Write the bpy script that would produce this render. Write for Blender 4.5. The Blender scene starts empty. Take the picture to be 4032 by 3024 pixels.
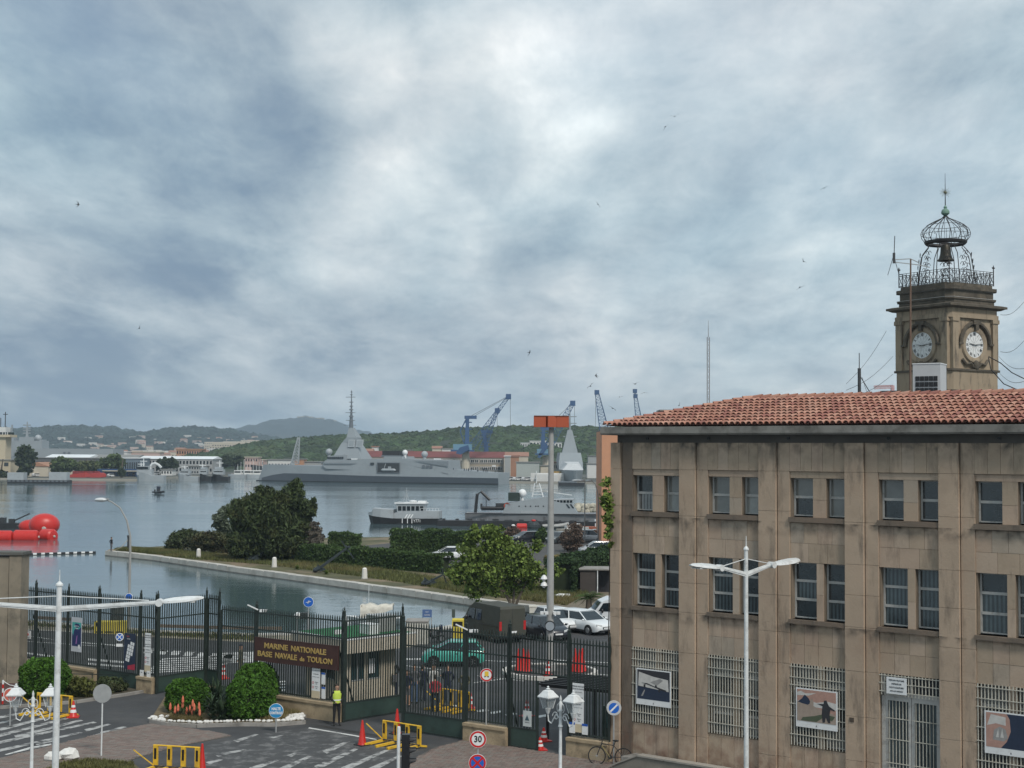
import bpy,math,random
import numpy as np
from mathutils import Vector,Matrix
random.seed(7);rng=np.random.default_rng(7)
S=bpy.context.scene;COL=S.collection
PI=math.pi
# ---- camera (stands on a terrace 12 m above the street)
FP=5600.0;CH=11.9;WZ=-0.5
PITCH=math.atan(273/FP);ROLL=0.0072
cam=bpy.data.objects.new('camera',bpy.data.cameras.new('camera'));COL.objects.link(cam);S.camera=cam
cam.data.sensor_width=36;cam.data.lens=36*FP/4032;cam.data.clip_start=0.5;cam.data.clip_end=60000
CM=Matrix.Rotation(PI/2+PITCH,3,'X')@Matrix.Rotation(ROLL,3,'Z')
cam.matrix_world=Matrix.Translation((0,0,CH))@CM.to_4x4()
CI=CM.inverted()
def ray(px,py):return CM@Vector(((px-2016)/FP,-(py-1512)/FP,-1))
def at(px,py,z=0.0):
 r=ray(px,py);k=(z-CH)/r.z;return Vector((r.x*k,r.y*k,z))
def aty(px,py,Y):
 r=ray(px,py);k=Y/r.y;return Vector((r.x*k,Y,CH+r.z*k))
def proj(p):
 q=CI@(Vector(p)-Vector((0,0,CH)));return(2016-FP*q.x/q.z,1512+FP*q.y/q.z)
 # ---- world: overcast sky with broken cloud
W=bpy.data.worlds.new('World');S.world=W;W.use_nodes=True
nt=W.node_tree;nt.nodes.clear()
def wn(t,**k):
 n=nt.nodes.new(t)
 for a,b in k.items():setattr(n,a,b)
 return n
def wmath(op,a,b=None,c=None,clamp=False):
 n=wn('ShaderNodeMath',operation=op,use_clamp=clamp)
 for i,s in enumerate((a,b,c)):
  if s is None:continue
  if isinstance(s,(int,float)):n.inputs[i].default_value=s
  else:nt.links.new(s,n.inputs[i])
 return n.outputs[0]
tc=wn('ShaderNodeTexCoord');sep=wn('ShaderNodeSeparateXYZ');nt.links.new(tc.outputs['Generated'],sep.inputs[0])
zc=wmath('ADD',wmath('MAXIMUM',sep.outputs[2],0.0),0.20)
cmb=wn('ShaderNodeCombineXYZ')
nt.links.new(wmath('DIVIDE',sep.outputs[0],zc),cmb.inputs[0]);nt.links.new(wmath('DIVIDE',sep.outputs[1],zc),cmb.inputs[1])
cmb.inputs[2].default_value=3.1
def wnoise(scale,detail,rough,dist=0.0,off=0.0):
 mp=wn('ShaderNodeMapping');nt.links.new(cmb.outputs[0],mp.inputs[0]);mp.inputs['Location'].default_value=(off,off*.7,off)
 mp.inputs['Scale'].default_value=(1,.55,1)
 n=wn('ShaderNodeTexNoise');nt.links.new(mp.outputs[0],n.inputs['Vector'])
 n.inputs['Scale'].default_value=scale;n.inputs['Detail'].default_value=detail;n.inputs['Roughness'].default_value=rough;n.inputs['Distortion'].default_value=dist
 return n.outputs[0]
nA=wnoise(2.3,12,.58,.25,4.0);nB=wnoise(.8,3,.5,.2,11.0);nC=wnoise(6.5,14,.66,.25,2.0);nD=wnoise(1.4,4,.5,.3,23.0)
def lobe(px,py,wdeg,amp):
 d=ray(px,py).normalized();vm=wn('ShaderNodeVectorMath',operation='DOT_PRODUCT')
 nt.links.new(tc.outputs['Generated'],vm.inputs[0]);vm.inputs[1].default_value=d
 mr=wn('ShaderNodeMapRange',interpolation_type='SMOOTHERSTEP');nt.links.new(vm.outputs['Value'],mr.inputs[0])
 mr.inputs[1].default_value=math.cos(math.radians(wdeg));mr.inputs[2].default_value=1.0;mr.inputs[3].default_value=0;mr.inputs[4].default_value=amp
 return mr.outputs[0]
v=wmath('ADD',wmath('MULTIPLY',nA,.56),wmath('MULTIPLY',nB,.20));v=wmath('ADD',v,wmath('MULTIPLY',nC,.30))
v=wmath('ADD',wmath('MULTIPLY',wmath('SUBTRACT',v,.51),1.3),.50)
for L in[(1850,480,7,.13),(1370,210,3.2,.15),(2230,300,4,.13),(2450,900,6,.07),(1500,800,5,.05),(330,820,4,.06),(3100,150,10,.05),
(650,560,8,-.09),(1150,620,4,-.06),(150,1490,4.5,-.15),(900,1200,8,-.03),(380,200,6,-.03),(700,1530,7,-.08),(1500,1560,6,-.04),
(2700,1480,7,.03),(3500,1400,7,.05),(1700,1000,8,-.02),(2750,1130,5,-.05),(900,1700,3.5,.05),(1750,1660,3.5,.06),(3700,700,7,-.02)]:
 v=wmath('ADD',v,lobe(*L))
cr=wn('ShaderNodeValToRGB');nt.links.new(v,cr.inputs[0]);e=cr.color_ramp;e.interpolation='B_SPLINE'
e.elements[0].position=.28;e.elements[0].color=(.12,.175,.24,1)
e.elements[1].position=.84;e.elements[1].color=(.68,.70,.69,1)
for p,c in[(.40,(.20,.26,.31)),(.50,(.275,.335,.375)),(.60,(.355,.41,.44)),(.72,(.48,.52,.53))]:
 x=e.elements.new(p);x.color=(*c,1)
bg=wn('ShaderNodeBackground');hm=wn('ShaderNodeMix');hm.data_type='RGBA';hm.blend_type='MULTIPLY';hm.inputs['Factor'].default_value=1;nt.links.new(cr.outputs[0],hm.inputs[6]);tr=wn('ShaderNodeValToRGB');nt.links.new(nD,tr.inputs[0]);tr.color_ramp.elements[0].position=.36;tr.color_ramp.elements[0].color=(.95,1.01,1.03,1);tr.color_ramp.elements[1].position=.64;tr.color_ramp.elements[1].color=(1.03,.995,.99,1);nt.links.new(tr.outputs[0],hm.inputs[7]);nt.links.new(hm.outputs[2],bg.inputs[0]);bg.inputs[1].default_value=1.0
sky=wn('ShaderNodeTexSky',sky_type='NISHITA');sky.sun_disc=False
SEL,SAZ=48,150
sky.sun_elevation=math.radians(SEL);sky.sun_rotation=math.radians(SAZ)
bg2=wn('ShaderNodeBackground');nt.links.new(sky.outputs[0],bg2.inputs[0]);bg2.inputs[1].default_value=.08
mx=wn('ShaderNodeMixShader');nt.links.new(bg.outputs[0],mx.inputs[1]);nt.links.new(bg2.outputs[0],mx.inputs[2])
nt.links.new(wmath('MULTIPLY',wmath('SUBTRACT',nB,.48,clamp=True),1.2,clamp=True),mx.inputs[0])
out=wn('ShaderNodeOutputWorld');nt.links.new(mx.outputs[0],out.inputs[0])
sl=bpy.data.lights.new('sun','SUN');sl.energy=1.5;sl.angle=math.radians(12);sl.color=(1,.94,.86)
sun=bpy.data.objects.new('sun',sl);COL.objects.link(sun)
sd=Vector((math.sin(math.radians(SAZ))*math.cos(math.radians(SEL)),math.cos(math.radians(SAZ))*math.cos(math.radians(SEL)),math.sin(math.radians(SEL))))
sun.rotation_euler=sd.to_track_quat('Z','Y').to_euler();sun.location=(0,0,80)
S.view_settings.view_transform='Standard';S.view_settings.look='None';S.view_settings.exposure=0.75;S.view_settings.gamma=1
S.cycles.volume_bounces=0
# ---- materials
MATS={}
def M(name,col,rough=.75,metal=0.0,var=.12,scale=2.0,bump=0.0,bscale=20.0,dirt=None,dscale=.6,damt=.5,island=0.0,spec=.5,emit=None,coat=0,trans=0,dlo=.5,dhi=.68,world=False):
 if name in MATS:return MATS[name]
 m=bpy.data.materials.new(name);m.use_nodes=True;t=m.node_tree;b=t.nodes['Principled BSDF']
 b.inputs['Roughness'].default_value=rough;b.inputs['Metallic'].default_value=metal;b.inputs['Specular IOR Level'].default_value=spec
 if coat:b.inputs['Coat Weight'].default_value=coat
 L=t.links.new
 co=t.nodes.new('ShaderNodeTexCoord');cv=co.outputs['Object']
 if world:cv=t.nodes.new('ShaderNodeNewGeometry').outputs['Position']
 c=None
 if var>0:
  n=t.nodes.new('ShaderNodeTexNoise');L(cv,n.inputs['Vector']);n.inputs['Scale'].default_value=scale;n.inputs['Detail'].default_value=6;n.inputs['Roughness'].default_value=.6
  mr=t.nodes.new('ShaderNodeMapRange');L(n.outputs[0],mr.inputs[0]);mr.inputs[1].default_value=.3;mr.inputs[2].default_value=.7
  mr.inputs[3].default_value=1-var;mr.inputs[4].default_value=1+var
  hs=t.nodes.new('ShaderNodeHueSaturation');hs.inputs['Color'].default_value=(*col,1);L(mr.outputs[0],hs.inputs['Value']);c=hs.outputs[0]
 if island>0:
  g=t.nodes.new('ShaderNodeNewGeometry');mr=t.nodes.new('ShaderNodeMapRange');L(g.outputs['Random Per Island'],mr.inputs[0])
  mr.inputs[3].default_value=1-island;mr.inputs[4].default_value=1+island
  hs=t.nodes.new('ShaderNodeHueSaturation');L(mr.outputs[0],hs.inputs['Value'])
  if c:L(c,hs.inputs['Color'])
  else:hs.inputs['Color'].default_value=(*col,1)
  c=hs.outputs[0]
 if dirt:
  n=t.nodes.new('ShaderNodeTexNoise');L(cv,n.inputs['Vector']);n.inputs['Scale'].default_value=dscale;n.inputs['Detail'].default_value=9;n.inputs['Roughness'].default_value=.68
  mr=t.nodes.new('ShaderNodeMapRange');L(n.outputs[0],mr.inputs[0]);mr.inputs[1].default_value=dlo;mr.inputs[2].default_value=dhi;mr.inputs[3].default_value=0;mr.inputs[4].default_value=damt
  mi=t.nodes.new('ShaderNodeMix');mi.data_type='RGBA';L(mr.outputs[0],mi.inputs['Factor']);mi.inputs[7].default_value=(*dirt,1)
  if c:L(c,mi.inputs[6])
  else:mi.inputs[6].default_value=(*col,1)
  c=mi.outputs[2]
 if c:L(c,b.inputs['Base Color'])
 else:b.inputs['Base Color'].default_value=(*col,1)
 if bump:
  n=t.nodes.new('ShaderNodeTexNoise');L(cv,n.inputs['Vector']);n.inputs['Scale'].default_value=bscale;n.inputs['Detail'].default_value=5
  bp=t.nodes.new('ShaderNodeBump');bp.inputs['Strength'].default_value=bump;bp.inputs['Distance'].default_value=.02;L(n.outputs[0],bp.inputs['Height']);L(bp.outputs[0],b.inputs['Normal'])
 if emit:b.inputs['Emission Color'].default_value=(*emit,1);b.inputs['Emission Strength'].default_value=1
 if trans:b.inputs['Transmission Weight'].default_value=trans
 MATS[name]=m;return m
 # ---- mesh building
class MB:
 def __init__(s):s.v=[];s.f=[];s.m=[];s.mi=0
 def add(s,vs,fs,mi=None):
  b=len(s.v);s.v+=[tuple(p)for p in vs];s.f+=[tuple(i+b for i in f)for f in fs];s.m+=[s.mi if mi is None else mi]*len(fs);return s
 def box(s,c,d,rz=0,mi=None):
  x,y,z=d[0]/2,d[1]/2,d[2]/2;co,si=math.cos(rz),math.sin(rz);vs=[]
  for k in(-z,z):
   for i,j in((-x,-y),(x,-y),(x,y),(-x,y)):vs.append((c[0]+i*co-j*si,c[1]+i*si+j*co,c[2]+k))
  return s.add(vs,[(3,2,1,0),(4,5,6,7),(0,1,5,4),(1,2,6,5),(2,3,7,6),(3,0,4,7)],mi)
 def b2(s,a,b,mi=None):
  return s.box([(a[i]+b[i])/2 for i in range(3)],[abs(b[i]-a[i])for i in range(3)],0,mi)
 def frame(s,p0,p1,up=(0,0,1)):
  d=(Vector(p1)-Vector(p0)).normalized();u=Vector(up)
  if abs(d.dot(u))>.98:u=Vector((0,1,0))if abs(d.y)<.9 else Vector((1,0,0))
  a=d.cross(u).normalized();return a,a.cross(d).normalized()
 def bar(s,p0,p1,w,h=None,mi=None,w1=None,h1=None):
  h=h or w;w1=w1 or w;h1=h1 or h;a,b=s.frame(p0,p1);p0=Vector(p0);p1=Vector(p1);vs=[]
  for p,ww,hh in((p0,w,h),(p1,w1,h1)):
   for i,j in((-1,-1),(1,-1),(1,1),(-1,1)):vs.append(p+a*(i*ww/2)+b*(j*hh/2))
  return s.add(vs,[(0,1,2,3),(7,6,5,4),(4,5,1,0),(5,6,2,1),(6,7,3,2),(7,4,0,3)],mi)
 def tube(s,p0,p1,r0,r1=None,n=8,mi=None,caps=True):
  r1=r0 if r1 is None else r1;a,b=s.frame(p0,p1);p0=Vector(p0);p1=Vector(p1);vs=[]
  for p,r in((p0,r0),(p1,r1)):
   for i in range(n):t=2*PI*i/n;vs.append(p+a*(r*math.cos(t))+b*(r*math.sin(t)))
  fs=[(i,(i+1)%n,n+(i+1)%n,n+i)for i in range(n)]
  if caps:fs+=[tuple(range(n-1,-1,-1)),tuple(range(n,2*n))]
  return s.add(vs,fs,mi)
 def path(s,pts,r,n=6,mi=None,closed=False):
  pts=[Vector(p)for p in pts];k=len(pts);rr=r if isinstance(r,(list,tuple))else[r]*k;vs=[];fs=[];pa=None
  for i,p in enumerate(pts):
   q0=pts[i-1]if(i>0 or closed)else p;q1=pts[(i+1)%k]if(i<k-1 or closed)else p
   d=(q1-q0).normalized()
   if pa is None:a,b=s.frame(p,p+d)
   else:
    a=pa-d*pa.dot(d)
    a=a.normalized()if a.length>1e-6 else s.frame(p,p+d)[0];b=a.cross(d)
   pa=a
   for j in range(n):t=2*PI*j/n;vs.append(p+a*(rr[i]*math.cos(t))+b*(rr[i]*math.sin(t)))
  for i in range(k if closed else k-1):
   i2=(i+1)%k
   for j in range(n):fs.append((i*n+j,i*n+(j+1)%n,i2*n+(j+1)%n,i2*n+j))
  if not closed:fs+=[tuple(range(n-1,-1,-1)),tuple(range((k-1)*n,k*n))]
  return s.add(vs,fs,mi)
 def lathe(s,prof,n=12,c=(0,0,0),mi=None,caps=True,ax='z'):
  vs=[];fs=[]
  for r,z in prof:
   for i in range(n):
    t=2*PI*i/n;x,y=r*math.cos(t),r*math.sin(t)
    q=(x,y,z)if ax=='z' else((z,x,y)if ax=='x' else(x,z,y))
    vs.append((c[0]+q[0],c[1]+q[1],c[2]+q[2]))
  for k in range(len(prof)-1):
   for i in range(n):fs.append((k*n+i,k*n+(i+1)%n,(k+1)*n+(i+1)%n,(k+1)*n+i))
  if caps:fs+=[tuple(range(n-1,-1,-1)),tuple(range((len(prof)-1)*n,len(prof)*n))]
  return s.add(vs,fs,mi)
 def prism(s,poly,a,b,ax='z',mi=None):
  n=len(poly);vs=[]
  for k in(a,b):
   for u,w in poly:vs.append((u,w,k)if ax=='z' else((u,k,w)if ax=='y' else(k,u,w)))
  return s.add(vs,[tuple(range(n-1,-1,-1)),tuple(range(n,2*n))]+[(i,(i+1)%n,n+(i+1)%n,n+i)for i in range(n)],mi)
 def sph(s,c,r,sc=(1,1,1),n=10,m=6,mi=None):
  prof=[(max(1e-4,math.sin(PI*k/m)),-math.cos(PI*k/m))for k in range(m+1)];vs=[];fs=[]
  for rr,z in prof:
   for i in range(n):t=2*PI*i/n;vs.append((c[0]+r*sc[0]*rr*math.cos(t),c[1]+r*sc[1]*rr*math.sin(t),c[2]+r*sc[2]*z))
  for k in range(m):
   for i in range(n):fs.append((k*n+i,k*n+(i+1)%n,(k+1)*n+(i+1)%n,(k+1)*n+i))
  return s.add(vs,fs,mi)
 def loft(s,rings,caps=True,mi=None,closed=True):
  n=len(rings[0]);vs=[p for r in rings for p in r];fs=[]
  for k in range(len(rings)-1):
   for i in range(n if closed else n-1):fs.append((k*n+i,k*n+(i+1)%n,(k+1)*n+(i+1)%n,(k+1)*n+i))
  if caps and closed:fs+=[tuple(range(n-1,-1,-1)),tuple(range((len(rings)-1)*n,len(rings)*n))]
  return s.add(vs,fs,mi)
 def mesh(s,name,mats,smooth=False):
  me=bpy.data.meshes.new(name);me.from_pydata(s.v,[],s.f)
  for m in(mats if isinstance(mats,(list,tuple))else[mats]):me.materials.append(m)
  if any(s.m):me.polygons.foreach_set('material_index',s.m)
  import bmesh
  bm=bmesh.new();bm.from_mesh(me);bmesh.ops.recalc_face_normals(bm,faces=bm.faces);bm.to_mesh(me);bm.free()
  if smooth:
   me.polygons.foreach_set('use_smooth',[True]*len(me.polygons))
   if smooth!='all':me.set_sharp_from_angle(angle=math.radians(38))
  return me
 def build(s,name,mats,parent=None,smooth=False,loc=None,rz=None):
  return link(name,s.mesh(name,mats,smooth),parent,loc,rz)
def link(name,me,parent=None,loc=None,rz=None):
 o=bpy.data.objects.new(name,me);COL.objects.link(o)
 if parent:o.parent=parent
 if loc is not None:o.location=loc
 if rz is not None:o.rotation_euler.z=rz
 return o
def tag(o,label=None,cat=None,group=None,kind=None):
 if label:o['label']=label
 if cat:o['category']=cat
 if group:o['group']=group
 if kind:o['kind']=kind
 return o
def thing(name,label,cat,loc=(0,0,0),rz=0,group=None):
 o=bpy.data.objects.new(name,None);COL.objects.link(o);o.location=loc;o.rotation_euler.z=rz;o.empty_display_size=.3
 return tag(o,label,cat,group)
def kids(o):return list(o.children)
def copy_tree(o,parent=None,loc=None,rz=None,label=None):
 c=o.copy();COL.objects.link(c);c.parent=parent
 if loc is not None:c.location=loc
 if rz is not None:c.rotation_euler.z=rz
 if label:c['label']=label
 for ch in kids(o):copy_tree(ch,c)
 return c
def structure(o):o['kind']='structure';return o
def flat(name,pts,mat,z=0.0,kind=None,parent=None,thick=0):
 m=MB();P=[(p[0],p[1])for p in pts]
 if thick:m.prism(P,z-thick,z)
 else:m.add([(x,y,z)for x,y in P],[tuple(range(len(P)))])
 o=m.build(name,mat,parent)
 if kind:o['kind']=kind
 return o
def quads(name,mat,C,size,parent=None,flatness=0.0,aspect=1.6,kind=None,up=0.0):
 """many leaf-shaped faces: C = (n,3) centres"""
 C=np.asarray(C,dtype=np.float32);n=len(C)
 a=rng.normal(size=(n,3));a[:,2]*=(1-flatness);a[:,2]+=up;a/=np.linalg.norm(a,axis=1)[:,None]
 b=rng.normal(size=(n,3));b-=(b*a).sum(1)[:,None]*a;b/=np.linalg.norm(b,axis=1)[:,None]
 s=(size*np.clip(rng.lognormal(-.08,.38,n),.4,2.2))[:,None]
 V=np.stack([C-a*s*aspect/2,C+b*s*.5,C+a*s*aspect/2,C-b*s*.5],1).reshape(-1,3)
 me=bpy.data.meshes.new(name);me.vertices.add(4*n);me.vertices.foreach_set('co',V.ravel().astype(np.float32))
 me.loops.add(4*n);me.loops.foreach_set('vertex_index',np.arange(4*n,dtype=np.int32))
 me.polygons.add(n);me.polygons.foreach_set('loop_start',np.arange(0,4*n,4,dtype=np.int32))
 me.update(calc_edges=True);me.materials.append(mat)
 o=link(name,me,parent)
 if kind:o['kind']=kind
 return o
def text_mesh(name,txt,size,mat,parent,loc,rot=(PI/2,0,0),extrude=.004,align='CENTER',sx=1.0,bold=0.0):
 c=bpy.data.curves.new(name,'FONT');c.body=txt;c.size=size;c.extrude=extrude;c.align_x=align;c.align_y='CENTER';c.offset=bold;c.resolution_u=2
 o=bpy.data.objects.new(name,c);COL.objects.link(o);bpy.context.view_layer.update()
 me=bpy.data.meshes.new_from_object(o.evaluated_get(bpy.context.evaluated_depsgraph_get()));bpy.data.objects.remove(o)
 me.materials.clear();me.materials.append(mat)
 r=link(name,me,parent);r.location=loc;r.rotation_euler=rot;r.scale=(sx,1,1)
 return r
white_metal=M('white_metal',(.66,.68,.68),.5,var=.08,scale=6,dirt=(.30,.29,.27),dscale=2.2,damt=.6)
grey_metal=M('grey_metal',(.33,.34,.34),.5,var=.1,scale=5)
dark_metal=M('dark_metal',(.035,.037,.04),.5,var=.2)
green_iron=M('green_iron',(.020,.030,.026),.5,var=.25,scale=4)
green_panel=M('green_panel',(.030,.055,.046),.5,var=.25,scale=1.2,dirt=(.02,.025,.02),dscale=2,damt=.5)
black_plastic=M('black_plastic',(.012,.012,.014),.4,var=.1)
rubber=M('rubber',(.014,.014,.015),.8,var=.1)
glass_dark=M('glass_dark',(.012,.018,.024),.08,var=.3,scale=1.5,spec=.8)
glass_blue=M('glass_blue',(.02,.045,.05),.1,var=.3,scale=2,spec=.8)
red_plastic=M('red_plastic',(.52,.022,.016),.4,var=.1,scale=6)
white_plastic=M('white_plastic',(.75,.76,.76),.45,var=.05,dirt=(.4,.38,.35),dscale=4,damt=.3)
yellow_paint=M('yellow_paint',(.72,.44,.03),.5,var=.12,scale=6,dirt=(.2,.13,.05),dscale=5,damt=.5)
concrete=M('concrete',(.27,.255,.235),.9,var=.18,scale=1.5,bump=.4,bscale=30,dirt=(.09,.085,.075),dscale=1.2,damt=.6)
sandstone=M('sandstone',(.36,.28,.18),.9,var=.2,scale=2.2,bump=.5,bscale=24,dirt=(.09,.07,.05),dscale=1.6,damt=.65)
wood_brown=M('wood_brown',(.055,.022,.018),.5,var=.2,scale=3)
gold=M('gold_paint',(.52,.36,.12),.4,metal=.3,var=.1)
blue_sign=M('blue_sign',(.02,.10,.42),.4,var=.05)
# ============= SETTING
def water_material():
 m=bpy.data.materials.new('harbour_water');m.use_nodes=True;t=m.node_tree;b=t.nodes['Principled BSDF'];L=t.links.new
 b.inputs['Base Color'].default_value=(.075,.12,.13,1);b.inputs['Specular IOR Level'].default_value=1.0;b.inputs['Roughness'].default_value=.06;b.inputs['IOR'].default_value=1.6
 g=t.nodes.new('ShaderNodeNewGeometry')
 prev=None
 for sx,sy,sc,st,dist,off in((1,1.6,1.1,.4,.035,0),(1,1.8,3.2,.35,.012,5),(.5,1.6,.16,.4,.08,9)):
  mp=t.nodes.new('ShaderNodeMapping');L(g.outputs['Position'],mp.inputs[0]);mp.inputs['Scale'].default_value=(sx,sy,1);mp.inputs['Location'].default_value=(off,off,0)
  n=t.nodes.new('ShaderNodeTexNoise');L(mp.outputs[0],n.inputs['Vector']);n.inputs['Scale'].default_value=sc;n.inputs['Detail'].default_value=4;n.inputs['Distortion'].default_value=.4
  bp=t.nodes.new('ShaderNodeBump');bp.inputs['Strength'].default_value=st;bp.inputs['Distance'].default_value=dist;L(n.outputs[0],bp.inputs['Height'])
  if prev:L(prev,bp.inputs['Normal'])
  prev=bp.outputs[0]
 L(prev,b.inputs['Normal'])
 mp=t.nodes.new('ShaderNodeMapping');L(g.outputs['Position'],mp.inputs[0]);mp.inputs['Scale'].default_value=(.010,.05,1)
 n=t.nodes.new('ShaderNodeTexNoise');L(mp.outputs[0],n.inputs['Vector']);n.inputs['Scale'].default_value=1;n.inputs['Detail'].default_value=5
 mr=t.nodes.new('ShaderNodeMapRange');L(n.outputs[0],mr.inputs[0]);mr.inputs[1].default_value=.4;mr.inputs[2].default_value=.6;mr.inputs[3].default_value=.03;mr.inputs[4].default_value=.13;L(mr.outputs[0],b.inputs['Roughness'])
 return m
water_m=water_material()
structure(flat('water',[(-15000,-500),(15000,-500),(15000,30000),(-15000,30000)],water_m,WZ))
asphalt=M('asphalt',(.050,.051,.054),.88,var=.22,scale=.5,world=True,dirt=(.105,.10,.095),dscale=.35,damt=.55,bump=.3,bscale=40)
asphalt_old=M('asphalt_old',(.062,.061,.060),.9,var=.2,scale=.8,world=True,dirt=(.12,.115,.105),dscale=.7,damt=.5,bump=.3,bscale=40)
grass_m=M('dry_grass_ground',(.085,.082,.035),.95,var=.35,scale=.35,world=True,dirt=(.22,.165,.11),dscale=.16,damt=.9,dlo=.5,dhi=.6,bump=.6,bscale=6)
quay_wall_m=M('quay_wall',(.17,.16,.145),.9,var=.25,scale=.6,world=True,dirt=(.05,.055,.045),dscale=.5,damt=.7)
kerb_m=M('limestone_kerb',(.46,.44,.40),.85,var=.15,scale=1.1,island=.12,world=True,dirt=(.2,.18,.15),dscale=.5,damt=.5,bump=.3,bscale=10)
paint_m=M('road_paint',(.62,.62,.60),.7,var=.08,scale=2,world=True,dirt=(.09,.09,.09),dscale=2.4,damt=.85,dlo=.48,dhi=.62)
paint_worn=M('worn_road_paint',(.40,.40,.39),.8,var=.1,scale=2,world=True,dirt=(.055,.056,.058),dscale=1.9,damt=1.0,dlo=.45,dhi=.60)
near_edge=[at(*p)for p in[(-900,2395),(-200,2425),(75,2443),(350,2464),(620,2486),(1000,2498),(1400,2494),(1700,2478),(1850,2452),(2060,2424)]]
far_kerb=[at(*p)for p in[(415,2171),(600,2190),(898,2233),(1088,2258),(1414,2302),(1700,2340),(1826,2358),(1960,2377),(2087,2389),(2251,2404)]]
er=[at(2700,2404),at(5200,2404)]
ring=near_edge+[far_kerb[-1]]+er+[Vector((95,20,0)),Vector((-95,20,0))]
m=MB();m.prism([(p.x,p.y)for p in ring],-3,0)
o=structure(m.build('yard_ground',[asphalt]));
ring=far_kerb+er+[at(5200,2100),at(2400,2100),at(1700,2112),at(1300,2117),at(900,2133),at(520,2158),at(430,2163)]
m=MB();m.prism([(p.x,p.y)for p in ring],-3,0);structure(m.build('peninsula_ground',[grass_m]))
qe=structure(MB().build('quay_edge',kerb_m))if False else thing('quay_edge',None,None);qe['kind']='structure'
def seg_walk(P,L,gap=0.0):
 out=[];acc=0;i=0;a=P[0].copy()
 for b in P[1:]:
  d=(b-a).length;n=max(1,round(d/L));
  for k in range(n):out.append((a.lerp(b,k/n),a.lerp(b,(k+1)/n)))
  a=b.copy()
 return out
stones={}
for a,b in seg_walk(far_kerb,2.4):
 l=round((b-a).length-.05,1);d=(b-a).normalized();nrm=Vector((-d.y,d.x,0))
 if l not in stones:
  mm=MB();q=.03;w=.95;h=.5
  mm.prism([(-l/2,-.42),(l/2,-.42),(l/2,.05),(l/2-.04,.1),(-l/2+.04,.1),(-l/2,.05)],-.45,.45,ax='y');stones[l]=mm.mesh('kerb_stone',kerb_m)
 o=link('kerb_stone',stones[l],qe,(a+b)/2+nrm*.40+Vector((0,0,random.uniform(-.03,.02))),math.atan2(d.y,d.x)+random.uniform(-.006,.006))
for a,b in seg_walk(near_edge[1:],3.0):
 l=round((b-a).length-.05,1);d=(b-a).normalized();nrm=Vector((-d.y,d.x,0))
 if l not in stones:
  mm=MB();mm.prism([(-l/2,-.5),(l/2,-.5),(l/2,.10),(-l/2,.10)],-.4,.4,ax='y');stones[l]=mm.mesh('kerb_stone',kerb_m)
 link('kerb_stone',stones[l],qe,(a+b)/2-nrm*.42+Vector((0,0,random.uniform(-.03,.01))),math.atan2(d.y,d.x))
mm=MB()
for a,b in seg_walk(far_kerb,6):mm.bar(a+Vector((0,0,-1.4)),b+Vector((0,0,-1.4)),.12,2.0)
mm.build('quay_wall_face',quay_wall_m,qe)
ve=[p+Vector((0,-.9,.02))for p in near_edge[:8]];vb=[at(p,q)for p,q in[(1690,2500),(1300,2528),(1000,2530),(620,2510),(350,2492),(75,2478),(-200,2460),(-900,2430)]]
structure(flat('grass_verge',[(p.x,p.y)for p in ve+vb],M('verge_dirt',(.27,.24,.18),.95,var=.3,scale=.6,world=True,dirt=(.11,.11,.06),dscale=.5,damt=.7),.006))
structure(flat('car_park',[(p.x,p.y)for p in[at(1500,2196),at(1750,2232),at(2240,2225),at(2600,2215),at(5000,2180),at(5000,2112),at(2300,2112),at(1700,2122),at(1420,2150)]],asphalt_old,.006))
structure(flat('dirt_path',[(p.x,p.y)for p in[at(2230,2398),at(2500,2398),at(2500,2330),at(2330,2330),at(2100,2345),at(1980,2362)]],M('dirt_path',(.17,.14,.10),.95,var=.2,scale=.5,world=True,dirt=(.10,.09,.07),dscale=.8),.008))
def mark(name,P,mat=paint_m,z=.010,parent=None):
 return flat(name,[(q.x,q.y)for q in[at(*p)for p in P]],mat,z,None,parent)
rm=thing('road_markings',None,None);rm['kind']='structure'
def F4(x,y):return(x/2.013,2200+y/2.013)
def F5(x,y):return(900+x/2.144,2250+y/2.144)
def F6(x,y):return(1600+x/2.143,2250+y/2.143)
def Q1(x,y):return(x/3.456,2720+y/3.456)
def Q2(x,y):return(840+x/2.572,2800+y/2.572)
mark('worn_patch',[Q2(-60,345),Q2(420,245),Q2(930,172),Q2(1600,290),Q2(1900,430),Q2(1700,560),Q2(1500,700),Q2(-300,700)],M('mottled_asphalt',(.062,.063,.065),.9,var=.2,scale=1,world=True,dirt=(.17,.17,.168),dscale=1.6,damt=.8,dlo=.5,dhi=.62),z=.006,parent=rm)
for(x0,y0),(x1,y1),h in[((-40,358),(290,312),30),((-40,443),(205,395),24),((-60,530),(660,365),38),((-60,612),(890,385),36),((220,612),(1085,412),36),((-60,704),(1270,438),32),((-60,815),(1080,578),32),((1175,528),(1470,465),30),((1390,566),(1680,500),30),((500,722),(720,688),20)]:
 mark('crossing_stripe',[Q1(x0-30,y0),Q1(x1,y1-h*.5),Q1(x1+50,y1-h*.1),Q1(x0,y0+h)],paint_worn,parent=rm)
for P_ in([(60,870),(400,772),(700,718),(700,738),(400,800),(90,876)],[(1100,652),(1250,610),(1380,578),(1385,590),(1250,625),(1120,660)]):mark('edge_line',[Q1(*p)for p in P_],paint_m,parent=rm)
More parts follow.
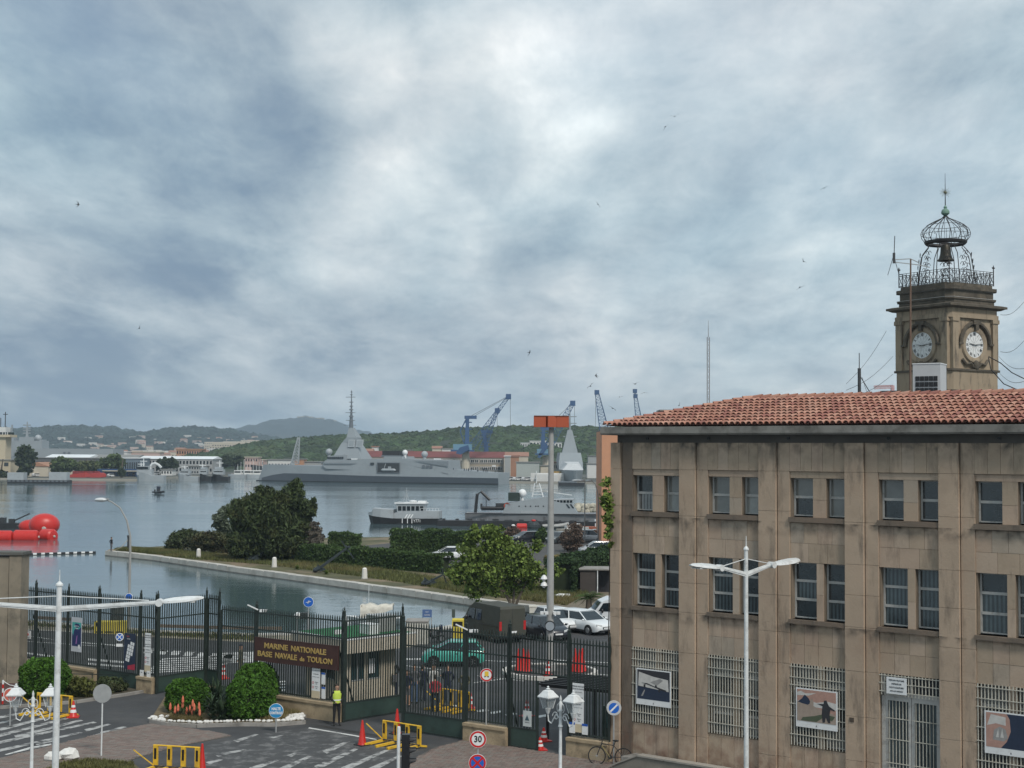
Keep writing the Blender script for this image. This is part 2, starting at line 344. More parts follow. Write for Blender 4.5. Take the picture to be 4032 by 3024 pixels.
for(x0,y0),(x1,y1),h in[((1100,405),(1350,305),30),((1020,560),(1440,375),34),((1290,575),(1740,395),34),((1560,585),(1880,450),34),((640,590),(960,455),34),((360,575),(640,490),30),((200,300),(420,235),18),((0,440),(300,390),26),((-80,520),(60,490),24),((740,450),(820,425),18),((560,265),(680,245),12)]:
 mark('worn_stripe',[Q2(x0,y0),Q2(x1,y1),Q2(x1+40,y1+h*.2),Q2(x0+50,y0+h)],paint_worn,z=.012,parent=rm)
mark('stop_line',[F5(680,1318),F5(1250,1415),F5(1250,1425),F5(672,1326)],paint_m,parent=rm)
mark('gate_track',[F5(690,1300),F5(1270,1400),F5(1480,1440),F5(1480,1420),F5(1270,1382),F5(800,1302)],M('wet_track',(.03,.03,.03),.6,var=.2),z=.006,parent=rm)
for(x0,y0),(x1,y1),w in[((150,600),(420,640),4),((150,650),(780,692),4),((150,735),(470,775),14),((560,655),(1000,690),8),((690,790),(1000,815),16),((690,825),(980,850),14),((1130,702),(1330,730),10),((150,560),(1180,600),3)]:
 mark('lane_line',[F4(x0,y0),F4(x1,y1),F4(x1+3,y1+w),F4(x0,y0+w)],parent=rm)
for i in range(7):
 x,y=1160+105*i,716+7*i;mark('crossing_stripe',[F4(x,y),F4(x+66,y+4),F4(x+40,y+38),F4(x-26,y+34)],parent=rm)
for i in range(7):
 y=792+i*18;x=1290-22*i;mark('crossing_stripe',[F4(x,y),F4(x+680-20*i,y-32),F4(x+670-20*i,y-24),F4(x-14,y+11)],parent=rm)
for i in range(6):
 y=690+i*15;mark('crossing_stripe',[F5(-60,y),F5(230,y-12),F5(480-14*i,y-8),F5(480-14*i,y-1),F5(-70,y+9)],parent=rm)
for i in range(4):mark('crossing_stripe',[F5(385,930+24*i),F5(480,925+24*i),F5(480,935+24*i),F5(380,942+24*i)],parent=rm)
for(x0,y0),(x1,y1),w in[((600,748),(1060,768),5),((1240,745),(1720,770),5),((1400,850),(1720,875),4),((0,735),(120,735),12),((560,940),(860,900),5),((0,795),(300,830),4),((600,880),(1000,925),4)]:
 mark('lane_line',[F6(x0,y0),F6(x1,y1),F6(x1,y1+w),F6(x0,y0+w)],parent=rm)
for x,y in[(590,1175),(700,1190),(830,1206),(960,1215),(1090,1222),(330,1140)]:
 mark('crossing_stripe',[F6(x,y),F6(x+90,y-14),F6(x+110,y),F6(x+18,y+16)],parent=rm)
 # ---- brick paving, brick by brick
def inside(x,y,P):
 c=False;n=len(P)
 for i in range(n):
  x0,y0=P[i];x1,y1=P[(i+1)%n]
  if(y0>y)!=(y1>y)and x<(x1-x0)*(y-y0)/(y1-y0)+x0:c=not c
 return c
def pave(name,pix,ang,L,Wd,mats,bed,z=.03,each=300):
 P=[(q.x,q.y)for q in[at(*p)for p in pix]];s=thing(name,None,None);s['kind']='structure'
 m=MB();m.prism(P,-.05,z-.012);m.build('mortar_bed',bed,s)
 xs=[p[0]for p in P];ys=[p[1]for p in P];cx,cy=sum(xs)/len(xs),sum(ys)/len(ys);R=max(max(xs)-min(xs),max(ys)-min(ys))
 ca,sa=math.cos(ang),math.sin(ang);C=[]
 nu,nv=int(R/L)+2,int(R/Wd)+2
 for j in range(-nv,nv):
  for i in range(-nu,nu):
   u,w=(i+.5*(j%2))*L,j*Wd;x,y=cx+u*ca-w*sa,cy+u*sa+w*ca
   if inside(x,y,P)and inside(x+.09,y,P)and inside(x-.09,y,P):C.append((x,y))
 C.sort(key=lambda p:p[1]);vis=[c for c in C if-50<proj((c[0],c[1],0))[0]<4080 and proj((c[0],c[1],0))[1]<3030];rest=[c for c in C if c not in set(vis)]if len(vis)<each else[]
 mesh=[MB().box((0,0,0),(L-.012,Wd-.012,.03)).mesh('brick',mm)for mm in mats]
 for x,y in vis[:each]:link('brick',random.choice(mesh),s,(x,y,z-.012+random.uniform(-.003,.003)),ang)
 g=MB()
 for x,y in vis[each:]+rest:g.box((x,y,z-.012+random.uniform(-.003,.003)),(L-.012,Wd-.012,.03),ang,random.randrange(len(mats)))
 if g.v:tag(g.build('more_bricks',mats,s),kind='stuff')
 return s
br=[M('paver_'+n,c,.9,var=.14,scale=3,world=True,dirt=(.10,.085,.075),dscale=1.0,damt=.4)for n,c in(('pinkish',(.20,.152,.13)),('greyish',(.19,.165,.145)),('brownish',(.175,.13,.112)))]
bed=M('mortar',(.10,.09,.08),.95)
pave('brick_island',[F4(50,1570),F4(420,1478),F4(800,1388),F4(1180,1308),F4(1500,1345),F4(1790,1388),F4(1840,1408),F4(1400,1490),F4(1050,1592),F4(960,1680),F4(-100,1740),F4(-100,1600)],.1,.24,.13,br,bed)
pave('brick_pavement',[F6(110,1560),F6(245,1490),F6(490,1428),F6(860,1478),F6(1120,1522),F6(1345,1560),F6(1730,1612),F6(1900,1640),F6(1700,1800),F6(-200,1800)],.55,.24,.13,br,bed,z=.05)
pave('left_pavement',[F4(-60,880),F4(190,905),F4(230,1000),F4(190,1120),F4(-60,1180)],.1,.24,.13,[M('paver_red',(.085,.045,.04),.9,var=.2)],bed,z=.04)
bedpix=[F4(1190,1300),F4(1330,1325),F4(1560,1338),F5(120,1305),F5(400,1308),F5(640,1288),F5(560,1245),F5(790,1215),F5(790,1130),F5(380,1060),F4(1560,1010),F4(1340,1060)]
B=[(q.x,q.y)for q in[at(*p)for p in bedpix]]
structure(flat('planted_bed',B,M('bed_soil',(.15,.115,.065),.95,var=.35,scale=2,world=True,dirt=(.07,.065,.03),dscale=1.5),.12,thick=.2))
m=MB();cps=[at(*p)for p in bedpix[:8]]
for a,b in zip(cps,cps[1:]):m.bar(a+Vector((0,0,.07)),b+Vector((0,0,.07)),.14,.16)
structure(m.build('bed_kerb',concrete))
rock_m=M('white_rock',(.66,.65,.62),.9,var=.12,scale=8,island=.1)
def rock(r,seed):
 rr=random.Random(seed);m=MB();m.sph((0,0,0),r,(1,rr.uniform(.7,1),.62),7,5)
 m.v=[tuple(c*(1+rr.uniform(-.16,.16))for c in p)for p in m.v];return m.mesh('white_stone',rock_m)
RK=[rock(.10,i)for i in range(5)];
edge_st=[]
for a,b in seg_walk([at(*p)for p in[F4(1190,1297),F4(1330,1318),F4(1560,1330),F5(120,1296),F5(400,1298),F5(640,1278)]],.17):edge_st.append(a+Vector((random.uniform(-.04,.04),random.uniform(0,.1),.18)))
for a,b in seg_walk([at(*p)for p in[F5(560,1250),F5(660,1225),F5(780,1205)]],.18):edge_st.append(a+Vector((0,random.uniform(-.1,.1),.18)))
for k in range(46):edge_st.append(at(*F5(random.uniform(490,640),random.uniform(1236,1280)))+Vector((0,0,.17)))
for k in range(16):edge_st.append(at(*F4(random.uniform(1200,1370),random.uniform(1275,1305)))+Vector((0,0,.17)))
for p in edge_st:
 o=link('white_stone',random.choice(RK));o.location=p;o.rotation_euler=(0,0,random.uniform(0,6));s_=random.uniform(.6,1.25);o.scale=(s_,s_,s_)
 tag(o,'small white painted stone edging the planted bed between the gateways','stone','white stones edging the planted bed')
for i,(x,y,r)in enumerate([(208,2990,.34),(270,2985,.42)]):
 o=link('painted_boulder',rock(r,40+i));o.location=at(x,y+6)+Vector((0,0,r*.45))
 tag(o,['white painted boulder half hidden behind the tall white lamp mast','larger white painted boulder on the brick island right of the lamp mast'][i],'boulder')
structure(flat('weedy_strip',[(q.x,q.y)for q in[at(*F4(*p))for p in[(330,1680),(480,1632),(700,1600),(1050,1625),(1120,1680),(1100,1750),(300,1750)]]],M('weed_soil',(.11,.095,.04),.95,var=.4,scale=3,world=True,dirt=(.15,.11,.07)),.05,thick=.06))
structure(flat('left_bed',[(q.x,q.y)for q in[at(*F4(*p))for p in[(170,1130),(190,960),(520,930),(760,960),(1180,1035),(1190,1052),(980,1085),(600,1140),(330,1160)]]],M('left_soil',(.07,.06,.04),.95,var=.3,scale=2,world=True),.10,thick=.2))
m=MB();cps=[at(*F4(*p))for p in[(1195,1052),(980,1090),(600,1146),(330,1166),(0,1190),(-200,1200)]]
for a,b in zip(cps,cps[1:]):m.bar(a+Vector((0,0,.06)),b+Vector((0,0,.06)),.16,.15)
structure(m.build('left_kerb',concrete))
# ---- far land
far_land_m=M('far_ground',(.085,.085,.075),.95,var=.3,scale=.01,world=True,dirt=(.04,.055,.03),dscale=.02,damt=.8)
P=[(-9000,585),(-155,592),(-152,674),(-60,692),(-20,642),(-7,598),(50,596),(120,598),(9000,600),(9000,12000),(-9000,12000)]
m=MB();m.prism(P,-3,0);structure(m.build('far_shore',far_land_m))
m=MB()
for a,b in zip(P[:-3],P[1:-2]):m.bar((a[0],a[1]-.3,-.3),(b[0],b[1]-.3,-.3),.6,1.0)
structure(m.build('far_quay',M('far_quay',(.30,.28,.24),.9,var=.2,scale=.05,world=True)))
def hill(name,prof,Y0,Y1,mat,rows=26,amp=3.0,seed=1,nx=240,back=500):
 r=np.random.default_rng(seed);xs=np.linspace(prof[0][0],prof[-1][0],nx);ys=np.interp(xs,[p[0]for p in prof],[p[1]for p in prof])
 V=[];F_=[]
 top=[aty(x,y,Y1)for x,y in zip(xs,ys)]
 nz=r.normal(size=(rows+2,nx))
 for k in range(2):nz=(nz+np.roll(nz,1,1)+np.roll(nz,-1,1))/3*1.5
 for j in range(rows+1):
  u=j/rows;h=math.sin(u*PI/2)**1.15
  for i in range(nx):
   t=top[i];Y=Y0+(Y1-Y0)*u;V.append((t.x*(Y/Y1 if False else 1),Y,max(-.5,t.z*h+nz[j][i]*amp*(1 if j else 0)*(.5+.5*u))))
 for i in range(nx):t=top[i];V.append((t.x,Y1+back,-2))
 for j in range(rows+1):
  for i in range(nx-1):F_.append((j*nx+i,j*nx+i+1,(j+1)*nx+i+1,(j+1)*nx+i))
 me=bpy.data.meshes.new(name);me.from_pydata(V,[],F_);me.materials.append(mat);me.polygons.foreach_set('use_smooth',[True]*len(F_));return structure(link(name,me))
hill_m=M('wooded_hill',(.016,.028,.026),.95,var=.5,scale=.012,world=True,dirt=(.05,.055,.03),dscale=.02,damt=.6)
prof=[(-1500,1712),(-300,1716),(0,1707),(54,1703),(145,1706),(244,1717),(316,1699),(384,1697),(443,1699),(497,1710),(565,1721),(655,1730),(723,1717),(805,1700),(881,1706),(940,1712),(1000,1722),(1100,1745),(1300,1765),(1500,1772)]
hill('near_blue_hills',prof,2300,3300,hill_m,amp=5,seed=3)
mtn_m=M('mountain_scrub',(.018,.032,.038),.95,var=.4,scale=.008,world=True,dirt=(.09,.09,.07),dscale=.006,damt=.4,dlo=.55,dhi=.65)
prof=[(500,1768),(700,1735),(850,1716),(954,1708),(1036,1686),(1090,1668),(1144,1657),(1182,1650),(1225,1649),(1274,1652),(1318,1656),(1350,1672),(1383,1689),(1432,1705),(1475,1716),(1524,1727),(1700,1752),(2100,1765),(2500,1770)]
hill('fort_mountain',prof,3600,5200,mtn_m,amp=3.5,seed=5,rows=30)
fm=M('fort_stone',(.30,.25,.18),.9,var=.2,scale=.05)
f=thing('hilltop_fort','pale stone fort with long ramparts on top of the blue mountain','fort',aty(1215,1650,5150))
m=MB()
for x0,x1,y in[(1140,1180,1650),(1178,1232,1641),(1230,1278,1646),(1275,1325,1655),(1085,1142,1662)]:
 a=aty(x0,y,5150);b=aty(x1,y,5150);m.b2((a.x,5100,60),(b.x,5150+random.uniform(0,20),a.z))
o=m.build('rampart',fm);o.parent=f;o.matrix_parent_inverse=Matrix.Translation(-f.location)
a=aty(1222,1633,5140);m=MB();m.b2((a.x-10,5120,a.z-25),(a.x+10,5140,a.z-7));o=m.build('keep',fm);o.parent=f;o.matrix_parent_inverse=Matrix.Translation(-f.location)
ridge_prof=[(940,1800),(1000,1785),(1060,1764),(1110,1752),(1200,1742),(1300,1734),(1380,1729),(1500,1727),(1600,1721),(1700,1714),(1780,1706),(1830,1699),(1900,1697),(2053,1694),(2170,1698),(2288,1694),(2366,1698),(2900,1690),(4300,1700)]
hill('ridge_ground',ridge_prof,830,1250,M('ridge_soil',(.025,.035,.018),.95,var=.4,scale=.05,world=True),rows=14,amp=.8,seed=9,nx=160,back=200)
def crowns(name,label,cat,cen,rad,mat,n=18,m_=5):
 base=MB();base.sph((0,0,0),1,(1,1,.8),9,5);bv=np.array(base.v);bf=base.f;V=[];F_=[]
 for k,(c,r)in enumerate(zip(cen,rad)):
  v=bv*r*(1+rng.uniform(-.22,.22,(len(bv),1)))+np.array(c);F_+=[tuple(i+k*len(bv)for i in f)for f in bf];V.append(v)
 me=bpy.data.meshes.new(name);me.from_pydata(np.concatenate(V).tolist(),[],F_);me.materials.append(mat)
 o=link(name,me);return tag(o,label,cat,kind='stuff')
wood_m=M('distant_wood',(.034,.058,.024),.95,var=.45,scale=.12,world=True,island=.45,dirt=(.09,.11,.04),dscale=.02,damt=.5)
cen=[];rad=[]
for k in range(3600):
 px=random.uniform(950,2450)if k<3100 else random.uniform(2450,4200);u=random.random()**.8;Y=850+400*u;py=np.interp(px,[p[0]for p in ridge_prof],[p[1]for p in ridge_prof])
 t=aty(px,py,1250);z=t.z*math.sin(u*PI/2)**1.15;r=random.uniform(3.0,6.2)*(.8 if u>.85 else 1)
 cen.append((t.x+random.uniform(-3,3),Y,z-.5));rad.append(r)
crowns('ridge_wood','mass of pine crowns covering the low ridge behind the shipyard','wood',cen,rad,wood_m)
cen=[];rad=[]
for k in range(2600):
 px=random.uniform(-200,1100);u=random.random();prf=[(-1500,1712),(0,1707),(145,1706),(244,1717),(316,1699),(443,1699),(565,1721),(655,1730),(805,1700),(940,1712),(1100,1745),(1300,1765)]
 py=np.interp(px,[p[0]for p in prf],[p[1]for p in prf]);t=aty(px,py,3300);z=t.z*math.sin(u*PI/2)**1.15
 cen.append((t.x,2300+1000*u,z));rad.append(random.uniform(8,17))
crowns('hillside_wood','dark scrub and pine wood over the blue hills at left','wood',cen,rad,M('hill_wood',(.018,.032,.026),.95,island=.4,var=.3,scale=.02,world=True))
# ---- haze
m=MB();m.b2((-2600,-60,-3.2),(2600,5900,170))
hz=bpy.data.materials.new('haze_air');hz.use_nodes=True;hz.node_tree.nodes.clear()
pv=hz.node_tree.nodes.new('ShaderNodeVolumePrincipled');pv.inputs['Density'].default_value=.00015;pv.inputs['Color'].default_value=(.70,.86,1,1)
oo=hz.node_tree.nodes.new('ShaderNodeOutputMaterial');hz.node_tree.links.new(pv.outputs[0],oo.inputs['Volume'])
tag(m.build('haze',hz),'thin bluish air over the harbour and hills','haze',kind='stuff')
# ============= STONE OFFICE BUILDING
def stone_mat(name,col,world=True,streak=.6):
 m=M(name,col,.92,var=.13,scale=.9,world=True,bump=.35,bscale=14,dirt=(.20,.125,.085),dscale=.45,damt=.4)
 t=m.node_tree;L=t.links.new;b=t.nodes['Principled BSDF'];src=b.inputs['Base Color'].links[0].from_socket
 g=t.nodes.new('ShaderNodeNewGeometry');mp=t.nodes.new('ShaderNodeMapping');L(g.outputs['Position'],mp.inputs[0]);mp.inputs['Scale'].default_value=(1.6,1.6,.35)
 n=t.nodes.new('ShaderNodeTexNoise');L(mp.outputs[0],n.inputs['Vector']);n.inputs['Scale'].default_value=1.1;n.inputs['Detail'].default_value=10;n.inputs['Roughness'].default_value=.7
 mr=t.nodes.new('ShaderNodeMapRange');L(n.outputs[0],mr.inputs[0]);mr.inputs[1].default_value=.52;mr.inputs[2].default_value=.72;mr.inputs[3].default_value=0;mr.inputs[4].default_value=streak
 mi=t.nodes.new('ShaderNodeMix');mi.data_type='RGBA';L(mr.outputs[0],mi.inputs['Factor']);L(src,mi.inputs[6]);mi.inputs[7].default_value=(.065,.055,.045,1)
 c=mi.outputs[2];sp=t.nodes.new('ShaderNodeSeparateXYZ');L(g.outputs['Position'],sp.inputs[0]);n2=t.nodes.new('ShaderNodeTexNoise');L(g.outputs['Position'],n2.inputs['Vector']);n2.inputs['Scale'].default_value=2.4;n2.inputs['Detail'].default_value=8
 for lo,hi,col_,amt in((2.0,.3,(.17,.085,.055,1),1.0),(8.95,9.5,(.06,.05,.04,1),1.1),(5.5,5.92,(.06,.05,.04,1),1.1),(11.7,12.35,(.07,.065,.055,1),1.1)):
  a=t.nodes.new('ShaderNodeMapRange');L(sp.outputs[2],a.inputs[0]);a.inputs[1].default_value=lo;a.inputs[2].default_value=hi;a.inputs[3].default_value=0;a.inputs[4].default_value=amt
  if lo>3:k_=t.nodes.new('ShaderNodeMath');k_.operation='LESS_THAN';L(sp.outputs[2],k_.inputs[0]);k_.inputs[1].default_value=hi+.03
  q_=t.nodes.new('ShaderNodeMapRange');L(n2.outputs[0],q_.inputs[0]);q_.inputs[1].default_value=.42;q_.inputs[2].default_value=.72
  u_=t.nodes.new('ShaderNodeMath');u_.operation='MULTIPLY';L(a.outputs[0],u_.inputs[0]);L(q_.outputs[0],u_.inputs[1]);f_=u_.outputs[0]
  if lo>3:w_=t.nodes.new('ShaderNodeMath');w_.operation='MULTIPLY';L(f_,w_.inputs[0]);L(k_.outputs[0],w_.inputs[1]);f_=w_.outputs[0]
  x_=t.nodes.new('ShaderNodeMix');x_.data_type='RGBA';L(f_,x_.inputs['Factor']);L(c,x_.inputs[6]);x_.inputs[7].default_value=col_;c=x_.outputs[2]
 L(c,b.inputs['Base Color']);return m
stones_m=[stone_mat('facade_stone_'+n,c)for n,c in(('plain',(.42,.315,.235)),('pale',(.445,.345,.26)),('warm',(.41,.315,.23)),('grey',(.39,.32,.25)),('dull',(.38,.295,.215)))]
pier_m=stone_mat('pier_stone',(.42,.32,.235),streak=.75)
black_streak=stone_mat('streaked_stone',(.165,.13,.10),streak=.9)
joint_m=M('stone_joint',(.19,.15,.11),.95,var=.2,scale=2,world=True)
cornice_m=M('cornice_concrete',(.225,.215,.195),.9,var=.2,scale=.8,world=True,dirt=(.075,.07,.06),dscale=1.1,damt=.8,dlo=.47,dhi=.66)
band_m=M('dark_band',(.11,.10,.09),.9,var=.2,scale=1,world=True)
frame_m=M('weathered_white_frame',(.46,.46,.44),.6,var=.12,scale=6,world=True,dirt=(.22,.18,.14),dscale=6,damt=.6)
Cn=at(2408,2997);RZB=math.atan2(-.621,.784)
B=thing('stone_office_building','large three storey brown stone office building with tiled roof at the right','building',(Cn.x,Cn.y,0),RZB)
BM4=Matrix.Translation(B.location)@Matrix.Rotation(RZB,4,'Z')
NB=6;STEP=3.36
wall=MB();meshes={}
def panel(x0,x1,z0,z1,y0,y1,mat=None,name='stone_panel'):
 g=.005;mat=mat or random.choice(stones_m);k=(round(x1-x0,3),round(z1-z0,3),round(y1-y0,3),mat.name,name)
 if k not in meshes:meshes[k]=MB().box((0,0,0),(x1-x0-2*g,y1-y0,z1-z0-2*g)).mesh(name,mat)
 return link(name,meshes[k],B,((x0+x1)/2,(y0+y1)/2+random.uniform(-.004,.004),(z0+z1)/2))
def clad(x0,x1,z0,z1,cols,rows,y0=0.0,stag=False):
 for j in range(rows):
  za,zb=z0+(z1-z0)*j/rows,z0+(z1-z0)*(j+1)/rows
  w=(x1-x0)/cols;e=[x0+w*i for i in range(cols+1)]
  if stag and j%2:e=[x0]+[x0+w*(i+.5)for i in range(cols)]+[x1]
  for a,b in zip(e,e[1:]):panel(a,b,za,zb,y0,y0+.035)
def pane_mat(name,col,stripes=False,rough=.06):
 m=M(name,col,rough,var=.25,scale=1.2,spec=.9)
 if stripes:
  t=m.node_tree;L=t.links.new;b=t.nodes['Principled BSDF'];src=b.inputs['Base Color'].links[0].from_socket
  w=t.nodes.new('ShaderNodeTexWave');w.inputs['Scale'].default_value=2.2;w.inputs['Distortion'].default_value=.6;c=t.nodes.new('ShaderNodeTexCoord');L(c.outputs['Object'],w.inputs[0])
  mi=t.nodes.new('ShaderNodeMix');mi.data_type='RGBA';mi.blend_type='MULTIPLY';mi.inputs['Factor'].default_value=.75;L(src,mi.inputs[6]);L(w.outputs[0],mi.inputs[7]);L(mi.outputs[2],b.inputs['Base Color'])
 return m
P_cur=pane_mat('pane_grey_curtain',(.17,.175,.165));P_drk=pane_mat('pane_dark',(.018,.028,.034),rough=.12);P_bl=pane_mat('pane_blinds',(.09,.12,.13),True);P_br=pane_mat('pane_bright_curtain',(.26,.27,.255));P_net=pane_mat('pane_net_curtain',(.055,.07,.075),True);P_wh=pane_mat('pane_striped_curtain',(.24,.25,.25),True)
def window(x0,x1,z0,z1,panes,y=.27,fw=.06):
 n=len(panes);m=MB();h=(z1-z0)/n
 m.b2((x0,y,z0),(x0+fw,y+.07,z1));m.b2((x1-fw,y,z0),(x1,y+.07,z1))
 for k in range(n+1):
  zz=z0+h*k;m.b2((x0+fw,y-.012,max(z0,zz-.045)),(x1-fw,y+.06,min(z1,zz+.045)))
 w=m.build('window',frame_m,B)
 for k,pm in enumerate(panes):
  MB().b2((x0+fw-.01,y+.035,z0+h*k+.03),(x1-fw+.01,y+.05,z0+h*(k+1)-.03)).build('pane',pm,w)
 return w
looks_top=[([P_wh,P_drk],[P_br,P_cur]),([P_cur,P_cur],[P_br,P_cur]),([P_drk,P_cur],[P_cur,P_cur]),([P_drk,P_cur],[P_drk,P_drk]),([P_drk,P_drk],[P_cur,P_drk]),([P_cur,P_cur],[P_cur,P_cur])]
bar_mesh=MB().b2((-.014,-.014,0),(.014,.014,2.86)).mesh('bar',M('grille_cream',(.52,.50,.43),.6,var=.12,scale=4,dirt=(.2,.14,.08),dscale=5,damt=.5));grille_m=MATS['grille_cream']
def poster(x,z0,w,h,label,art):
 t=thing('wall_poster',label,'poster',BM4@Vector((x,-.10,z0)),RZB)
 MB().b2((0,0,0),(w,.025,h)).build('board',white_plastic,t)
 for k,(mat,poly)in enumerate(art):
  m=MB();m.add([(w*(.03+.94*a),-.004-.0012*k,h*(.16+.81*b))for a,b in poly],[tuple(range(len(poly)))]);m.build('printed_picture',mat,t)
 m=MB();m.add([(w*.5-.03,-.004,.06),(w*.5+.03,-.004,.06),(w*.5,-.004,.13)],[(0,1,2)]);m.build('emblem',M('print_grey',(.15,.15,.16),.6,var=0),t)
 return t
pn=lambda n,c:M('print_'+n,c,.55,var=.12,scale=6)
for k in range(-1,NB):
 x0=.96+STEP*k;x1=x0+2.16;c0,c1=x1,min(x1+1.2,999)
 if k>=0:
  A0=(x0,1.02-.96+x0+.0);a0,a1,b0,b1=x0+.04,x0+1.02,x0+1.29,x1
  t0,t1,u0,u1=x0+.02,x0+.89,x0+1.40,x1
  door=(k==3)
  wall.b2((x0,.035,0),(x1,.34,.85 if door else 1.62));wall.b2((x0,.035,4.5),(x1,.34,6.08));wall.b2((x0,.035,8.1),(x1,.34,9.7));wall.b2((x0,.035,11.09),(x1,.34,12.35))
  for z0,z1,e in((1.62,4.5,(a0,a1,b0,b1)),(6.08,8.1,(a0,a1,b0,b1)),(9.7,11.09,(t0,t1,u0,u1))):
   if door and z0<2:continue
   wall.b2((x0,.035,z0),(e[0],.34,z1));wall.b2((e[1],.035,z0),(e[2],.34,z1))
  clad(x0,x1,11.33,12.35,5,1,-.06);panel(x0,x1-.0,11.09,11.33,.0,.035)
  clad(x0,x1,8.78,9.5,4,1);clad(x0,x1,8.1,8.78,3,1)
  clad(x0,x1,5.2,5.92,4,1);clad(x0,x1,4.5,5.2,4,1)
  if not door:clad(x0,x1,.0,1.62,4,1)
  for z0,z1,e in((6.08,8.1,(a1,b0)),(9.7,11.09,(t1,u0))):
   zm=z0+(z1-z0)*.45;panel(e[0],e[1],z0,zm,.0,.035);panel(e[0],e[1],zm,z1,.0,.035)
  for z0,z1 in((5.92,6.08),(9.52,9.7)):
   MB().b2((x0-.02,-.12,z0),(x1,.30,z1)).build('sill',black_streak,B)
  tp,tq=looks_top[k%6]
  window(t0,t1,9.74,11.09,tp);window(u0,u1+.02,9.74,11.09,tq)
  pb=[P_bl,P_drk,P_bl,P_bl][k%4]if k!=1 else P_bl
  R3=random.Random(k);pk=lambda:R3.choice([P_drk,P_bl,P_drk,P_net,P_bl]);window(a0,a1,6.12,8.1,[pk(),pb,pk()]);window(b0,b1+.02,6.12,8.1,[pb,pk(),pk()])
  if not door:
   window(a0,a1,1.66,4.5,[P_bl if k==1 else P_drk,P_cur,P_drk,P_cur]);window(b0,b1+.02,1.66,4.5,[P_cur,P_drk,P_cur,P_br if k==1 else P_cur])
   panel(a1,b0,1.62,4.5,.0,.035)
   g=MB()
   for z in(4.42,4.05,3.78,3.12,2.68,2.05):g.b2((x0+.01,-.075,z-.012),(x1+.01,-.055,z+.012))
   gr=g.build('window_grille',grille_m,B)
   for i in range(19):link('bar',bar_mesh,gr,(x0+.05+i*.115,-.04,1.66))
 p0=x1 if k>=0 else 0.0;p1=x1+.70 if k>=0 else.45;q0,q1=(x1+.725,x1+1.2)if k>=0 else(.49,.96)
 wall.b2((p0 if k>=0 else.0,.035,0),(q1,.34,12.35))
 zs=[0,1.45,2.95,4.5,6.0,7.1,8.15,9.6,11.33,12.35]if k%2==0 else[0,1.2,2.6,4.5,5.6,6.9,8.15,9.9,11.33,12.35]
 for a,b in zip(zs,zs[1:]):
  panel(p0,p1,a,b,-.15,.035,pier_m,'pier_block');panel(q0,q1,a,b,-.05,.035,pier_m if k>=0 else black_streak,'pier_block')
wall.build('wall',joint_m,B)
XE=.96+STEP*(NB-1)+3.36
MB().b2((0.02,.36,0),(XE,7.9,12.35)).build('inner_volume',M('dark_interior',(.02,.02,.02),.9,var=0),B)
MB().b2((.02,.30,12.35),(XE,7.9,12.64)).b2((.3,.05,12.35),(XE,.30,12.64)).build('soffit_band',band_m,B)
m=MB();m.prism([(-.50,12.64),(-.55,12.70),(-.55,12.95),(8.5,12.95),(8.5,12.64)],-.22,XE,ax='x');m.build('cornice',cornice_m,B)
m=MB()
for x in(1.6,4.3,7.6,11.4,15.2):m.lathe([(.055,0),(.055,.06)],10,(x,.0,12.51),ax='y')
m.build('round_vents',black_plastic,B)
x0=.96+STEP*3;x1=x0+2.16
m=MB();m.b2((x0+.02,.12,3.74),(x1,.24,3.88));m.b2((x0+.02,.12,.4),(x0+.14,.24,4.5));m.b2((x1-.12,.12,.4),(x1,.24,4.5));m.b2((x0+1.02,.12,3.88),(x0+1.12,.24,4.5))
df=m.build('door_frame',frame_m,B);MB().b2((x0+.14,.2,3.88),(x1-.12,.21,4.48)).build('pane',P_drk,df)
for a,b in((x0+.14,x0+1.06),(x0+1.08,x1-.12)):
 m=MB();m.b2((a,.13,.4),(a+.1,.2,3.74));m.b2((b-.1,.13,.4),(b,.2,3.74));m.b2((a+.1,.13,3.6),(b-.1,.2,3.74));m.b2((a+.1,.14,.4),(b-.1,.2,1.35))
 d=m.build('door',frame_m,B);MB().b2((a+.1,.17,1.35),(b-.1,.185,3.6)).build('pane',P_bl,d)
 for i in range(6):MB().b2((a+.16+i*.12,.07,1.3),(a+.18+i*.12,.09,3.62)).build('bar',grille_m,d)
 m=MB()
 for z in(1.5,2.3,3.0):m.b2((a+.04,.06,z),(b-.04,.075,z+.025))
 m.build('cross_bars',grille_m,d)
g=MB()
for z in(3.92,4.2,4.46):g.b2((x0,-.06,z-.012),(x1,-.045,z+.012))
gr=g.build('window_grille',grille_m,B)
for i in range(18):MB().b2((x0+.07+i*.12,-.045,3.8),(x0+.095+i*.12,-.02,4.5)).build('bar',grille_m,gr)
ns=thing('notice_sheet','white military notice sheet hung on the grille above the white double door','notice',BM4@Vector((x0+.28,-.09,3.86)),RZB)
MB().b2((0,0,0),(.72,.012,.56)).build('board',white_plastic,ns);tk=M('print_black',(.03,.03,.035),.6,var=0)
for i,s_ in enumerate(['TERRAIN MILITAIRE','DEFENSE DE','PHOTOGRAPHIER','AVIS AUX VISITEURS']):text_mesh('lettering',s_,.075 if i<3 else.06,tk,ns,(.36,-.004,.46-i*.12),sx=.85)
MB().b2((x1-3.2,-.17,2.75),(x1-3.04,-.145,2.9)).build('small_vent',M('vent_brown',(.08,.06,.045),.9),B)
navy,dk,pale,pinkc=pn('navy',(.018,.03,.06)),pn('black',(.02,.02,.025)),pn('pale',(.55,.53,.5)),pn('pink',(.42,.25,.2))
sandc,greyc,grn=pn('sand',(.34,.27,.22)),pn('cloud_grey',(.3,.29,.28)),pn('green',(.08,.1,.06))
xx=.96
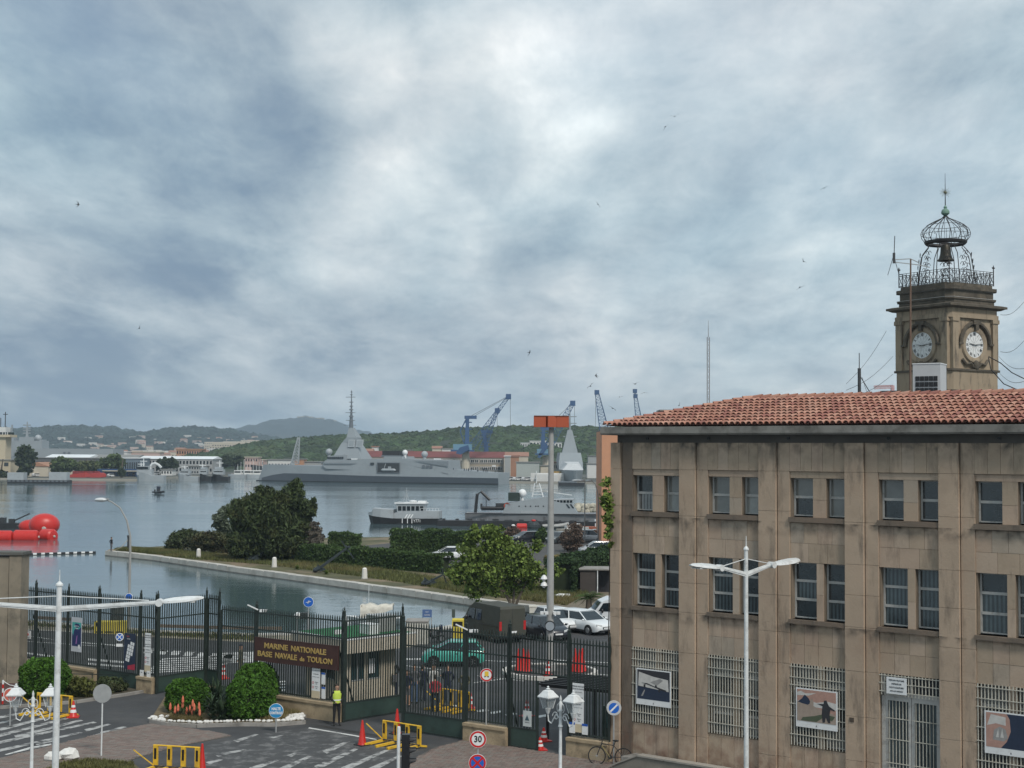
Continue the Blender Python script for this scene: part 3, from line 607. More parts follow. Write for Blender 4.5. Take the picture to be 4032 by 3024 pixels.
poster(xx+.24,2.36,1.55,1.36,'white framed poster of a parked jet, on the leftmost ground floor window grille',[
(dk,[(0,0),(1,0),(1,1),(0,1)]),(navy,[(0,0),(1,0),(1,.38),(0,.42)]),(pale,[(.03,.44),(.97,.34),(.95,.74),(.5,.8),(.05,.92)]),(greyc,[(.4,.6),(.6,.5),(.8,.7),(.7,.75)]),
(dk,[(.12,.55),(.35,.5),(.75,.36),(.9,.33),(.9,.38),(.62,.46),(.58,.55),(.54,.47),(.3,.56)]),(dk,[(.2,.4),(.26,.4),(.26,.52),(.2,.5)]),(dk,[(.66,.3),(.71,.3),(.71,.42),(.66,.42)]),(greyc,[(.12,.1),(.22,.32),(.25,.32),(.18,.1)])])
xx=.96+STEP*2
poster(xx+.26,2.34,1.58,1.36,'white framed poster of two figures on a slope, third grille from the left',[
(pinkc,[(0,0),(1,0),(1,1),(0,1)]),(pale,[(0,.62),(.2,.7),(.5,.62),(.8,.7),(1,.66),(1,.45),(0,.5)]),(pale,[(0,.9),(.1,.95),(.22,.88),(.5,.93),(.3,.82),(0,.8)]),(sandc,[(0,0),(1,0),(1,.3),(.6,.42),(.3,.58),(0,.62)]),
(navy,[(.02,.6),(.12,.7),(.2,.84),(.3,.74),(.36,.6),(.28,.53),(.12,.56)]),(sandc,[(.34,.4),(.38,.38),(.42,.4),(.43,.62),(.40,.74),(.36,.72),(.33,.6)]),(grn,[(.1,.02),(.5,.02),(.7,.2),(.9,.1),(.98,.25),(.7,.3),(.45,.2),(.15,.12)]),
(dk,[(.66,.02),(.72,.04),(.74,.2),(.8,.04),(.86,.04),(.84,.3),(.86,.45),(.97,.42),(.97,.46),(.84,.55),(.8,.62),(.76,.74),(.7,.72),(.69,.62),(.52,.6),(.66,.54),(.64,.3)])])
xx=.96+STEP*4
poster(xx+.28,2.32,1.7,1.36,'white framed poster with a sailing ship beside a dark field, cut by the right edge',[
(navy,[(0,0),(1,0),(1,1),(0,1)]),(pinkc,[(0,0),(.3,0),(.42,.2),(.5,.5),(.48,.85),(.42,1),(0,1)]),(pale,[(.02,.62),(.2,.7),(.4,.66),(.4,.9),(.1,.95)]),(greyc,[(.14,.22),(.36,.2),(.44,.3),(.4,.55),(.28,.62),(.16,.5)]),(pale,[(.2,.3),(.26,.3),(.25,.56)]),(pale,[(.29,.3),(.36,.3),(.33,.58)])])
# ---- tiled roof
tile_ms=[M('roof_tile_'+n,c,.85,var=.18,scale=3,island=.16,dirt=(.12,.07,.05),dscale=4,damt=.35)for n,c in(('a',(.33,.15,.105)),('b',(.38,.185,.13)),('c',(.27,.11,.085)),('d',(.41,.22,.16)))]
for a in 'abcd':MATS['roof_tile_'+a].name={'a':'terracotta','b':'terracotta_light','c':'terracotta_dark','d':'terracotta_pale'}[a]
RY0,RY1,RZ0,RZ1=-.42,3.8,12.99,14.12;SL=math.hypot(RY1-RY0,RZ1-RZ0);sang=math.atan2(RZ1-RZ0,RY1-RY0)
roof=MB();xr=RY1-RY0-.12
roof.add([(-.12,RY0,RZ0),(XE,RY0,RZ0),(XE,RY1,RZ1),(xr,RY1,RZ1),(-.12,8.0,RZ0),(XE,8.0,RZ0)],[(0,1,2,3),(0,3,4),(3,2,5,4),(1,5,2)])
rf=roof.build('roof',M('roof_bed',(.14,.06,.045),.9,var=.2),B)
def tile_geo(mb,L,r0,r1,T,mi=0,n=5,th=.018):
 vs=[]
 for u,r,zz in((0,r0,.035),(L,r1,-.008)):
  for rr in(r,r-th):
   for i in range(n+1):t=PI*i/n;vs.append(T@Vector((rr*math.cos(t),u,zz+rr*math.sin(t))))
 k=n+1;fs=[]
 for i in range(n):fs+=[(i,i+1,2*k+i+1,2*k+i),(k+i+1,k+i,3*k+i,3*k+i+1),(i+1,i,k+i,k+i+1)]
 mb.add(vs,fs,mi)
tm=[]
for mm in tile_ms:
 b_=MB();tile_geo(b_,.56,.112,.086,Matrix.Identity(4));tm.append(b_.mesh('roof_tile',mm,True))
TW,TL=.235,.47;rows=int(SL/TL);place=[]
for j in range(rows+1):
 for i in range(int(XE/TW)+2):
  x=-.05+i*TW;s_=j*TL-.06;y=RY0+s_*math.cos(sang)
  if x<y-RY0-.1 or x>XE-.1 or s_>SL-.25:continue
  place.append((x+random.uniform(-.008,.008),y,RZ0+s_*math.sin(sang)+.012,random.uniform(-.03,.03)))
def vis_tile(p):q=proj(BM4@Vector(p[:3]));return q[0]<4060
place.sort(key=lambda p:(not vis_tile(p),-p[0]));st=MB()
for n_,(x,y,z,a)in enumerate(place):
 if n_<300:
  o=link('roof_tile',random.choice(tm),rf);o.location=(x,y,z);o.rotation_euler=(sang,0,a)
 else:tile_geo(st,.56,.112,.086,Matrix.Translation((x,y,z))@Matrix.Rotation(a,4,'Z')@Matrix.Rotation(sang,4,'X'),random.randrange(4))
tag(st.build('more_roof_tiles',tile_ms,rf,True),kind='stuff')
rt=[];
for mm in tile_ms:
 b_=MB();tile_geo(b_,.44,.125,.11,Matrix.Identity(4),n=6,th=.02);rt.append(b_.mesh('ridge_tile',mm,True))
for i in range(int((XE-xr)/.38)):
 o=link('ridge_tile',random.choice(rt),rf);o.location=(xr+.42+i*.38,RY1,RZ1+.03);o.rotation_euler=(0,0,PI/2+random.uniform(-.02,.02))
hv=Vector((xr+.12,RY1-RY0,RZ1-RZ0));hn=int(hv.length/.38)
for i in range(hn):
 p=Vector((-.12,RY0,RZ0))+hv*(i/hn);o=link('ridge_tile',random.choice(rt),rf);o.location=p+Vector((0,0,.03));d=hv.normalized()
 o.rotation_euler=(math.asin(d.z),0,math.atan2(d.y,d.x)-PI/2)
pw=thing('ramp_parapet','low stone parapet with flat coping slabs along the foot of the brown building','wall',BM4@Vector((.9,-2.0,0)),RZB)
a=BM4.inverted()@at(2508,2972,.72);
x_s=a.x;yy=a.y
pw.location=BM4@Vector((x_s,yy,0));
m=MB();m.prism([(-1.15,.02),(0,.02),(12,.02),(12,.66),(0,.66),(-1.15,.12)],0,.28,ax='y');m.build('parapet_wall',M('parapet_stone',(.24,.215,.18),.9,var=.15,scale=1.5,world=True,dirt=(.1,.085,.07),dscale=1,damt=.5),pw)
capm=M('coping',(.34,.31,.27),.85,var=.15,scale=1.2,world=True,dirt=(.14,.12,.1),dscale=1.2)
MB().prism([(-1.2,.12),(0,.66),(0,.72),(-1.2,.18)],-.05,.34,ax='y').build('coping_slab',capm,pw)
cs=MB().b2((.01,-.05,.665),(1.19,.34,.725)).mesh('coping_slab',capm)
for i in range(10):link('coping_slab',cs,pw,(i*1.2,0,random.uniform(-.004,.004)))
structure(flat('building_terrace',[(q.x,q.y)for q in[BM4@Vector(p)for p in[(x_s-.9,yy+.29,0),(24,yy+.29,0),(24,-.14,0),(1.2,-.14,0)]]],concrete,.5,thick=.5))
MB_=None
# ---- salmon building behind the corner
a=aty(2370,1700,186);sb=thing('salmon_building','plain salmon coloured building showing as a narrow strip left of the stone building','building',(a.x,186,0))
MB().b2((0,0,0),(16,12,a.z+.1)).build('wall',M('salmon_render',(.56,.285,.17),.9,var=.08,scale=.2,dirt=(.4,.22,.14),dscale=.3),sb)
MB().b2((.0,-.1,a.z+.1),(16.3,12.3,a.z+.3)).build('roof',cornice_m,sb)
# ============= CLOCK TOWER
ts=stone_mat('tower_stone',(.32,.255,.18),streak=1.0);ts2=M('blackened_stone',(.085,.072,.055),.95,var=.35,scale=1.2,world=True,dirt=(.20,.165,.12),dscale=1.0,damt=.45,bump=.6,bscale=6);iron=M('wrought_iron',(.028,.024,.024),.6,var=.2)
r_=Vector((.956,-.292,0));v_=Vector((.292,.956,0));TWd=5.96
fc=aty(3743,1500,112);fc.z=0
rzt=math.atan2(.53,.847)
ctr=fc+Matrix.Rotation(rzt,3,'Z')@Vector((TWd/2,TWd/2,0))
T=thing('clock_tower','old square stone clock tower with two clock faces and an open iron bell cage','tower',ctr,rzt)
h=TWd/2
def sq(mb,w,z0,z1,w1=None,ch=0):
 w1=w1 or w
 if not ch:mb.loft([[(-w,-w,z0),(w,-w,z0),(w,w,z0),(-w,w,z0)],[(-w1,-w1,z1),(w1,-w1,z1),(w1,w1,z1),(-w1,w1,z1)]])
 else:
  R=lambda w,z:[(-w+ch,-w,z),(w-ch,-w,z),(w,-w+ch,z),(w,w-ch,z),(w-ch,w,z),(-w+ch,w,z),(-w,w-ch,z),(-w,-w+ch,z)]
  mb.loft([R(w,z0),R(w1,z1)])
m=MB();sq(m,h-.18,8,23.6,ch=.5);sq(m,h-.02,17.1,18.9,ch=.35);m.build('shaft',ts,T)
m=MB();sq(m,h+.9,16.4,16.95);sq(m,h+1.1,16.95,17.12);sq(m,h+.1,18.72,18.88,ch=.3);m.build('base_ledge',ts2,T)
for sx,sy in((-1,-1),(1,-1),(-1,1)):
 for dx,dy in((1,0),(0,1)):
  m=MB();cx,cy=sx*(h-.62*dx-.14*dy),sy*(h-.62*dy-.14*dx)
  m.box((cx,cy,20.9),(.62 if dx else.34,.34 if dx else.62,4.1));m.box((cx,cy,22.8),(.8 if dx else.5,.5 if dx else.8,.3));m.build('corner_pilaster',ts,T)
m=MB();sq(m,h+.04,22.95,23.3,ch=.3);sq(m,h-.05,23.3,23.95,ch=.3);m.build('entablature',ts,T)
m=MB();sq(m,h+.05,23.72,23.85,h+.3);sq(m,h+.4,23.85,24.03);sq(m,h+.4,24.03,24.12,h+.05);m.build('main_cornice',ts2,T)
m=MB();sq(m,h-.1,24.1,24.45,ch=.5);sq(m,h-.0,24.45,24.58,ch=.5);sq(m,h-.15,24.58,25.22,ch=.5);sq(m,h+.05,25.22,25.48,ch=.5);sq(m,h-.2,25.48,25.76,ch=.5);m.build('attic_block',ts2,T)
m=MB();sq(m,h+.03,24.582,24.61,ch=.5);sq(m,h-.12,25.19,25.215,ch=.5);m.build('lead_flashing',M('lead',(.4,.39,.37),.7),T)
face_m=M('clock_white',(.70,.71,.70),.5,var=.08,scale=3,dirt=(.35,.33,.28),dscale=2,damt=.5)
def clock(loc,rz):
 prof=[(1.05,0),(1.05,-.06),(1.2,-.12),(1.42,-.12),(1.5,-.02),(1.5,.1)]
 m=MB();m.lathe(prof,28,ax='y',caps=False);c=m.build('clock',ts,T,True,loc,rz)
 MB().lathe([(1.08,0),(1.08,-.03)],28,ax='y').build('dial',face_m,c)
 ro=['XII','I','II','III','IIII','V','VI','VII','VIII','IX','X','XI']
 for i,s_ in enumerate(ro):
  a_=2*PI*i/12;text_mesh('numeral',s_,.33,tk,c,(.84*math.sin(a_),-.04,.84*math.cos(a_)),(PI/2,a_,0),sx=.72,bold=.008)
 for i in range(12):
  a_=2*PI*(i+.5)/12;MB().bar((.1*math.sin(a_),-.034,.1*math.cos(a_)),(1.05*math.sin(a_),-.034,1.05*math.cos(a_)),.015,.004).build('panel_seam',M('print_grey',(.2,.2,.2)),c)
 for ang,l,w in((9.23/12*2*PI,.62,.13),(14/60*2*PI,1.0,.11)):
  MB().bar((-.25*math.sin(ang),-.07,-.25*math.cos(ang)),(l*math.sin(ang),-.07,l*math.cos(ang)),w,.02,w1=w*.5).build('hand',tk,c)
 m=MB();pts=[(1.72*math.cos(t),-.16,.05+1.72*math.sin(t))for t in np.linspace(-.0,PI,15)]
 m.path(pts,.17,6);m.box((0,-.22,1.78),(.9,.3,.34));m.box((-1.8,-.16,.05),(.5,.25,.16));m.box((1.8,-.16,.05),(.5,.25,.16));m.build('hood_moulding',ts2,c)
 m=MB();m.box((0,-.2,1.45),(.34,.3,.6));m.build('keystone',ts2,c);MB().sph((0,-.2,-1.65),.32,(1,.6,1.3)).build('carved_mask',ts2,c)
 for s_ in(-1,1):MB().path([(s_*1.5,-.1,-1.2),(s_*1.1,-.14,-1.6),(s_*.6,-.16,-1.5),(s_*.3,-.16,-1.8)],.12,6).build('carved_garland',ts2,c)
 return c
clock((0,-h+.16,20.85),0);clock((-h+.16,0,20.85),-PI/2)
rw=h-.35;zr=25.76
for(ax,ay),(bx,by)in(((-rw,-rw),(rw,-rw)),((rw,-rw),(rw,rw)),((rw,rw),(-rw,rw)),((-rw,rw),(-rw,-rw))):
 m=MB()
 for z in(.05,.15,.95,1.12):m.bar((ax,ay,zr+z),(bx,by,zr+z),.035)
 n=13
 for i in range(n):
  p=Vector((ax+(bx-ax)*i/n,ay+(by-ay)*i/n,zr));q=Vector((ax+(bx-ax)*(i+1)/n,ay+(by-ay)*(i+1)/n,zr))
  m.bar(p,p+Vector((0,0,1.1)),.03);m.bar(p+Vector((0,0,.15)),q+Vector((0,0,.95)),.022);m.bar(p+Vector((0,0,.95)),q+Vector((0,0,.15)),.022)
 m.build('railing',iron,T)
for sx,sy in((-1,-1),(1,-1),(1,1),(-1,1)):
 m=MB();m.bar((sx*rw,sy*rw,zr),(sx*rw,sy*rw,zr+1.3),.06);z=zr+1.3
 m.prism([(-.05,0),(.05,0),(.03,.1),(.16,.16),(.17,.26),(.08,.22),(.05,.3),(0,.42),(-.05,.3),(-.08,.22),(-.17,.26),(-.16,.16),(-.03,.1)],-.02,.02,ax='y');
 k0=len(m.v)-26;m.v[k0:]=[(x+sx*rw,y+sy*rw,zz+z)for x,y,zz in m.v[k0:]];m.build('fleur_finial',iron,T)
def cage_r(z):return np.interp(z,[25.8,27.0,28.3,28.55,28.8,29.1,29.45],[2.4,2.25,2.05,1.95,1.65,1.42,1.55])
for i in range(8):
 a_=PI/8+i*PI/4;ca,sa=math.cos(a_),math.sin(a_)
 MB().path([(cage_r(z)*ca,cage_r(z)*sa,z)for z in np.linspace(25.8,29.45,11)],.035,5).build('cage_rib',iron,T)
 a2=a_+PI/4;m=MB()
 for j in range(5):
  z=26.3+j*.52;f_=.3+.2*(j%2)
  c=Vector((cage_r(z)*math.cos(a_+.39),cage_r(z)*math.sin(a_+.39),z));tx=Vector((-math.sin(a_+.39),math.cos(a_+.39),0))
  for sgn in(-1,1):
   m.path([c+tx*sgn*(.1+(.30-j*.03)*(1-t)*math.cos(t*5))+Vector((0,0,.24*math.sin(t*5)*(1-t*.5)))for t in np.linspace(0,1,9)],.026,4)
 m.build('iron_scroll',iron,T)
MB().lathe([(1.55,29.25),(1.68,29.38),(1.72,29.52),(1.6,29.58),(1.5,29.4)],24,caps=False).build('cage_ring',iron,T)
op=[(1.68,29.55),(1.9,29.85),(1.96,30.2),(1.82,30.55),(1.42,30.9),(.85,31.2),(.3,31.45),(.05,31.72)]
for i in range(14):
 a_=2*PI*i/14;MB().path([(r*math.cos(a_),r*math.sin(a_),z)for r,z in op],.028,5).build('onion_rib',iron,T)
m=MB()
for r,z in((1.96,30.1),(1.5,30.85)):m.path([(r*math.cos(t),r*math.sin(t),z)for t in np.linspace(0,2*PI,25)[:-1]],.02,4,closed=True)
for i in range(14):
 a_=2*PI*(i+.5)/14
 m.path([(r*math.cos(a_),r*math.sin(a_),z)for r,z in((1.7,29.55),(1.5,29.85),(1.65,30.1),(1.85,29.95),(1.8,30.4),(1.35,30.85))],.015,4)
m.build('onion_scrolls',iron,T)
MB().lathe([(.02,29.3),(.3,29.25),(.40,29.0),(.44,28.5),(.54,28.15),(.70,27.95),(.66,27.92),(.3,28.0)],16,caps=False).build('bell',M('bronze',(.05,.045,.035),.5,metal=.6),T,True)
MB().bar((-1.5,0,29.4),(1.5,0,29.4),.12,.16).build('bell_beam',iron,T)
MB().lathe([(.05,31.6),(.12,31.66),(.32,31.82),(.34,31.98),(.26,32.16),(.11,32.26),(.15,32.36),(.09,32.46),(.03,32.55)],14).build('copper_ball',M('verdigris',(.14,.24,.19),.7,var=.2),T,True)
MB().tube((0,0,32.4),(0,0,35.2),.045,.012,6).build('spire_rod',iron,T)
m=MB()
for i in range(20):
 a_=2*PI*i/20;l=.42 if i%2 else.32;m.bar((0,0,33.6),(l*math.cos(a_),-l*math.cos(a_)*.6,33.6+l*math.sin(a_)),.04,.02,w1=.008)
m.sph((0,0,33.6),.12,n=8);m.build('sunburst',M('old_gilding',(.12,.12,.07),.6),T)
# ============= FENCE LINE
GA,GB=at(1350,2843),at(2230,2976)
GD=(GB-GA).normalized();GRZ=math.atan2(GD.y,GD.x)
def gp(px):
 lo,hi=-60.0,60.0
 for _ in range(40):
  mid=(lo+hi)/2
  if proj(GA+GD*mid)[0]<px:lo=mid
  else:hi=mid
 return GA+GD*lo
BZ0,BZ1=.85,4.66;SP=.14
bars={}
def bar_mesh_(h):
 h=round(h,2)
 if h not in bars:
  m=MB();m.bar((0,0,0),(0,0,h-.1),.042);m.bar((0,0,h-.1),(0,0,h),.042,w1=.008,h1=.008);bars[h]=m.mesh('bar',green_iron)
 return bars[h]
def panel_fence(t,x0,x1,z0=BZ0,z1=BZ1,rails=(3.66,4.42),slope=0.0,low=None):
 n=max(2,round((x1-x0)/SP));m=MB()
 for z in((z0+.06,)if low is None else low)+tuple(rails):m.b2((x0,-.022,z-.03),(x1,.022,z+.03))
 m.build('rail',green_iron,t)
 for i in range(n+1):
  x=x0+(x1-x0)*i/n;link('bar',bar_mesh_(z1-z0),t,(x,0,z0)).location.x+=random.uniform(-.006,.006)
def post(t,x,z0,z1,w=.075,bracket=True):
 w*=.8
 m=MB();m.bar((x,0,z0),(x,0,z1-.12),w);m.lathe([(w*.7,z1-.12),(w*.75,z1-.08),(w*.3,z1-.03),(w*.42,z1+.02),(.01,z1+.1)],8,(x,0,0))
 if bracket:
  for z in(3.66,4.3):m.prism([(x-w*.5,z-.28),(x+w*.5,z-.28),(x+w*1.1,z-.05),(x+w*1.1,z+.05),(x+w*.5,z+.24),(x-w*.5,z+.24),(x-w*1.1,z+.05),(x-w*1.1,z-.05)],-.03,.03,ax='y')
 return m.build('post',green_iron,t)
def fence_on_wall(pa,pb,label,wallh=.78,strut=True,endposts=True):
 A,Bp=gp(pa),gp(pb);L=(Bp-A).length;t=thing('iron_fence',label,'fence',A,GRZ)
 MB().b2((0,-.22,-.1),(L,.22,wallh-.12)).build('low_wall',sandstone,t);
 n=max(1,round(L/1.5));cm=MB().b2((.008,-.27,wallh-.12),(L/n-.008,.27,wallh)).mesh('coping_stone',sandstone)
 for i in range(n):link('coping_stone',cm,t,(i*L/n,0,random.uniform(-.003,.003)))
 panel_fence(t,.08,L-.08)
 if endposts:post(t,.04,wallh,4.88,.06);post(t,L-.04,wallh,4.88,.06)
 if strut:MB().bar((L-.3,.05,3.2),(L-.3,1.3,.1),.05).build('strut',green_iron,t)
 return t,L
def gate_leaf(A,Bp,label,name='iron_gate',pz=.82,posts=(1,1),z1=BZ1,top=None):
 L=(Bp-A).length;rz=math.atan2((Bp-A).y,(Bp-A).x);t=thing(name,label,'gate',A,rz)
 m=MB();m.b2((.04,-.012,.06),(L-.04,.012,pz));m.build('lower_panel',green_panel,t)
 m=MB()
 for x in(.03,L-.03):m.b2((x-.035,-.035,.04),(x+.035,.035,z1-.25))
 m.b2((.06,-.03,.04),(L-.06,.03,.11));m.b2((.06,-.03,pz-.03),(L-.06,.03,pz+.04));m.build('gate_frame',green_iron,t)
 panel_fence(t,.1,L-.1,z0=pz,rails=(3.66,4.42),z1=z1,low=())
 if posts[0]:post(t,-.04,.0,4.95,.11)
 if posts[1]:post(t,L+.04,.0,4.9,.10)
 return t,L
fence_on_wall(-80,134,'leftmost green iron fence section on a low stone wall before the concrete pillar')
gate_leaf(gp(138),gp(262),'narrow closed green iron gate behind the round bush at far left','iron_gate')
fence_on_wall(263,383,'green iron fence section on a low wall carrying the turquoise swirl poster')
gate_leaf(gp(388),gp(546),'closed green iron gate carrying the dark blue tilted map poster')
fence_on_wall(549,610,'short green iron fence section on a stone pier with a tall white notice',strut=False)
A=gp(618);Bq=at(806,2701);C_=at(858,2708)
gate_leaf(A,Bq,'green iron gate leaf swung open inward, left of the saluting road entrance'.replace('saluting ',''),posts=(1,1))
gate_leaf(Bq+(Bq-A).normalized()*.12,C_,'short folding end of the open left gate, with tall corner post',posts=(0,1))
gate_leaf(gp(864),gp(1002),'closed green iron gate leaf behind the clipped bushes, left of the brown name board',posts=(0,1))
t3,L3=fence_on_wall(1006,1347,'green iron fence section on a low stone wall bearing the brown name board',wallh=.8)
gB=gate_leaf(gp(1354),at(1579,2808),'tall green gate leaf swung open inward beside the guard in yellow vest')
gate_leaf(gp(1588),gp(1828),'closed wide green gate leaf in front of the waiting group',posts=(1,1))
fence_on_wall(1834,2002,'green iron fence section on a low pale wall behind the speed limit sign')
gate_leaf(gp(2008),gp(2118),'narrow green pedestrian gate with a small triangle notice',posts=(1,0),z1=3.05)
A,Bp=gp(2006),gp(2238);L=(Bp-A).length;ov=thing('gate_overthrow','green iron barred panel spanning above the pedestrian gate and opening','gate',A,GRZ);panel_fence(ov,.05,L-.05,z0=3.05,rails=(3.66,4.42),low=(3.08,));post(ov,.0,0,5.05,.11)
post(ov,L,0,5.0,.12)
fence_on_wall(2240,2404,'green iron fence section on a low pale wall behind the leaning bicycle',strut=False)
for px,lab in((1012,'small white camera on the fence post left of the brown name board'),(1838,'small white camera on the fence post above the turquoise car')):
 p=gp(px);t=thing('security_camera',lab,'camera',(p.x,p.y,4.55));MB().bar((-.5,-.1,.25),(.0,-.1,.02),.05).build('arm',white_plastic,t);MB().box((.25,-.1,-.02),(.35,.12,.12),-.2).build('camera_housing',white_plastic,t)
A=gp(1007);Lb=(gp(1338)-A).length;nb=thing('name_board','long brown board with gold letters reading MARINE NATIONALE BASE NAVALE de TOULON','sign',A+Vector((0,0,2.28)),GRZ)
MB().b2((.02,-.16,0),(Lb,-.10,1.02)).build('board',wood_brown,nb)
m=MB();m.b2((.0,-.17,-.03),(Lb+.02,-.09,0));m.b2((.0,-.17,1.02),(Lb+.02,-.09,1.05));m.build('board_trim',wood_brown,nb)
def fit_text(parent,s_,size,x0,x1,z):
 o=text_mesh('lettering',s_,size,gold,parent,((x0+x1)/2,-.17,z),bold=.008,extrude=.012)
 w=max(v.co.x for v in o.data.vertices)-min(v.co.x for v in o.data.vertices);o.scale.x=(x1-x0)/w
for s_,sz,a_,b_,z_ in(('MARINE',.34,.125,.41,.70),('NATIONALE',.34,.45,.86,.70),('BASE',.34,.045,.22,.31),('NAVALE',.34,.26,.52,.31),('de',.26,.555,.61,.28),('TOULON',.34,.645,.935,.31)):fit_text(nb,s_,sz,Lb*a_,Lb*b_,z_)
def notice(px,z0,w,h,label,lines,name='notice_board',col=white_plastic,ts_=.08,pictos=0,cat='notice',y=-.08,foot=False,kx=0):
 A=gp(px);t=thing(name,label,cat,A+Vector((0,0,z0)),GRZ);MB().b2((0,y-.015,0),(w,y,h)).build('board',col,t)
 for s_,zz,sz in lines:text_mesh('lettering',s_,sz,tk,t,(w/2,y-.02,zz),sx=.8,extrude=.001)
 for k in range(pictos):
  z=h*.36-k*.2;MB().lathe([(.055,0),(.055,-.006),(.04,-.006),(.04,0)],14,(w*.18,y-.018,z),ax='y',caps=False).build('prohibition_ring',M('print_red',(.5,.03,.03),.6,var=0),t)
  text_mesh('lettering','Défense de',.06,tk,t,(w*.6,y-.02,z+.03),sx=.7,extrude=.001);text_mesh('lettering',['filmer','fumer'][k],.06,tk,t,(w*.6,y-.02,z-.04),sx=.7,extrude=.001)
 if foot:MB().b2((0,y-.019,0),(w,y-.016,h*.17)).build('beige_foot',M('print_beige',(.55,.47,.33),.6),t)
 return t
LN=lambda h:[('TERRAIN MILITAIRE',h-.12,.085),('DEFENSE DE PENETRER',h-.22,.075),('sous peine de poursuites',h-.34,.05),('Règlement de police',h-.55,.07),('ACCES REGLEMENTE',h-.66,.07),('AU PERSONNEL',h-.82,.06),('Interdiction de stationner',h-.94,.05)]
notice(573,1.02,.42,1.9,'tall white military notice on the short fence section at the left gateway',LN(1.9),pictos=2,foot=True)
notice(1231,.9,.50,1.88,'tall white military notice under the brown name board',LN(1.88),pictos=2,foot=True)
notice(2258,1.0,.52,1.9,'tall white military notice at the right end of the fence',LN(1.9),pictos=2,foot=True)
for px,lab,z in((1270,'upper of two small blue-headed papers right of the notice below the name board',1.55),(1271,'lower of two small blue-headed papers right of the notice below the name board',.92)):
 t=notice(px,z,.22,.52,lab,[('AVIS',.46,.06),('Horaires',.32,.05),('07h - 19h',.22,.05)][:1],y=-.09)
 MB().b2((0,-.112,.44),(.22,-.108,.52)).build('blue_header',blue_sign,t)
for px,lab in((2247,'left of two small white papers in blue holders at the right fence end'),(2297,'right of two small white papers in blue holders at the right fence end')):
 t=notice(px,.95,.26,.36,lab,[],y=-.10);MB().b2((0,-.122,.33),(.26,-.118,.42)).build('blue_header',blue_sign,t)
for px,lab in((556,'left of two small white papers under the tall notice at the left gateway'),(583,'right of two small white papers under the tall notice at the left gateway')):notice(px,.72,.27,.36,lab,[('INFO',.25,.06)],y=-.1)
t=notice(108,1.9,.32,.42,'small white notice with pictograms on the leftmost fence section',[('ACCES',.36,.07),('INTERDIT',.07,.06)])
MB().lathe([(.07,0),(.07,-.01)],14,(.09,-.1,.22),ax='y').build('pictogram',M('print_red',(.5,.03,.03)),t)
t=notice(2064,.95,.40,.62,'pale framed notice with a grey triangle on the pedestrian gate',[('VIGIPIRATE',.16,.055)],col=M('notice_pale',(.5,.53,.52),.6))
m=MB();m.add([(.09,-.102,.24),(.31,-.102,.24),(.2,-.102,.46)],[(0,1,2)]);m.build('triangle_symbol',M('print_slate',(.05,.09,.11),.6),t)
A=gp(283);t=thing('swirl_poster','large poster with a turquoise swirl on a dark blue ground and pale border','poster',A+Vector((0,0,1.55)),GRZ)
MB().b2((0,-.1,0),(.82,-.085,1.75)).build('board',M('poster_pale',(.5,.52,.55),.5),t)
pq=lambda mat,poly,k:(lambda m:m.build('printed_picture',mat,t))(MB().add([(x,-.104-.001*k,z)for x,z in poly],[tuple(range(len(poly)))]))
pq(pn('deep_blue',(.02,.035,.12)),[(.07,.28),(.78,.28),(.78,1.5),(.07,1.5)],0);pq(pn('teal',(.07,.38,.36)),[(.07,1.0),(.15,.8),(.2,1.05),(.35,1.2),(.6,1.15),(.78,1.3),(.78,1.5),(.07,1.5)],1);pq(pn('deep_blue',(.02,.035,.12)),[(.25,1.35),(.45,1.2),(.7,1.3),(.6,1.42),(.35,1.45)],2);pq(pn('violet',(.28,.12,.35)),[(.35,.4),(.45,.4),(.5,.85),(.42,.8)],1);pq(white_plastic,[(.55,.2),(.68,.15),(.74,.25),(.68,.38),(.56,.36)],2)
t0_=t;text_mesh('lettering','EXPOSITION',.09,white_plastic,t,(.42,-.107,1.3),sx=.7,extrude=.001);text_mesh('lettering','MUSEE',.09,white_plastic,t,(.42,-.107,1.18),sx=.7,extrude=.001)
A=gp(491);t=thing('map_poster','dark navy poster with a tilted white grid map and red foot','poster',A+Vector((0,0,1.02)),GRZ)
MB().b2((0,-.1,0),(.84,-.085,1.78)).build('board',navy,t)
pq=lambda mat,poly,k:(lambda m:m.build('printed_picture',mat,t))(MB().add([(x,-.104-.001*k,z)for x,z in poly],[tuple(range(len(poly)))]))
pq(pn('crimson',(.4,.03,.06)),[(.3,0),(.84,0),(.84,.3),(.3,.18)],0)
for j in range(6):
 for i in range(3):
  x,z=.12+i*.15+j*.04,.42+j*.17-i*.03
  if(i==2 and j in(0,1))or(i==0 and j>4):continue
  pq(white_plastic,[(x,z),(x+.13,z-.03),(x+.165,z+.12),(x+.035,z+.15)],1)
text_mesh('lettering','PORT',.1,M('print_redtext',(.6,.1,.1)),t,(.3,-.107,1.62),sx=.8,extrude=.001);text_mesh('lettering','MILITAIRE',.07,white_plastic,t,(.35,-.107,1.5),sx=.8,extrude=.001)
p=at(-40,2568);cp=thing('concrete_pillar','tall weathered concrete pillar behind the fence at the left edge','pillar',(at(80,2590).x,73,0))
pm=M('pillar_concrete',(.24,.205,.155),.9,var=.2,scale=.7,dirt=(.08,.075,.06),dscale=.8,damt=.8)
X1=aty(80,2400,73).x-cp.location.x;zt=aty(40,2185,73).z
MB().b2((X1-.62,0,0),(X1,1.2,zt)).build('pillar_shaft',pm,cp);MB().b2((X1-3,.06,0),(X1-.66,1.2,zt-.1)).build('pillar_wall',pm,cp);MB().b2((X1-3,-.08,zt),(X1+.08,1.3,zt+.14)).build('pillar_cap',M('pillar_cap',(.1,.1,.09),.9),cp)
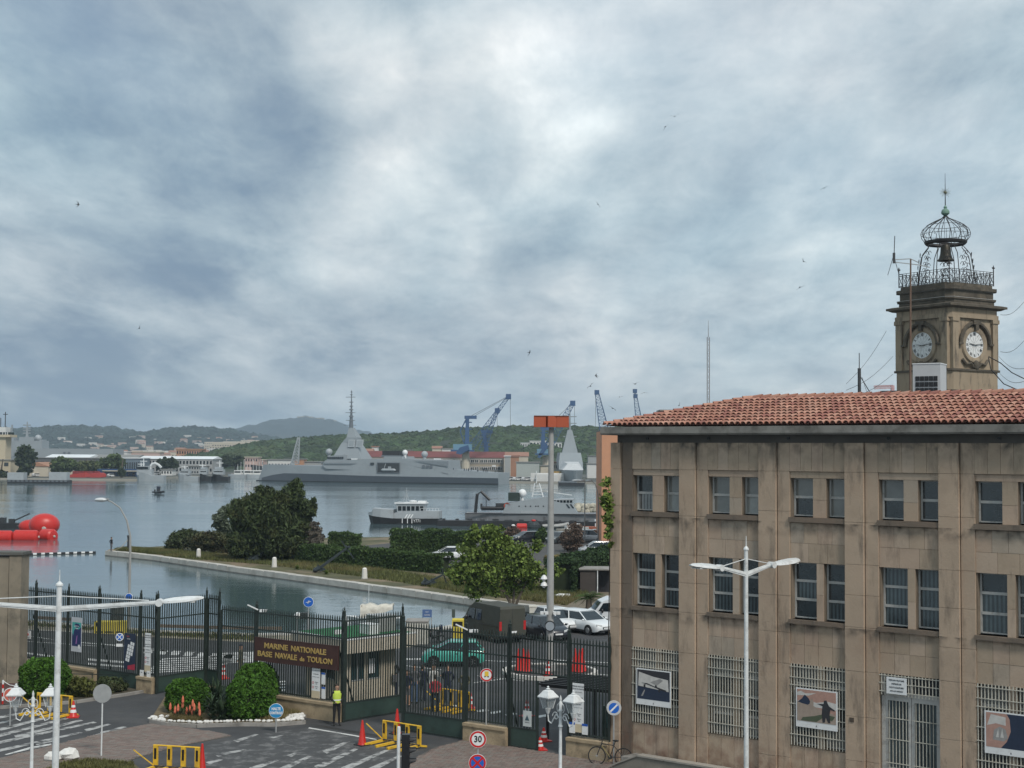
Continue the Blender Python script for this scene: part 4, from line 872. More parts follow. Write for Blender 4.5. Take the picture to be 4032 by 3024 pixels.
# ---- guard hut
K=at(1357,2768);u=(at(1600,2733)-K);u.z=0;u.normalize();hrz=math.atan2(u.y,u.x)
hut=thing('guard_hut','cream guard hut with green flat roof behind the brown name board','hut',K,hrz)
hm=M('hut_cream',(.50,.45,.36),.8,var=.1,scale=1.5,dirt=(.25,.21,.16),dscale=1.5,damt=.5);W_,D_=3.1,3.2;Mi=Matrix.Translation(K)@Matrix.Rotation(hrz,4,'Z')
m=MB();m.b2((0,0,0),(W_,.12,1.0));m.b2((0,0,2.3),(W_,.12,2.55));m.b2((0,0,1.0),(.35,.12,2.3));m.b2((1.15,0,1.0),(1.35,.12,2.3));m.b2((2.1,0,1.0),(W_,.12,2.3))
m.b2((0,.12,0),(.12,D_,1.0));m.b2((0,.12,2.3),(.12,D_,2.55));m.b2((0,.12,1.0),(.12,.9,2.3));m.b2((0,2.0,1.0),(.12,D_,2.3));m.b2((.12,D_-.12,0),(W_,D_,2.55));m.b2((W_-.12,.12,0),(W_,D_-.12,2.55));m.build('wall',hm,hut)
rib=MB().b2((-.012,-.03,.02),(.012,0,2.3)).mesh('batten',hm)
for i in range(8):link('batten',rib,hut,(.06+i*.04 if i<0 else(W_-.95+i*.13),0,.02))
for i in range(9):o=link('batten',rib,hut,(0,2.05+i*.13,.02));o.rotation_euler.z=-PI/2
for i in range(6):o=link('batten',rib,hut,(0,.1+i*.14,.02));o.rotation_euler.z=-PI/2
for(a,b)in(((.35,.03,1.0),(1.15,.05,2.3)),((1.35,.03,1.0),(2.1,.05,2.3))):MB().b2(a,b).build('window_pane',glass_blue,hut)
MB().b2((.03,.9,1.0),(.05,2.0,2.3)).build('window_pane',glass_blue,hut)
m=MB();
for a,b in(((.33,-.02,.97),(1.17,.03,1.02)),((.33,-.02,2.28),(1.17,.03,2.33)),((1.33,-.02,.97),(2.12,.03,1.02)),((.72,-.01,1.0),(.76,.04,2.3)),((-.02,.88,.97),(.03,2.02,1.02)),((-.02,1.43,1.0),(.04,1.47,2.3))):m.b2(a,b)
m.build('window_frame',grey_metal,hut)
MB().b2((1.4,-.04,1.25),(1.75,-.02,1.95)).build('paper_notice',white_plastic,hut)
m=MB();m.b2((-.55,-.75,2.42),(W_+.7,D_+.4,3.05));m.build('roof_fascia',M('fascia_cream',(.55,.50,.41),.75,var=.08,scale=1,dirt=(.3,.26,.2),dscale=1.5),hut)
bt=MB().b2((-.012,-.02,2.45),(.012,0,3.03)).mesh('fascia_batten',MATS['fascia_cream'])
for i in range(24):link('fascia_batten',bt,hut,(-.5+i*.18,-.75,0))
MB().b2((-.5,-.7,3.05),(W_+.65,D_+.35,3.09)).build('green_roof',M('green_felt',(.025,.14,.055),.95,var=.2,scale=2),hut)
m=MB();m.b2((-.57,-.77,3.05),(W_+.72,-.70,3.12));m.b2((-.57,-.70,3.05),(-.50,D_+.42,3.12));m.build('roof_rim',white_plastic,hut)
ac=thing('rooftop_cabinet','grey cabinet standing on the green hut roof','cabinet',Mi@Vector((2.9,.9,3.09)),hrz)
MB().b2((-.5,-.4,0),(.6,.6,.75)).build('cabinet_body',M('cabinet_grey',(.27,.27,.26),.6,var=.08),ac);MB().b2((-.52,-.42,.75),(.62,.62,.79)).build('cabinet_lid',grey_metal,ac)
ac=thing('rooftop_box','low white box beside the grey cabinet on the green hut roof','box',Mi@Vector((1.75,.35,3.09)),hrz)
MB().b2((-.25,-.3,0),(.35,.5,.45)).build('box_body',white_plastic,ac);MB().b2((-.27,-.32,.45),(.37,.52,.48)).build('box_lid',white_plastic,ac)
fl=thing('roof_floodlight','small white floodlight at the edge of the green hut roof','floodlight',Mi@Vector((-.4,.1,3.09)),hrz);MB().box((0,0,.28),(.34,.12,.2)).build('lamp_head',white_plastic,fl);MB().tube((0,0,0),(0,0,.2),.02).build('bracket',grey_metal,fl)
dm=thing('dome_camera','white ball camera on a pole behind the name board','camera',aty(1168,2700,70)*1);dm.location.z=0
MB().tube((0,0,0),(0,0,3.75),.04,n=8).build('pole',grey_metal,dm);MB().sph((0,0,3.9),.17,n=12,m=8).build('dome',white_plastic,dm,True);MB().box((.3,0,3.9),(.35,.2,.3)).build('camera_housing',dark_metal,dm)
# ============= HARBOUR: ships, cranes, far buildings
def Z1(x,y):return(x/2.212,1500+y/2.212)
def Z2(x,y):return(900+x/1.8433,1450+y/1.8433)
def Z3(x,y):return(1700+x/2.5525,1450+y/2.5525)
class Axis:
 def __init__(s,A,Bp):
  s.A=Vector(A);s.D=(Vector(Bp)-s.A);s.D.z=0;s.L=s.D.length;s.D.normalize();s.rz=math.atan2(s.D.y,s.D.x)
 def s(s,px):
  lo,hi=-300.0,600.0
  for _ in range(46):
   m_=(lo+hi)/2
   if proj(s.A+s.D*m_)[0]<px:lo=m_
   else:hi=m_
  return lo
 def __call__(s,p):
  u=s.s(p[0]);w=s.A+s.D*u;return u,aty(p[0],p[1],w.y).z-s.A.z
navy_grey=M('navy_grey',(.25,.28,.30),.6,var=.06,scale=.15,dirt=(.17,.19,.20),dscale=.3,damt=.4);navy_grey2=M('navy_grey_dark',(.13,.15,.17),.6,var=.06,scale=.2);hull_black=M('hull_black',(.018,.018,.02),.5,var=.2)
navy_pale=M('navy_grey_pale',(.34,.37,.39),.5,var=.08,scale=.3,dirt=(.2,.19,.18),dscale=.8,damt=.3)
def slab(poly,hw,c,k=0.0,z0=0.0):
 m=MB();m.prism(poly,-1,1,ax='y');m.v=[(x,c+y*max(.2,hw-k*(z-z0)),z)for x,y,z in m.v];return m
def small_person_mesh(cols):
 m=MB();R=lambda z,a,b,x=0,y=0:[(x+a*math.cos(t),y+b*math.sin(t),z)for t in np.linspace(0,2*PI,7)[:-1]]
 m.loft([R(.0,.10,.13,0),R(.45,.13,.10),R(.85,.18,.13)],mi=0);m.loft([R(.85,.18,.13),R(1.15,.17,.12),R(1.42,.23,.13),R(1.5,.08,.07),R(1.55,.09,.1),R(1.68,.09,.1),R(1.75,.03,.04)],mi=1)
 return m.mesh('person',cols)
pm1=small_person_mesh([M('dark_trousers',(.02,.022,.03),.9),M('navy_jacket',(.02,.025,.045),.9)]);pm2=small_person_mesh([MATS['dark_trousers'],M('grey_shirt',(.25,.26,.28),.9)])
# ---- big frigate
ax=Axis(at(1020,1895,WZ),at(1962,1908,WZ));FR=thing('frigate','large light grey frigate with a tall pyramid mast and reversed bow moored broadside','warship',ax.A,ax.rz)
q=lambda x,y:ax(Z2(x,y))
cF=8.3;kn=[(232,806),(262,792),(300,780),(400,763),(600,766),(1000,781),(1600,791),(1957,798)];tp=[(240,755),(262,714),(300,714),(400,712),(600,708),(1000,700),(1590,770),(1957,777)]
def interp2(L,x):return float(np.interp(x,[a for a,_ in L],[b for _,b in L]))
rings=[];kns=[q(*p)for p in kn];tps=[q(*p)for p in tp];Lf=q(1957,845)[0]
for s_ in[0,1.2,3,6,11,18,28,42,60,80,100,Lf]:
 hw=8.2*min(1,.02+(s_/34)**.75)if s_<34 else 8.2-.6*max(0,(s_-80)/45)
 zk=interp2(kns,s_);zt=5.6 if s_<95 else 4.4
 xo=-5.2*max(0,1-hw/8.2);zt=max(zk+.6,interp2([(0,6.9),(3,7.0),(30,6.6),(93,6.0),(95.5,4.6),(130,4.7)],s_));r1=min(3.0,max(0,3.0-s_*.1));b=hw*.86
 s_+=xo;rings.append([(s_,cF-b,-1.5),(s_+r1*.35,cF-hw,zk),(s_+r1,cF-hw*.95,zt),(s_+r1,cF+hw*.95,zt),(s_+r1*.35,cF+hw,zk),(s_,cF+b,-1.5)])
m=MB();m.loft(rings);m.m=[0]*len(m.f);m.build('hull',[navy_grey],FR)
m=MB();pts=[(s_,interp2(kns,s_))for s_ in np.linspace(2,Lf-.1,22)]
hwf=lambda s_:(8.2*min(1,.02+(s_/34)**.75)if s_<34 else 8.2-.6*max(0,(s_-80)/45))
vs=[];
bxo=lambda s_:-5.2*max(0,1-hwf(s_)/8.2)
for s_,zk in pts:vs+=[(s_+.2+bxo(s_),cF-hwf(s_)-.22,zk-.05),(s_+.05+bxo(s_),cF-hwf(s_)*.885-.26,-.2+.0)]
m.add(vs,[(2*i,2*i+1,2*i+3,2*i+2)for i in range(len(pts)-1)]);m.build('lower_hull_shade_band',M('hull_shade_grey',(.085,.10,.12),.6,var=.05),FR)  # darker grey paints in the shade of the inward-sloping lower hull
m=MB();vs=[]
for s_,zk in[(0,0)]+pts:vs+=[(s_-.2+bxo(s_),cF-hwf(s_)*.90-.34,.35),(s_-.2+bxo(s_),cF-hwf(s_)*.885-.34,-.3)]
m.add(vs,[(2*i,2*i+1,2*i+3,2*i+2)for i in range(len(pts))]);m.build('boot_topping',hull_black,FR)
P=[q(672,706),q(694,668),q(940,662),q(1000,658),(q(1112,660)),q(1120,640),q(1247,640),q(1252,658),q(1588,668),q(1592,772)];P=P+[(P[-1][0],4.0),(P[0][0]+2,5.5)]
slab(P,7.8,cF,.12,6).build('superstructure',navy_grey,FR)
slab([q(696,667),q(704,640),q(760,632),q(836,628),q(840,667)],6.6,cF,.1,9).build('bridge',navy_grey,FR)
for i in range(8):
 a=q(708+i*15,650);m=MB();m.box((a[0],cF-6.75,a[1]),(.8,.1,.8));m.build('bridge_window',glass_dark,FR)
P=[q(742,655),q(800,622),q(832,592),q(868,545),q(948,545),q(966,600),q(980,660)]
m=MB();a0,a1,b0,b1=q(765,655),q(980,660),q(872,540),q(944,540);c0,c1=q(900,430),q(928,430);sh_=lambda p,d:(p[0]-d,p[1]);a0,a1,b0,b1,c0,c1=sh_(a0,2),sh_(a1,2),sh_(b0,3.6),sh_(b1,3.6),sh_(c0,5),sh_(c1,5)
m.loft([[(a0[0],cF-6,a0[1]),(a1[0],cF-6,a1[1]),(a1[0],cF+6,a1[1]),(a0[0],cF+6,a0[1])],[(b0[0]-2,cF-3.0,b0[1]),(b1[0],cF-3.0,b1[1]),(b1[0],cF+3.0,b1[1]),(b0[0]-2,cF+3.0,b0[1])],[(b0[0],cF-2.8,b0[1]+2.2),(b1[0],cF-2.8,b1[1]+2.2),(b1[0],cF+2.8,b1[1]+2.2),(b0[0],cF+2.8,b0[1]+2.2)],[(c0[0],cF-1.2,c0[1]),(c1[0],cF-1.2,c1[1]),(c1[0],cF+1.2,c1[1]),(c0[0],cF+1.2,c0[1])]])
m.build('pyramid_mast',navy_grey,FR)
for zx in(900,962):
 a=q(zx,545);m=MB();o=m.b2((-1.5,-.1,-1.6),(1.5,.1,1.6)).build('radar_panel_frame',navy_pale,FR,loc=(a[0],cF-3.9,a[1]));o.rotation_euler.x=-.28;o.location.x-=2.6;MB().b2((-1.1,-.15,-1.2),(1.1,-.1,1.2)).build('radar_panel',navy_grey,o)
m=MB();c=q(912,430);t_=q(912,150);xs=c[0]-5.2
m.tube((xs,cF,c[1]),(xs,cF,c[1]+(t_[1]-c[1])*.35),1.0,.6,8);m.tube((xs,cF,c[1]+(t_[1]-c[1])*.35),(xs,cF,t_[1]),.45,.1,6)
for zy,w,r in[(410,3.2,.9),(375,2.4,1.0),(345,.8,1.1),(318,2.6,.8),(295,1.0,.9),(270,.8,.7),(240,1.2,.6),(203,2.6,.3),(185,.6,.5),(165,.4,.4)]:
 z=q(912,zy)[1];m.tube((xs,cF,z-.25),(xs,cF,z+.25),r,r*.8,8);m.bar((xs-w,cF,z),(xs+w*.7,cF,z),.2)
m.build('upper_mast',navy_grey2,FR)
for zx,zy,r in((740,608,1.45),(1298,612,1.15),(1442,625,1.35)):
 a=q(zx,zy);m=MB();a=(a[0]-3.2,a[1]);m.sph((a[0],cF-3,a[1]),r,n=12,m=8);m.tube((a[0],cF-3,a[1]-r-1.2),(a[0],cF-3,a[1]-r*.6),r*.5,n=8);m.build('radome',navy_pale if zx!=1298 else white_plastic,FR,True)
a,b=q(1120,636),q(1248,600);a=(a[0]-2,a[1]);b=(b[0]-2,b[1]);MB().b2((a[0],cF-4.4,a[1]),(b[0],cF+4.4,b[1])).build('funnel',M('funnel_black',(.02,.02,.022),.7),FR);MB().b2((a[0]-.3,cF-4.6,a[1]-.4),(b[0]+.3,cF+4.6,a[1]+.3)).build('funnel_collar',navy_grey2,FR)
a,b=q(1080,755),q(1237,690);yy_=cF-8.3
MB().b2((a[0],yy_+.02,a[1]),(b[0],yy_+.1,b[1])).build('boat_bay_shade_panel',M('boat_bay_shade',(.035,.04,.045),.8,var=.4,scale=1),FR)  # flat panel, its dark colour stands in for shade inside the recess
m=MB();m.b2((a[0]-.3,yy_-.06,a[1]-.3),(b[0]+.3,yy_+.1,a[1]));m.b2((a[0]-.3,yy_-.06,b[1]),(b[0]+.3,yy_+.1,b[1]+.3));m.b2((a[0]-.3,yy_-.06,a[1]),(a[0],yy_+.1,b[1]));m.b2((b[0],yy_-.06,a[1]),(b[0]+.3,yy_+.1,b[1]));m.build('boat_bay_rim',navy_grey2,FR)
m=MB();mx_=(a[0]+b[0])/2;m.lathe([(.1,-3.2),(.55,-2.6),(.6,2.6),(.1,3.4)],8,(mx_,yy_-.1,a[1]+1.0),ax='x');m.box((mx_+.6,yy_-.1,a[1]+1.9),(1.2,.5,1.0));m.bar((mx_-2,yy_,a[1]+1),(mx_-1.2,yy_,b[1]-.2),.2);m.build('ship_boat',navy_pale,FR)
a,b=q(318,820),q(356,788);m=MB();m.b2((a[0],cF-hwf(a[0])-.12,.3),(b[0],cF-hwf(b[0])*.9+1,b[1]));m.build('anchor_pocket',hull_black,FR)
for zx in(1412,1440,1467):a=q(zx,713);MB().box((a[0],cF-8.0,a[1]),(1.1,.3,1.1)).build('side_louvre',navy_grey2,FR)
a=q(1038,692);MB().box((a[0],cF-7.95,a[1]),(1.6,.3,.8)).build('side_louvre',glass_dark,FR)
for P in([q(676,697),q(690,686),q(935,688),q(880,697)],[q(1330,672),q(1590,676),q(1590,716),q(1480,698)]):
 m=MB();m.add([(x,cF-7.8+.12*(z-6)-.35,z)for x,z in P],[(0,1,2,3)]);m.build('shoulder_facet',M('hull_grey_mid',(.165,.19,.21),.6),FR)
for x0,x1 in((880,925),(1480,1532)):a,b=q(x0,663),q(x1,663);MB().b2((a[0],cF-7.2,a[1]),(b[0],cF-7.0,a[1]+.5)).build('liferaft_rack',white_plastic,FR)
a,b=q(1600,770),q(1950,776);m=MB()
for i in range(26):x=a[0]+(b[0]-a[0])*i/25;m.bar((x,cF-7.3,4.6),(x,cF-7.3,5.7),.07)
m.bar((a[0],cF-7.3,5.7),(b[0],cF-7.3,5.7),.07);m.bar((a[0],cF-7.3,5.2),(b[0],cF-7.3,5.2),.05);m.build('deck_rail',navy_grey2,FR)
m=MB();g=q(350,705);m.tube((g[0]+3,cF,6.5),(g[0]+3,cF,7.6),1.2,1.0,8);m.build('foredeck_fitting',navy_grey,FR)
m=MB();g=q(700,690);a=q(655,690);m.sph((a[0],cF,7.6),1.4,(1,1,.8));m.tube((a[0],cF,7.8),(a[0]-4.5,cF,8.3),.2,.14,6);m.build('deck_gun',navy_grey,FR)
FRM=Matrix.Translation(ax.A)@Matrix.Rotation(ax.rz,4,'Z');
for i,zx in enumerate([1622,1636,1690,1701,1711,1722,1731,1745,1790,1797,1836,1846,1868,1921]):
 u=q(zx,770)[0];o=link('sailor',pm2 if i%4==1 else pm1);o.location=FRM@Vector((u,cF-6.8+(i%3),4.68));o.rotation_euler.z=i;tag(o,'tiny figure of a sailor standing on the aft deck of the big frigate','person','sailors on the aft deck of the frigate')
def hull_boat(name,label,cat,A,L,W_,hgt,mat,rz=0,deck=None,group=None):
 t=thing(name,label,cat,A,rz,group);R=[]
 for u,w,zt,rk in((0,.04,1.15,0),(.06,.45,1.1,.2),(.2,.85,1.02,.1),(.5,1,1,0),(1,.9,.98,0)):R.append([(u*L+rk*.2,-w*W_*.4,-.3),(u*L,-w*W_/2,hgt*zt),(u*L,w*W_/2,hgt*zt),(u*L+rk*.2,w*W_*.4,-.3)])
 m=MB();m.loft(R);m.build('hull',mat,t,True);return t
p=aty(*Z2(166,818),690);p.z=WZ;hull_boat('dark_barge','dark grey barge bow poking out behind the frigate at left','barge',p,30,7,5.2,M('barge_grey',(.045,.05,.055),.7),.2)
# ---- harbour tug Y771
ax=Axis(at(*Z2(1006,1130),WZ),at(*Z2(1525,1136),WZ));q=lambda x,y:ax(Z2(x,y));tg=thing('harbour_tug','small black and pale grey harbour tug marked Y771 moored at the pontoon','boat',ax.A,ax.rz);Lt=ax.L;cT=2.2
R=[[(u*Lt+rk,cT-w*1.9,-.4),(u*Lt,cT-w*2.2,z),(u*Lt,cT+w*2.2,z),(u*Lt+rk,cT+w*1.9,-.4)]for u,w,z,rk in((-.012,.12,1.5,.5),(.05,.55,1.38,.3),(.18,.9,1.2,.1),(.4,1,1.0,0),(1,.97,1.05,0))]
MB().loft(R).build('hull',hull_black,tg)
R=[[(u*Lt,cT-w*2.22,z0),(u*Lt,cT-w*2.1,z1),(u*Lt,cT+w*2.1,z1),(u*Lt,cT+w*2.22,z0)]for u,w,z0,z1 in((-.015,.12,1.5,1.9),(.05,.55,1.38,2.1),(.06,.6,1.35,2.7),(.18,.9,1.2,2.6),(.36,1,1.0,2.5))]
MB().loft(R).build('bulwark',navy_pale,tg)
P=[q(1190,1092),q(1190,1058),q(1205,1048),q(1380,1048),q(1385,1038),q(1525,1038),q(1525,1092)];slab(P,1.9,cT).build('deckhouse',navy_pale,tg)
P=[q(1222,1048),q(1212,1000),q(1208,972),q(1420,985),q(1418,1000),q(1408,1048)];slab(P,1.7,cT).build('wheelhouse',navy_pale,tg)
for i,x in enumerate((1226,1258,1290,1322,1354,1386)):
 a,b=q(x,1034),q(x+24,1002);MB().b2((a[0],cT-1.76,a[1]),(b[0],cT-1.7,b[1])).build('wheelhouse_window',glass_dark,tg)
a,b=q(1200,984),q(1425,974);MB().b2((a[0],cT-1.9,a[1]),(b[0],cT+1.9,a[1]+.22)).build('roof',white_plastic,tg)
m=MB();a=q(1276,970);t_=q(1275,868);m.tube((a[0],cT,a[1]),(a[0],cT,t_[1]),.07,.04,6);m.bar((a[0]-.6,cT,a[1]),(a[0],cT,a[1]+1.6),.06);m.bar((a[0]+.5,cT,a[1]),(a[0],cT,a[1]+1.4),.06)
for f_ in(.35,.55,.8):m.bar((a[0]-.4,cT,a[1]+(t_[1]-a[1])*f_),(a[0]+.4,cT,a[1]+(t_[1]-a[1])*f_),.05)
m.build('mast',navy_pale,tg)
m=MB();a=q(1325,975);m.lathe([(.6,0),(.7,.25),(.2,.35)],10,(a[0],cT,a[1]));m.box((a[0]+1.6,cT,a[1]+.1),(1.4,1.2,.3));m.build('roof_fitting',white_plastic,tg)
m=MB()
for i in range(7):a=q(1390+i*22,1038);m.bar((a[0],cT-1.85,a[1]),(a[0],cT-1.85,a[1]+.5),.05)
a,b=q(1390,1030),q(1525,1030);m.bar((a[0],cT-1.85,a[1]+.3),(b[0],cT-1.85,b[1]+.3),.05);m.build('deck_rail',white_metal,tg)
for zx in(1258,1296,1328):a=q(zx,1118);m=MB();m.b2((a[0],cT-2.24,.2),(a[0]+.12,cT-2.2,1.0));m.build('hull_stripe',white_plastic,tg)
for zx in(1290,1310,1330):a=q(zx,1060);b=q(zx-18,1090);m=MB();m.add([(a[0],cT-1.92,a[1]),(a[0]+.25,cT-1.92,a[1]),(b[0]+.25,cT-1.92,b[1]),(b[0],cT-1.92,b[1])],[(0,1,2,3)]);m.build('house_stripe',white_plastic,tg)
a=q(1368,1110);text_mesh('lettering','Y771',.75,white_plastic,tg,(a[0],cT-2.26,.6),sx=.85)
# ---- pontoon, patrol boat, fenders, small boats
ax=Axis(at(1722,2071,WZ),at(2420,2078,WZ));pt=thing('dark_pontoon','long low black pontoon between the tug and the patrol boat','pontoon',ax.A,ax.rz);MB().b2((0,0,-.3),(ax.L,2.4,.95)).build('pontoon_body',hull_black,pt)
m=MB();
for i in range(14):m.box((1+i*2.2,1+random.random(),1.05),(random.uniform(.3,1.4),.6,random.uniform(.1,.5)))
tag(m.build('deck_clutter',dark_metal,pt),kind='stuff')
ax2=Axis(at(1829,2060,WZ),at(2420,2066,WZ));q=lambda x,y:ax2(Z3(x,y));pb=thing('patrol_boat','grey gendarmerie patrol boat with white wheelhouse moored behind the pontoon','boat',ax2.A,ax2.rz);Lp=ax2.L+3;cP=3.6
a=q(330,1470);m=MB();m.loft([[(x,cP-w*3.1,-.4),(x,cP-w*3.5,z),(x,cP+w*3.5,z),(x,cP+w*3.1,-.4)]for x,w,z in((a[0],.8,1.75),(a[0]+4,.95,1.7),(a[0]+12,1,1.75),(Lp,.9,1.9))]);m.build('hull',M('patrol_hull',(.19,.195,.205),.6,var=.1,scale=.4,dirt=(.07,.06,.06),dscale=.6),pb)
m=MB();m.b2((a[0]+.1,cP-3.56,1.62),(Lp,cP-3.4,1.78));m.build('rubbing_strake',hull_black,pb)
P=[q(700,1476),q(745,1360),q(900,1335),q(1168,1290),q(1204,1290),q(1212,1330),q(1290,1352),q(1395,1362),q(1445,1432),q(1470,1476)];slab(P,3.1,cP,.15,1.8).build('superstructure',navy_grey,pb)
P=[q(1205,1362),q(1212,1322),q(1422,1316),q(1405,1362)];slab(P,2.6,cP).build('wheelhouse',navy_pale,pb)
for i in range(6):
 a,b=q(1222+i*33,1352),q(1246+i*33,1328);MB().b2((a[0],cP-2.67,a[1]),(b[0],cP-2.6,b[1])).build('wheelhouse_window',glass_dark,pb)
for x in(1345,1385):a,b,c,d=q(x,1368),q(x+18,1368),q(x+48,1408),q(x+26,1408);m=MB();m.add([(p_[0],cP-3.1+.15*(p_[1]-1.8)-.05,p_[1])for p_ in(a,b,c,d)],[(0,1,2,3)]);m.build('side_window',glass_dark,pb)
for x in(875,940,990,1043,1067,1120):a=q(x,1388);MB().lathe([(.13,0),(.13,.08)],8,(a[0],cP-3.16+.15*(a[1]-1.8),a[1]),ax='y').build('porthole',hull_black,pb)
a=q(922,1402);text_mesh('lettering','GENDARMERIE MARITIME',.62,M('letter_navy',(.03,.035,.05),.6),pb,(a[0],cP-2.82,a[1]),(PI/2-.15,0,0),sx=.72)
a,b=q(890,1460),q(1050,1437);MB().b2((a[0],cP-3.12,a[1]),(b[0],cP-2.9,b[1])).build('pale_panel',navy_pale,pb)
a=q(752,1382);MB().lathe([(.55,0),(.55,.1),(.38,.1),(.38,0)],14,(a[0],cP-2.95,a[1]),ax='y',caps=False).build('life_ring',M('life_ring',(.5,.1,.05),.6),pb)
a=q(898,1262);b=q(898,1335);m=MB();m.sph((a[0],cP,a[1]),.75,n=12,m=8);m.tube((a[0],cP,b[1]),(a[0],cP,a[1]),.25,n=8);m.build('radome',white_plastic,pb,True)
a=q(820,1340);MB().b2((a[0]-1.1,cP-1,a[1]),(a[0]+.9,cP+1,a[1]+1.5)).build('exhaust_box',M('box_dark_green',(.02,.035,.03),.7),pb)
m=MB();b0,b1=q(1000,1300),q(1112,1300);tz=q(1040,1160)[1];xm=q(1040,1200)[0]
for sx,x in((0,b0[0]),(1,b1[0])):
 for y in(-1,1):m.bar((x,cP+y,b0[1]),(xm+(x-xm)*.4,cP+y*.4,tz),.12)
for f_ in(.2,.4,.6,.8):z=b0[1]+(tz-b0[1])*f_;w=1-.6*f_;m.bar((xm+(b0[0]-xm)*w,cP-w,z),(xm+(b1[0]-xm)*w,cP-w,z),.1)
m.tube((xm,cP,tz),(xm,cP,tz+2.2),.09,n=6);m.bar((xm-.9,cP,tz+.9),(xm+.9,cP,tz+.9),.1);m.build('lattice_mast',white_metal,pb)
m=MB();a,b=q(1150,1245),q(1290,1290);m.bar((a[0],cP,a[1]),(b[0]+2,cP,a[1]-.6),.12);m.tube((a[0]+1,cP,b[1]),(a[0]+1,cP,a[1]+.3),.2,n=6);m.build('radar_arm',white_metal,pb)
m=MB();a=q(420,1470)
m.path([(a[0],cP,1.7),(a[0]+.3,cP,5.0),(a[0]+1.0,cP,5.5),(a[0]+2.6,cP-.3,4.0)],.28,6);m.build('deck_crane',hull_black,pb)
rib0=thing('inflatable_boat','black inflatable boat carried on the stern deck of the patrol boat','boat',Matrix.Translation(ax2.A)@Matrix.Rotation(ax2.rz,4,'Z')@Vector((a[0]+1.2,cP-1.4,2.2)),ax2.rz)
def rib_parts(t,L,tube_m,console=True):
 m=MB();pts=[(0,-.7,.45),(L*.6,-.75,.45),(L*.85,-.5,.6),(L,0,.8),(L*.85,.5,.6),(L*.6,.75,.45),(0,.7,.45)];m.path(pts,.25,7);m.build('side_tube',tube_m,t,True)
 m=MB();m.loft([[(0,-.55,.4),(0,0,.0),(0,.55,.4)],[(L*.7,-.5,.45),(L*.7,0,.05),(L*.7,.5,.45)],[(L*.97,-.05,.7),(L*.97,0,.5),(L*.97,.05,.7)]]);m.build('hull',navy_grey2,t)
 if console:m=MB();m.b2((L*.3,-.3,.4),(L*.5,.3,1.3));m.bar((0,0,.3),(0,0,1.2),.35,.4);m.bar((L*.1,-.5,.4),(L*.1,-.5,1.9),.06);m.bar((L*.1,.5,.4),(L*.1,.5,1.9),.06);m.bar((L*.1,-.5,1.9),(L*.1,.5,1.9),.06);m.build('console',dark_metal,t)
rib_parts(rib0,8.5,hull_black)
m=MB();
for i in range(5):m.bar((.2+i,-1.2,0),(.2+i,-1.2,.9),.06)
for x0,y in((245,1445),(245,1465)):
 a,b=q(x0,y),q(355,y-8);m.bar((a[0],cP-2,a[1]),(b[0],cP-2,b[1]),.08)
m.build('stern_rail',navy_pale,pb)
def fender(px,py,L,r,label,mat,rz=0,name='fender'):
 p=at(px,py,WZ);t=thing(name,label,'fender',(p.x,p.y,WZ+r*.45),rz);m=MB();m.lathe([(.06,-L/2-r*.1),(r*.8,-L/2),(r,-L/2+r*.25),(r,L/2-r*.25),(r*.8,L/2),(.06,L/2+r*.1)],16,ax='x');m.build('fender_body',mat,t,True);m=MB()
 for s_ in(-1,1):m.lathe([(r*.22,s_*(L/2-.02)),(r*.14,s_*(L/2+r*.22))],10,ax='x')
 m.build('end_fitting',M('fender_end',(.45,.42,.38),.6),t);return t
fender(*Z3(905,1605),1.7,.52,'red cylindrical fender floating against the dark pontoon',red_plastic)
def buoy(x,y,sx,label):p=at(*Z3(x,y),WZ);t=thing('white_buoy',label,'buoy',(p.x,p.y,WZ+.15));MB().sph((0,0,0),.40,(sx,1,.85),12,8).build('buoy_body',white_plastic,t,True);MB().tube((sx*.38,0,0),(sx*.48,0,.05),.05,n=6).build('eye',dark_metal,t)
buoy(455,1585,1.8,'long white buoy floating left of the plane tree top');buoy(820,1592,1.2,'small white buoy beside the red fender at the pontoon')
p=at(*Z3(975,1612),WZ);t=thing('covered_dinghy','dark covered dinghy with a red float right of the red fender','boat',p,0);m=MB();m.sph((.8,0,.45),1.1,(1.0,.6,.75),12,7);m.build('cover',M('cover_dark',(.03,.04,.045),.7,var=.4,scale=2),t);MB().sph((.8,-.2,1.35),.28,(1.4,.8,.6)).build('red_float',red_plastic,t)
p=at(*Z3(1105,1610),WZ);t=thing('inflatable_boat','grey inflatable boat with raised bow right of the covered dinghy','boat',p,.15);rib_parts(t,4.4,M('rib_grey',(.33,.33,.32),.6))
for i,(x,y,L,c,lab)in enumerate([(1330,1625,4,(.5,.5,.48),'white open boat left of the quay lamps'),(1520,1625,5,(.35,.1,.05),'orange hulled boat moored near the salmon building'),(1560,1580,3.5,(.6,.6,.6),'small white boat beyond the orange hulled boat'),(1250,1650,4,(.3,.28,.24),'beige flat boat at the quay right of the tall lamp pole')]):
 p=at(*Z3(x,y),WZ);t=hull_boat('moored_boat',lab,'boat',p,L,1.7,.55,M('boat_paint_%s'%['white','orange','pale','beige'][i],c,.6),.1*i);MB().b2((L*.4,-.4,.55),(L*.65,.4,1.05)).build('cabin',white_plastic,t)
m=MB()
for k in range(60):a=at(*Z3(random.uniform(1460,1720),random.uniform(1470,1495)),WZ);m.sph((a.x,a.y+random.uniform(10,22),WZ+random.uniform(0.1,1.4)),random.uniform(.4,.9),(1.2,1,.8),6,4)
tag(m.build('rock_breakwater',M('rock_pale',(.38,.35,.28),.95,island=.3),None),'pale rocks of a breakwater behind the patrol boat bow','rocks',kind='stuff')
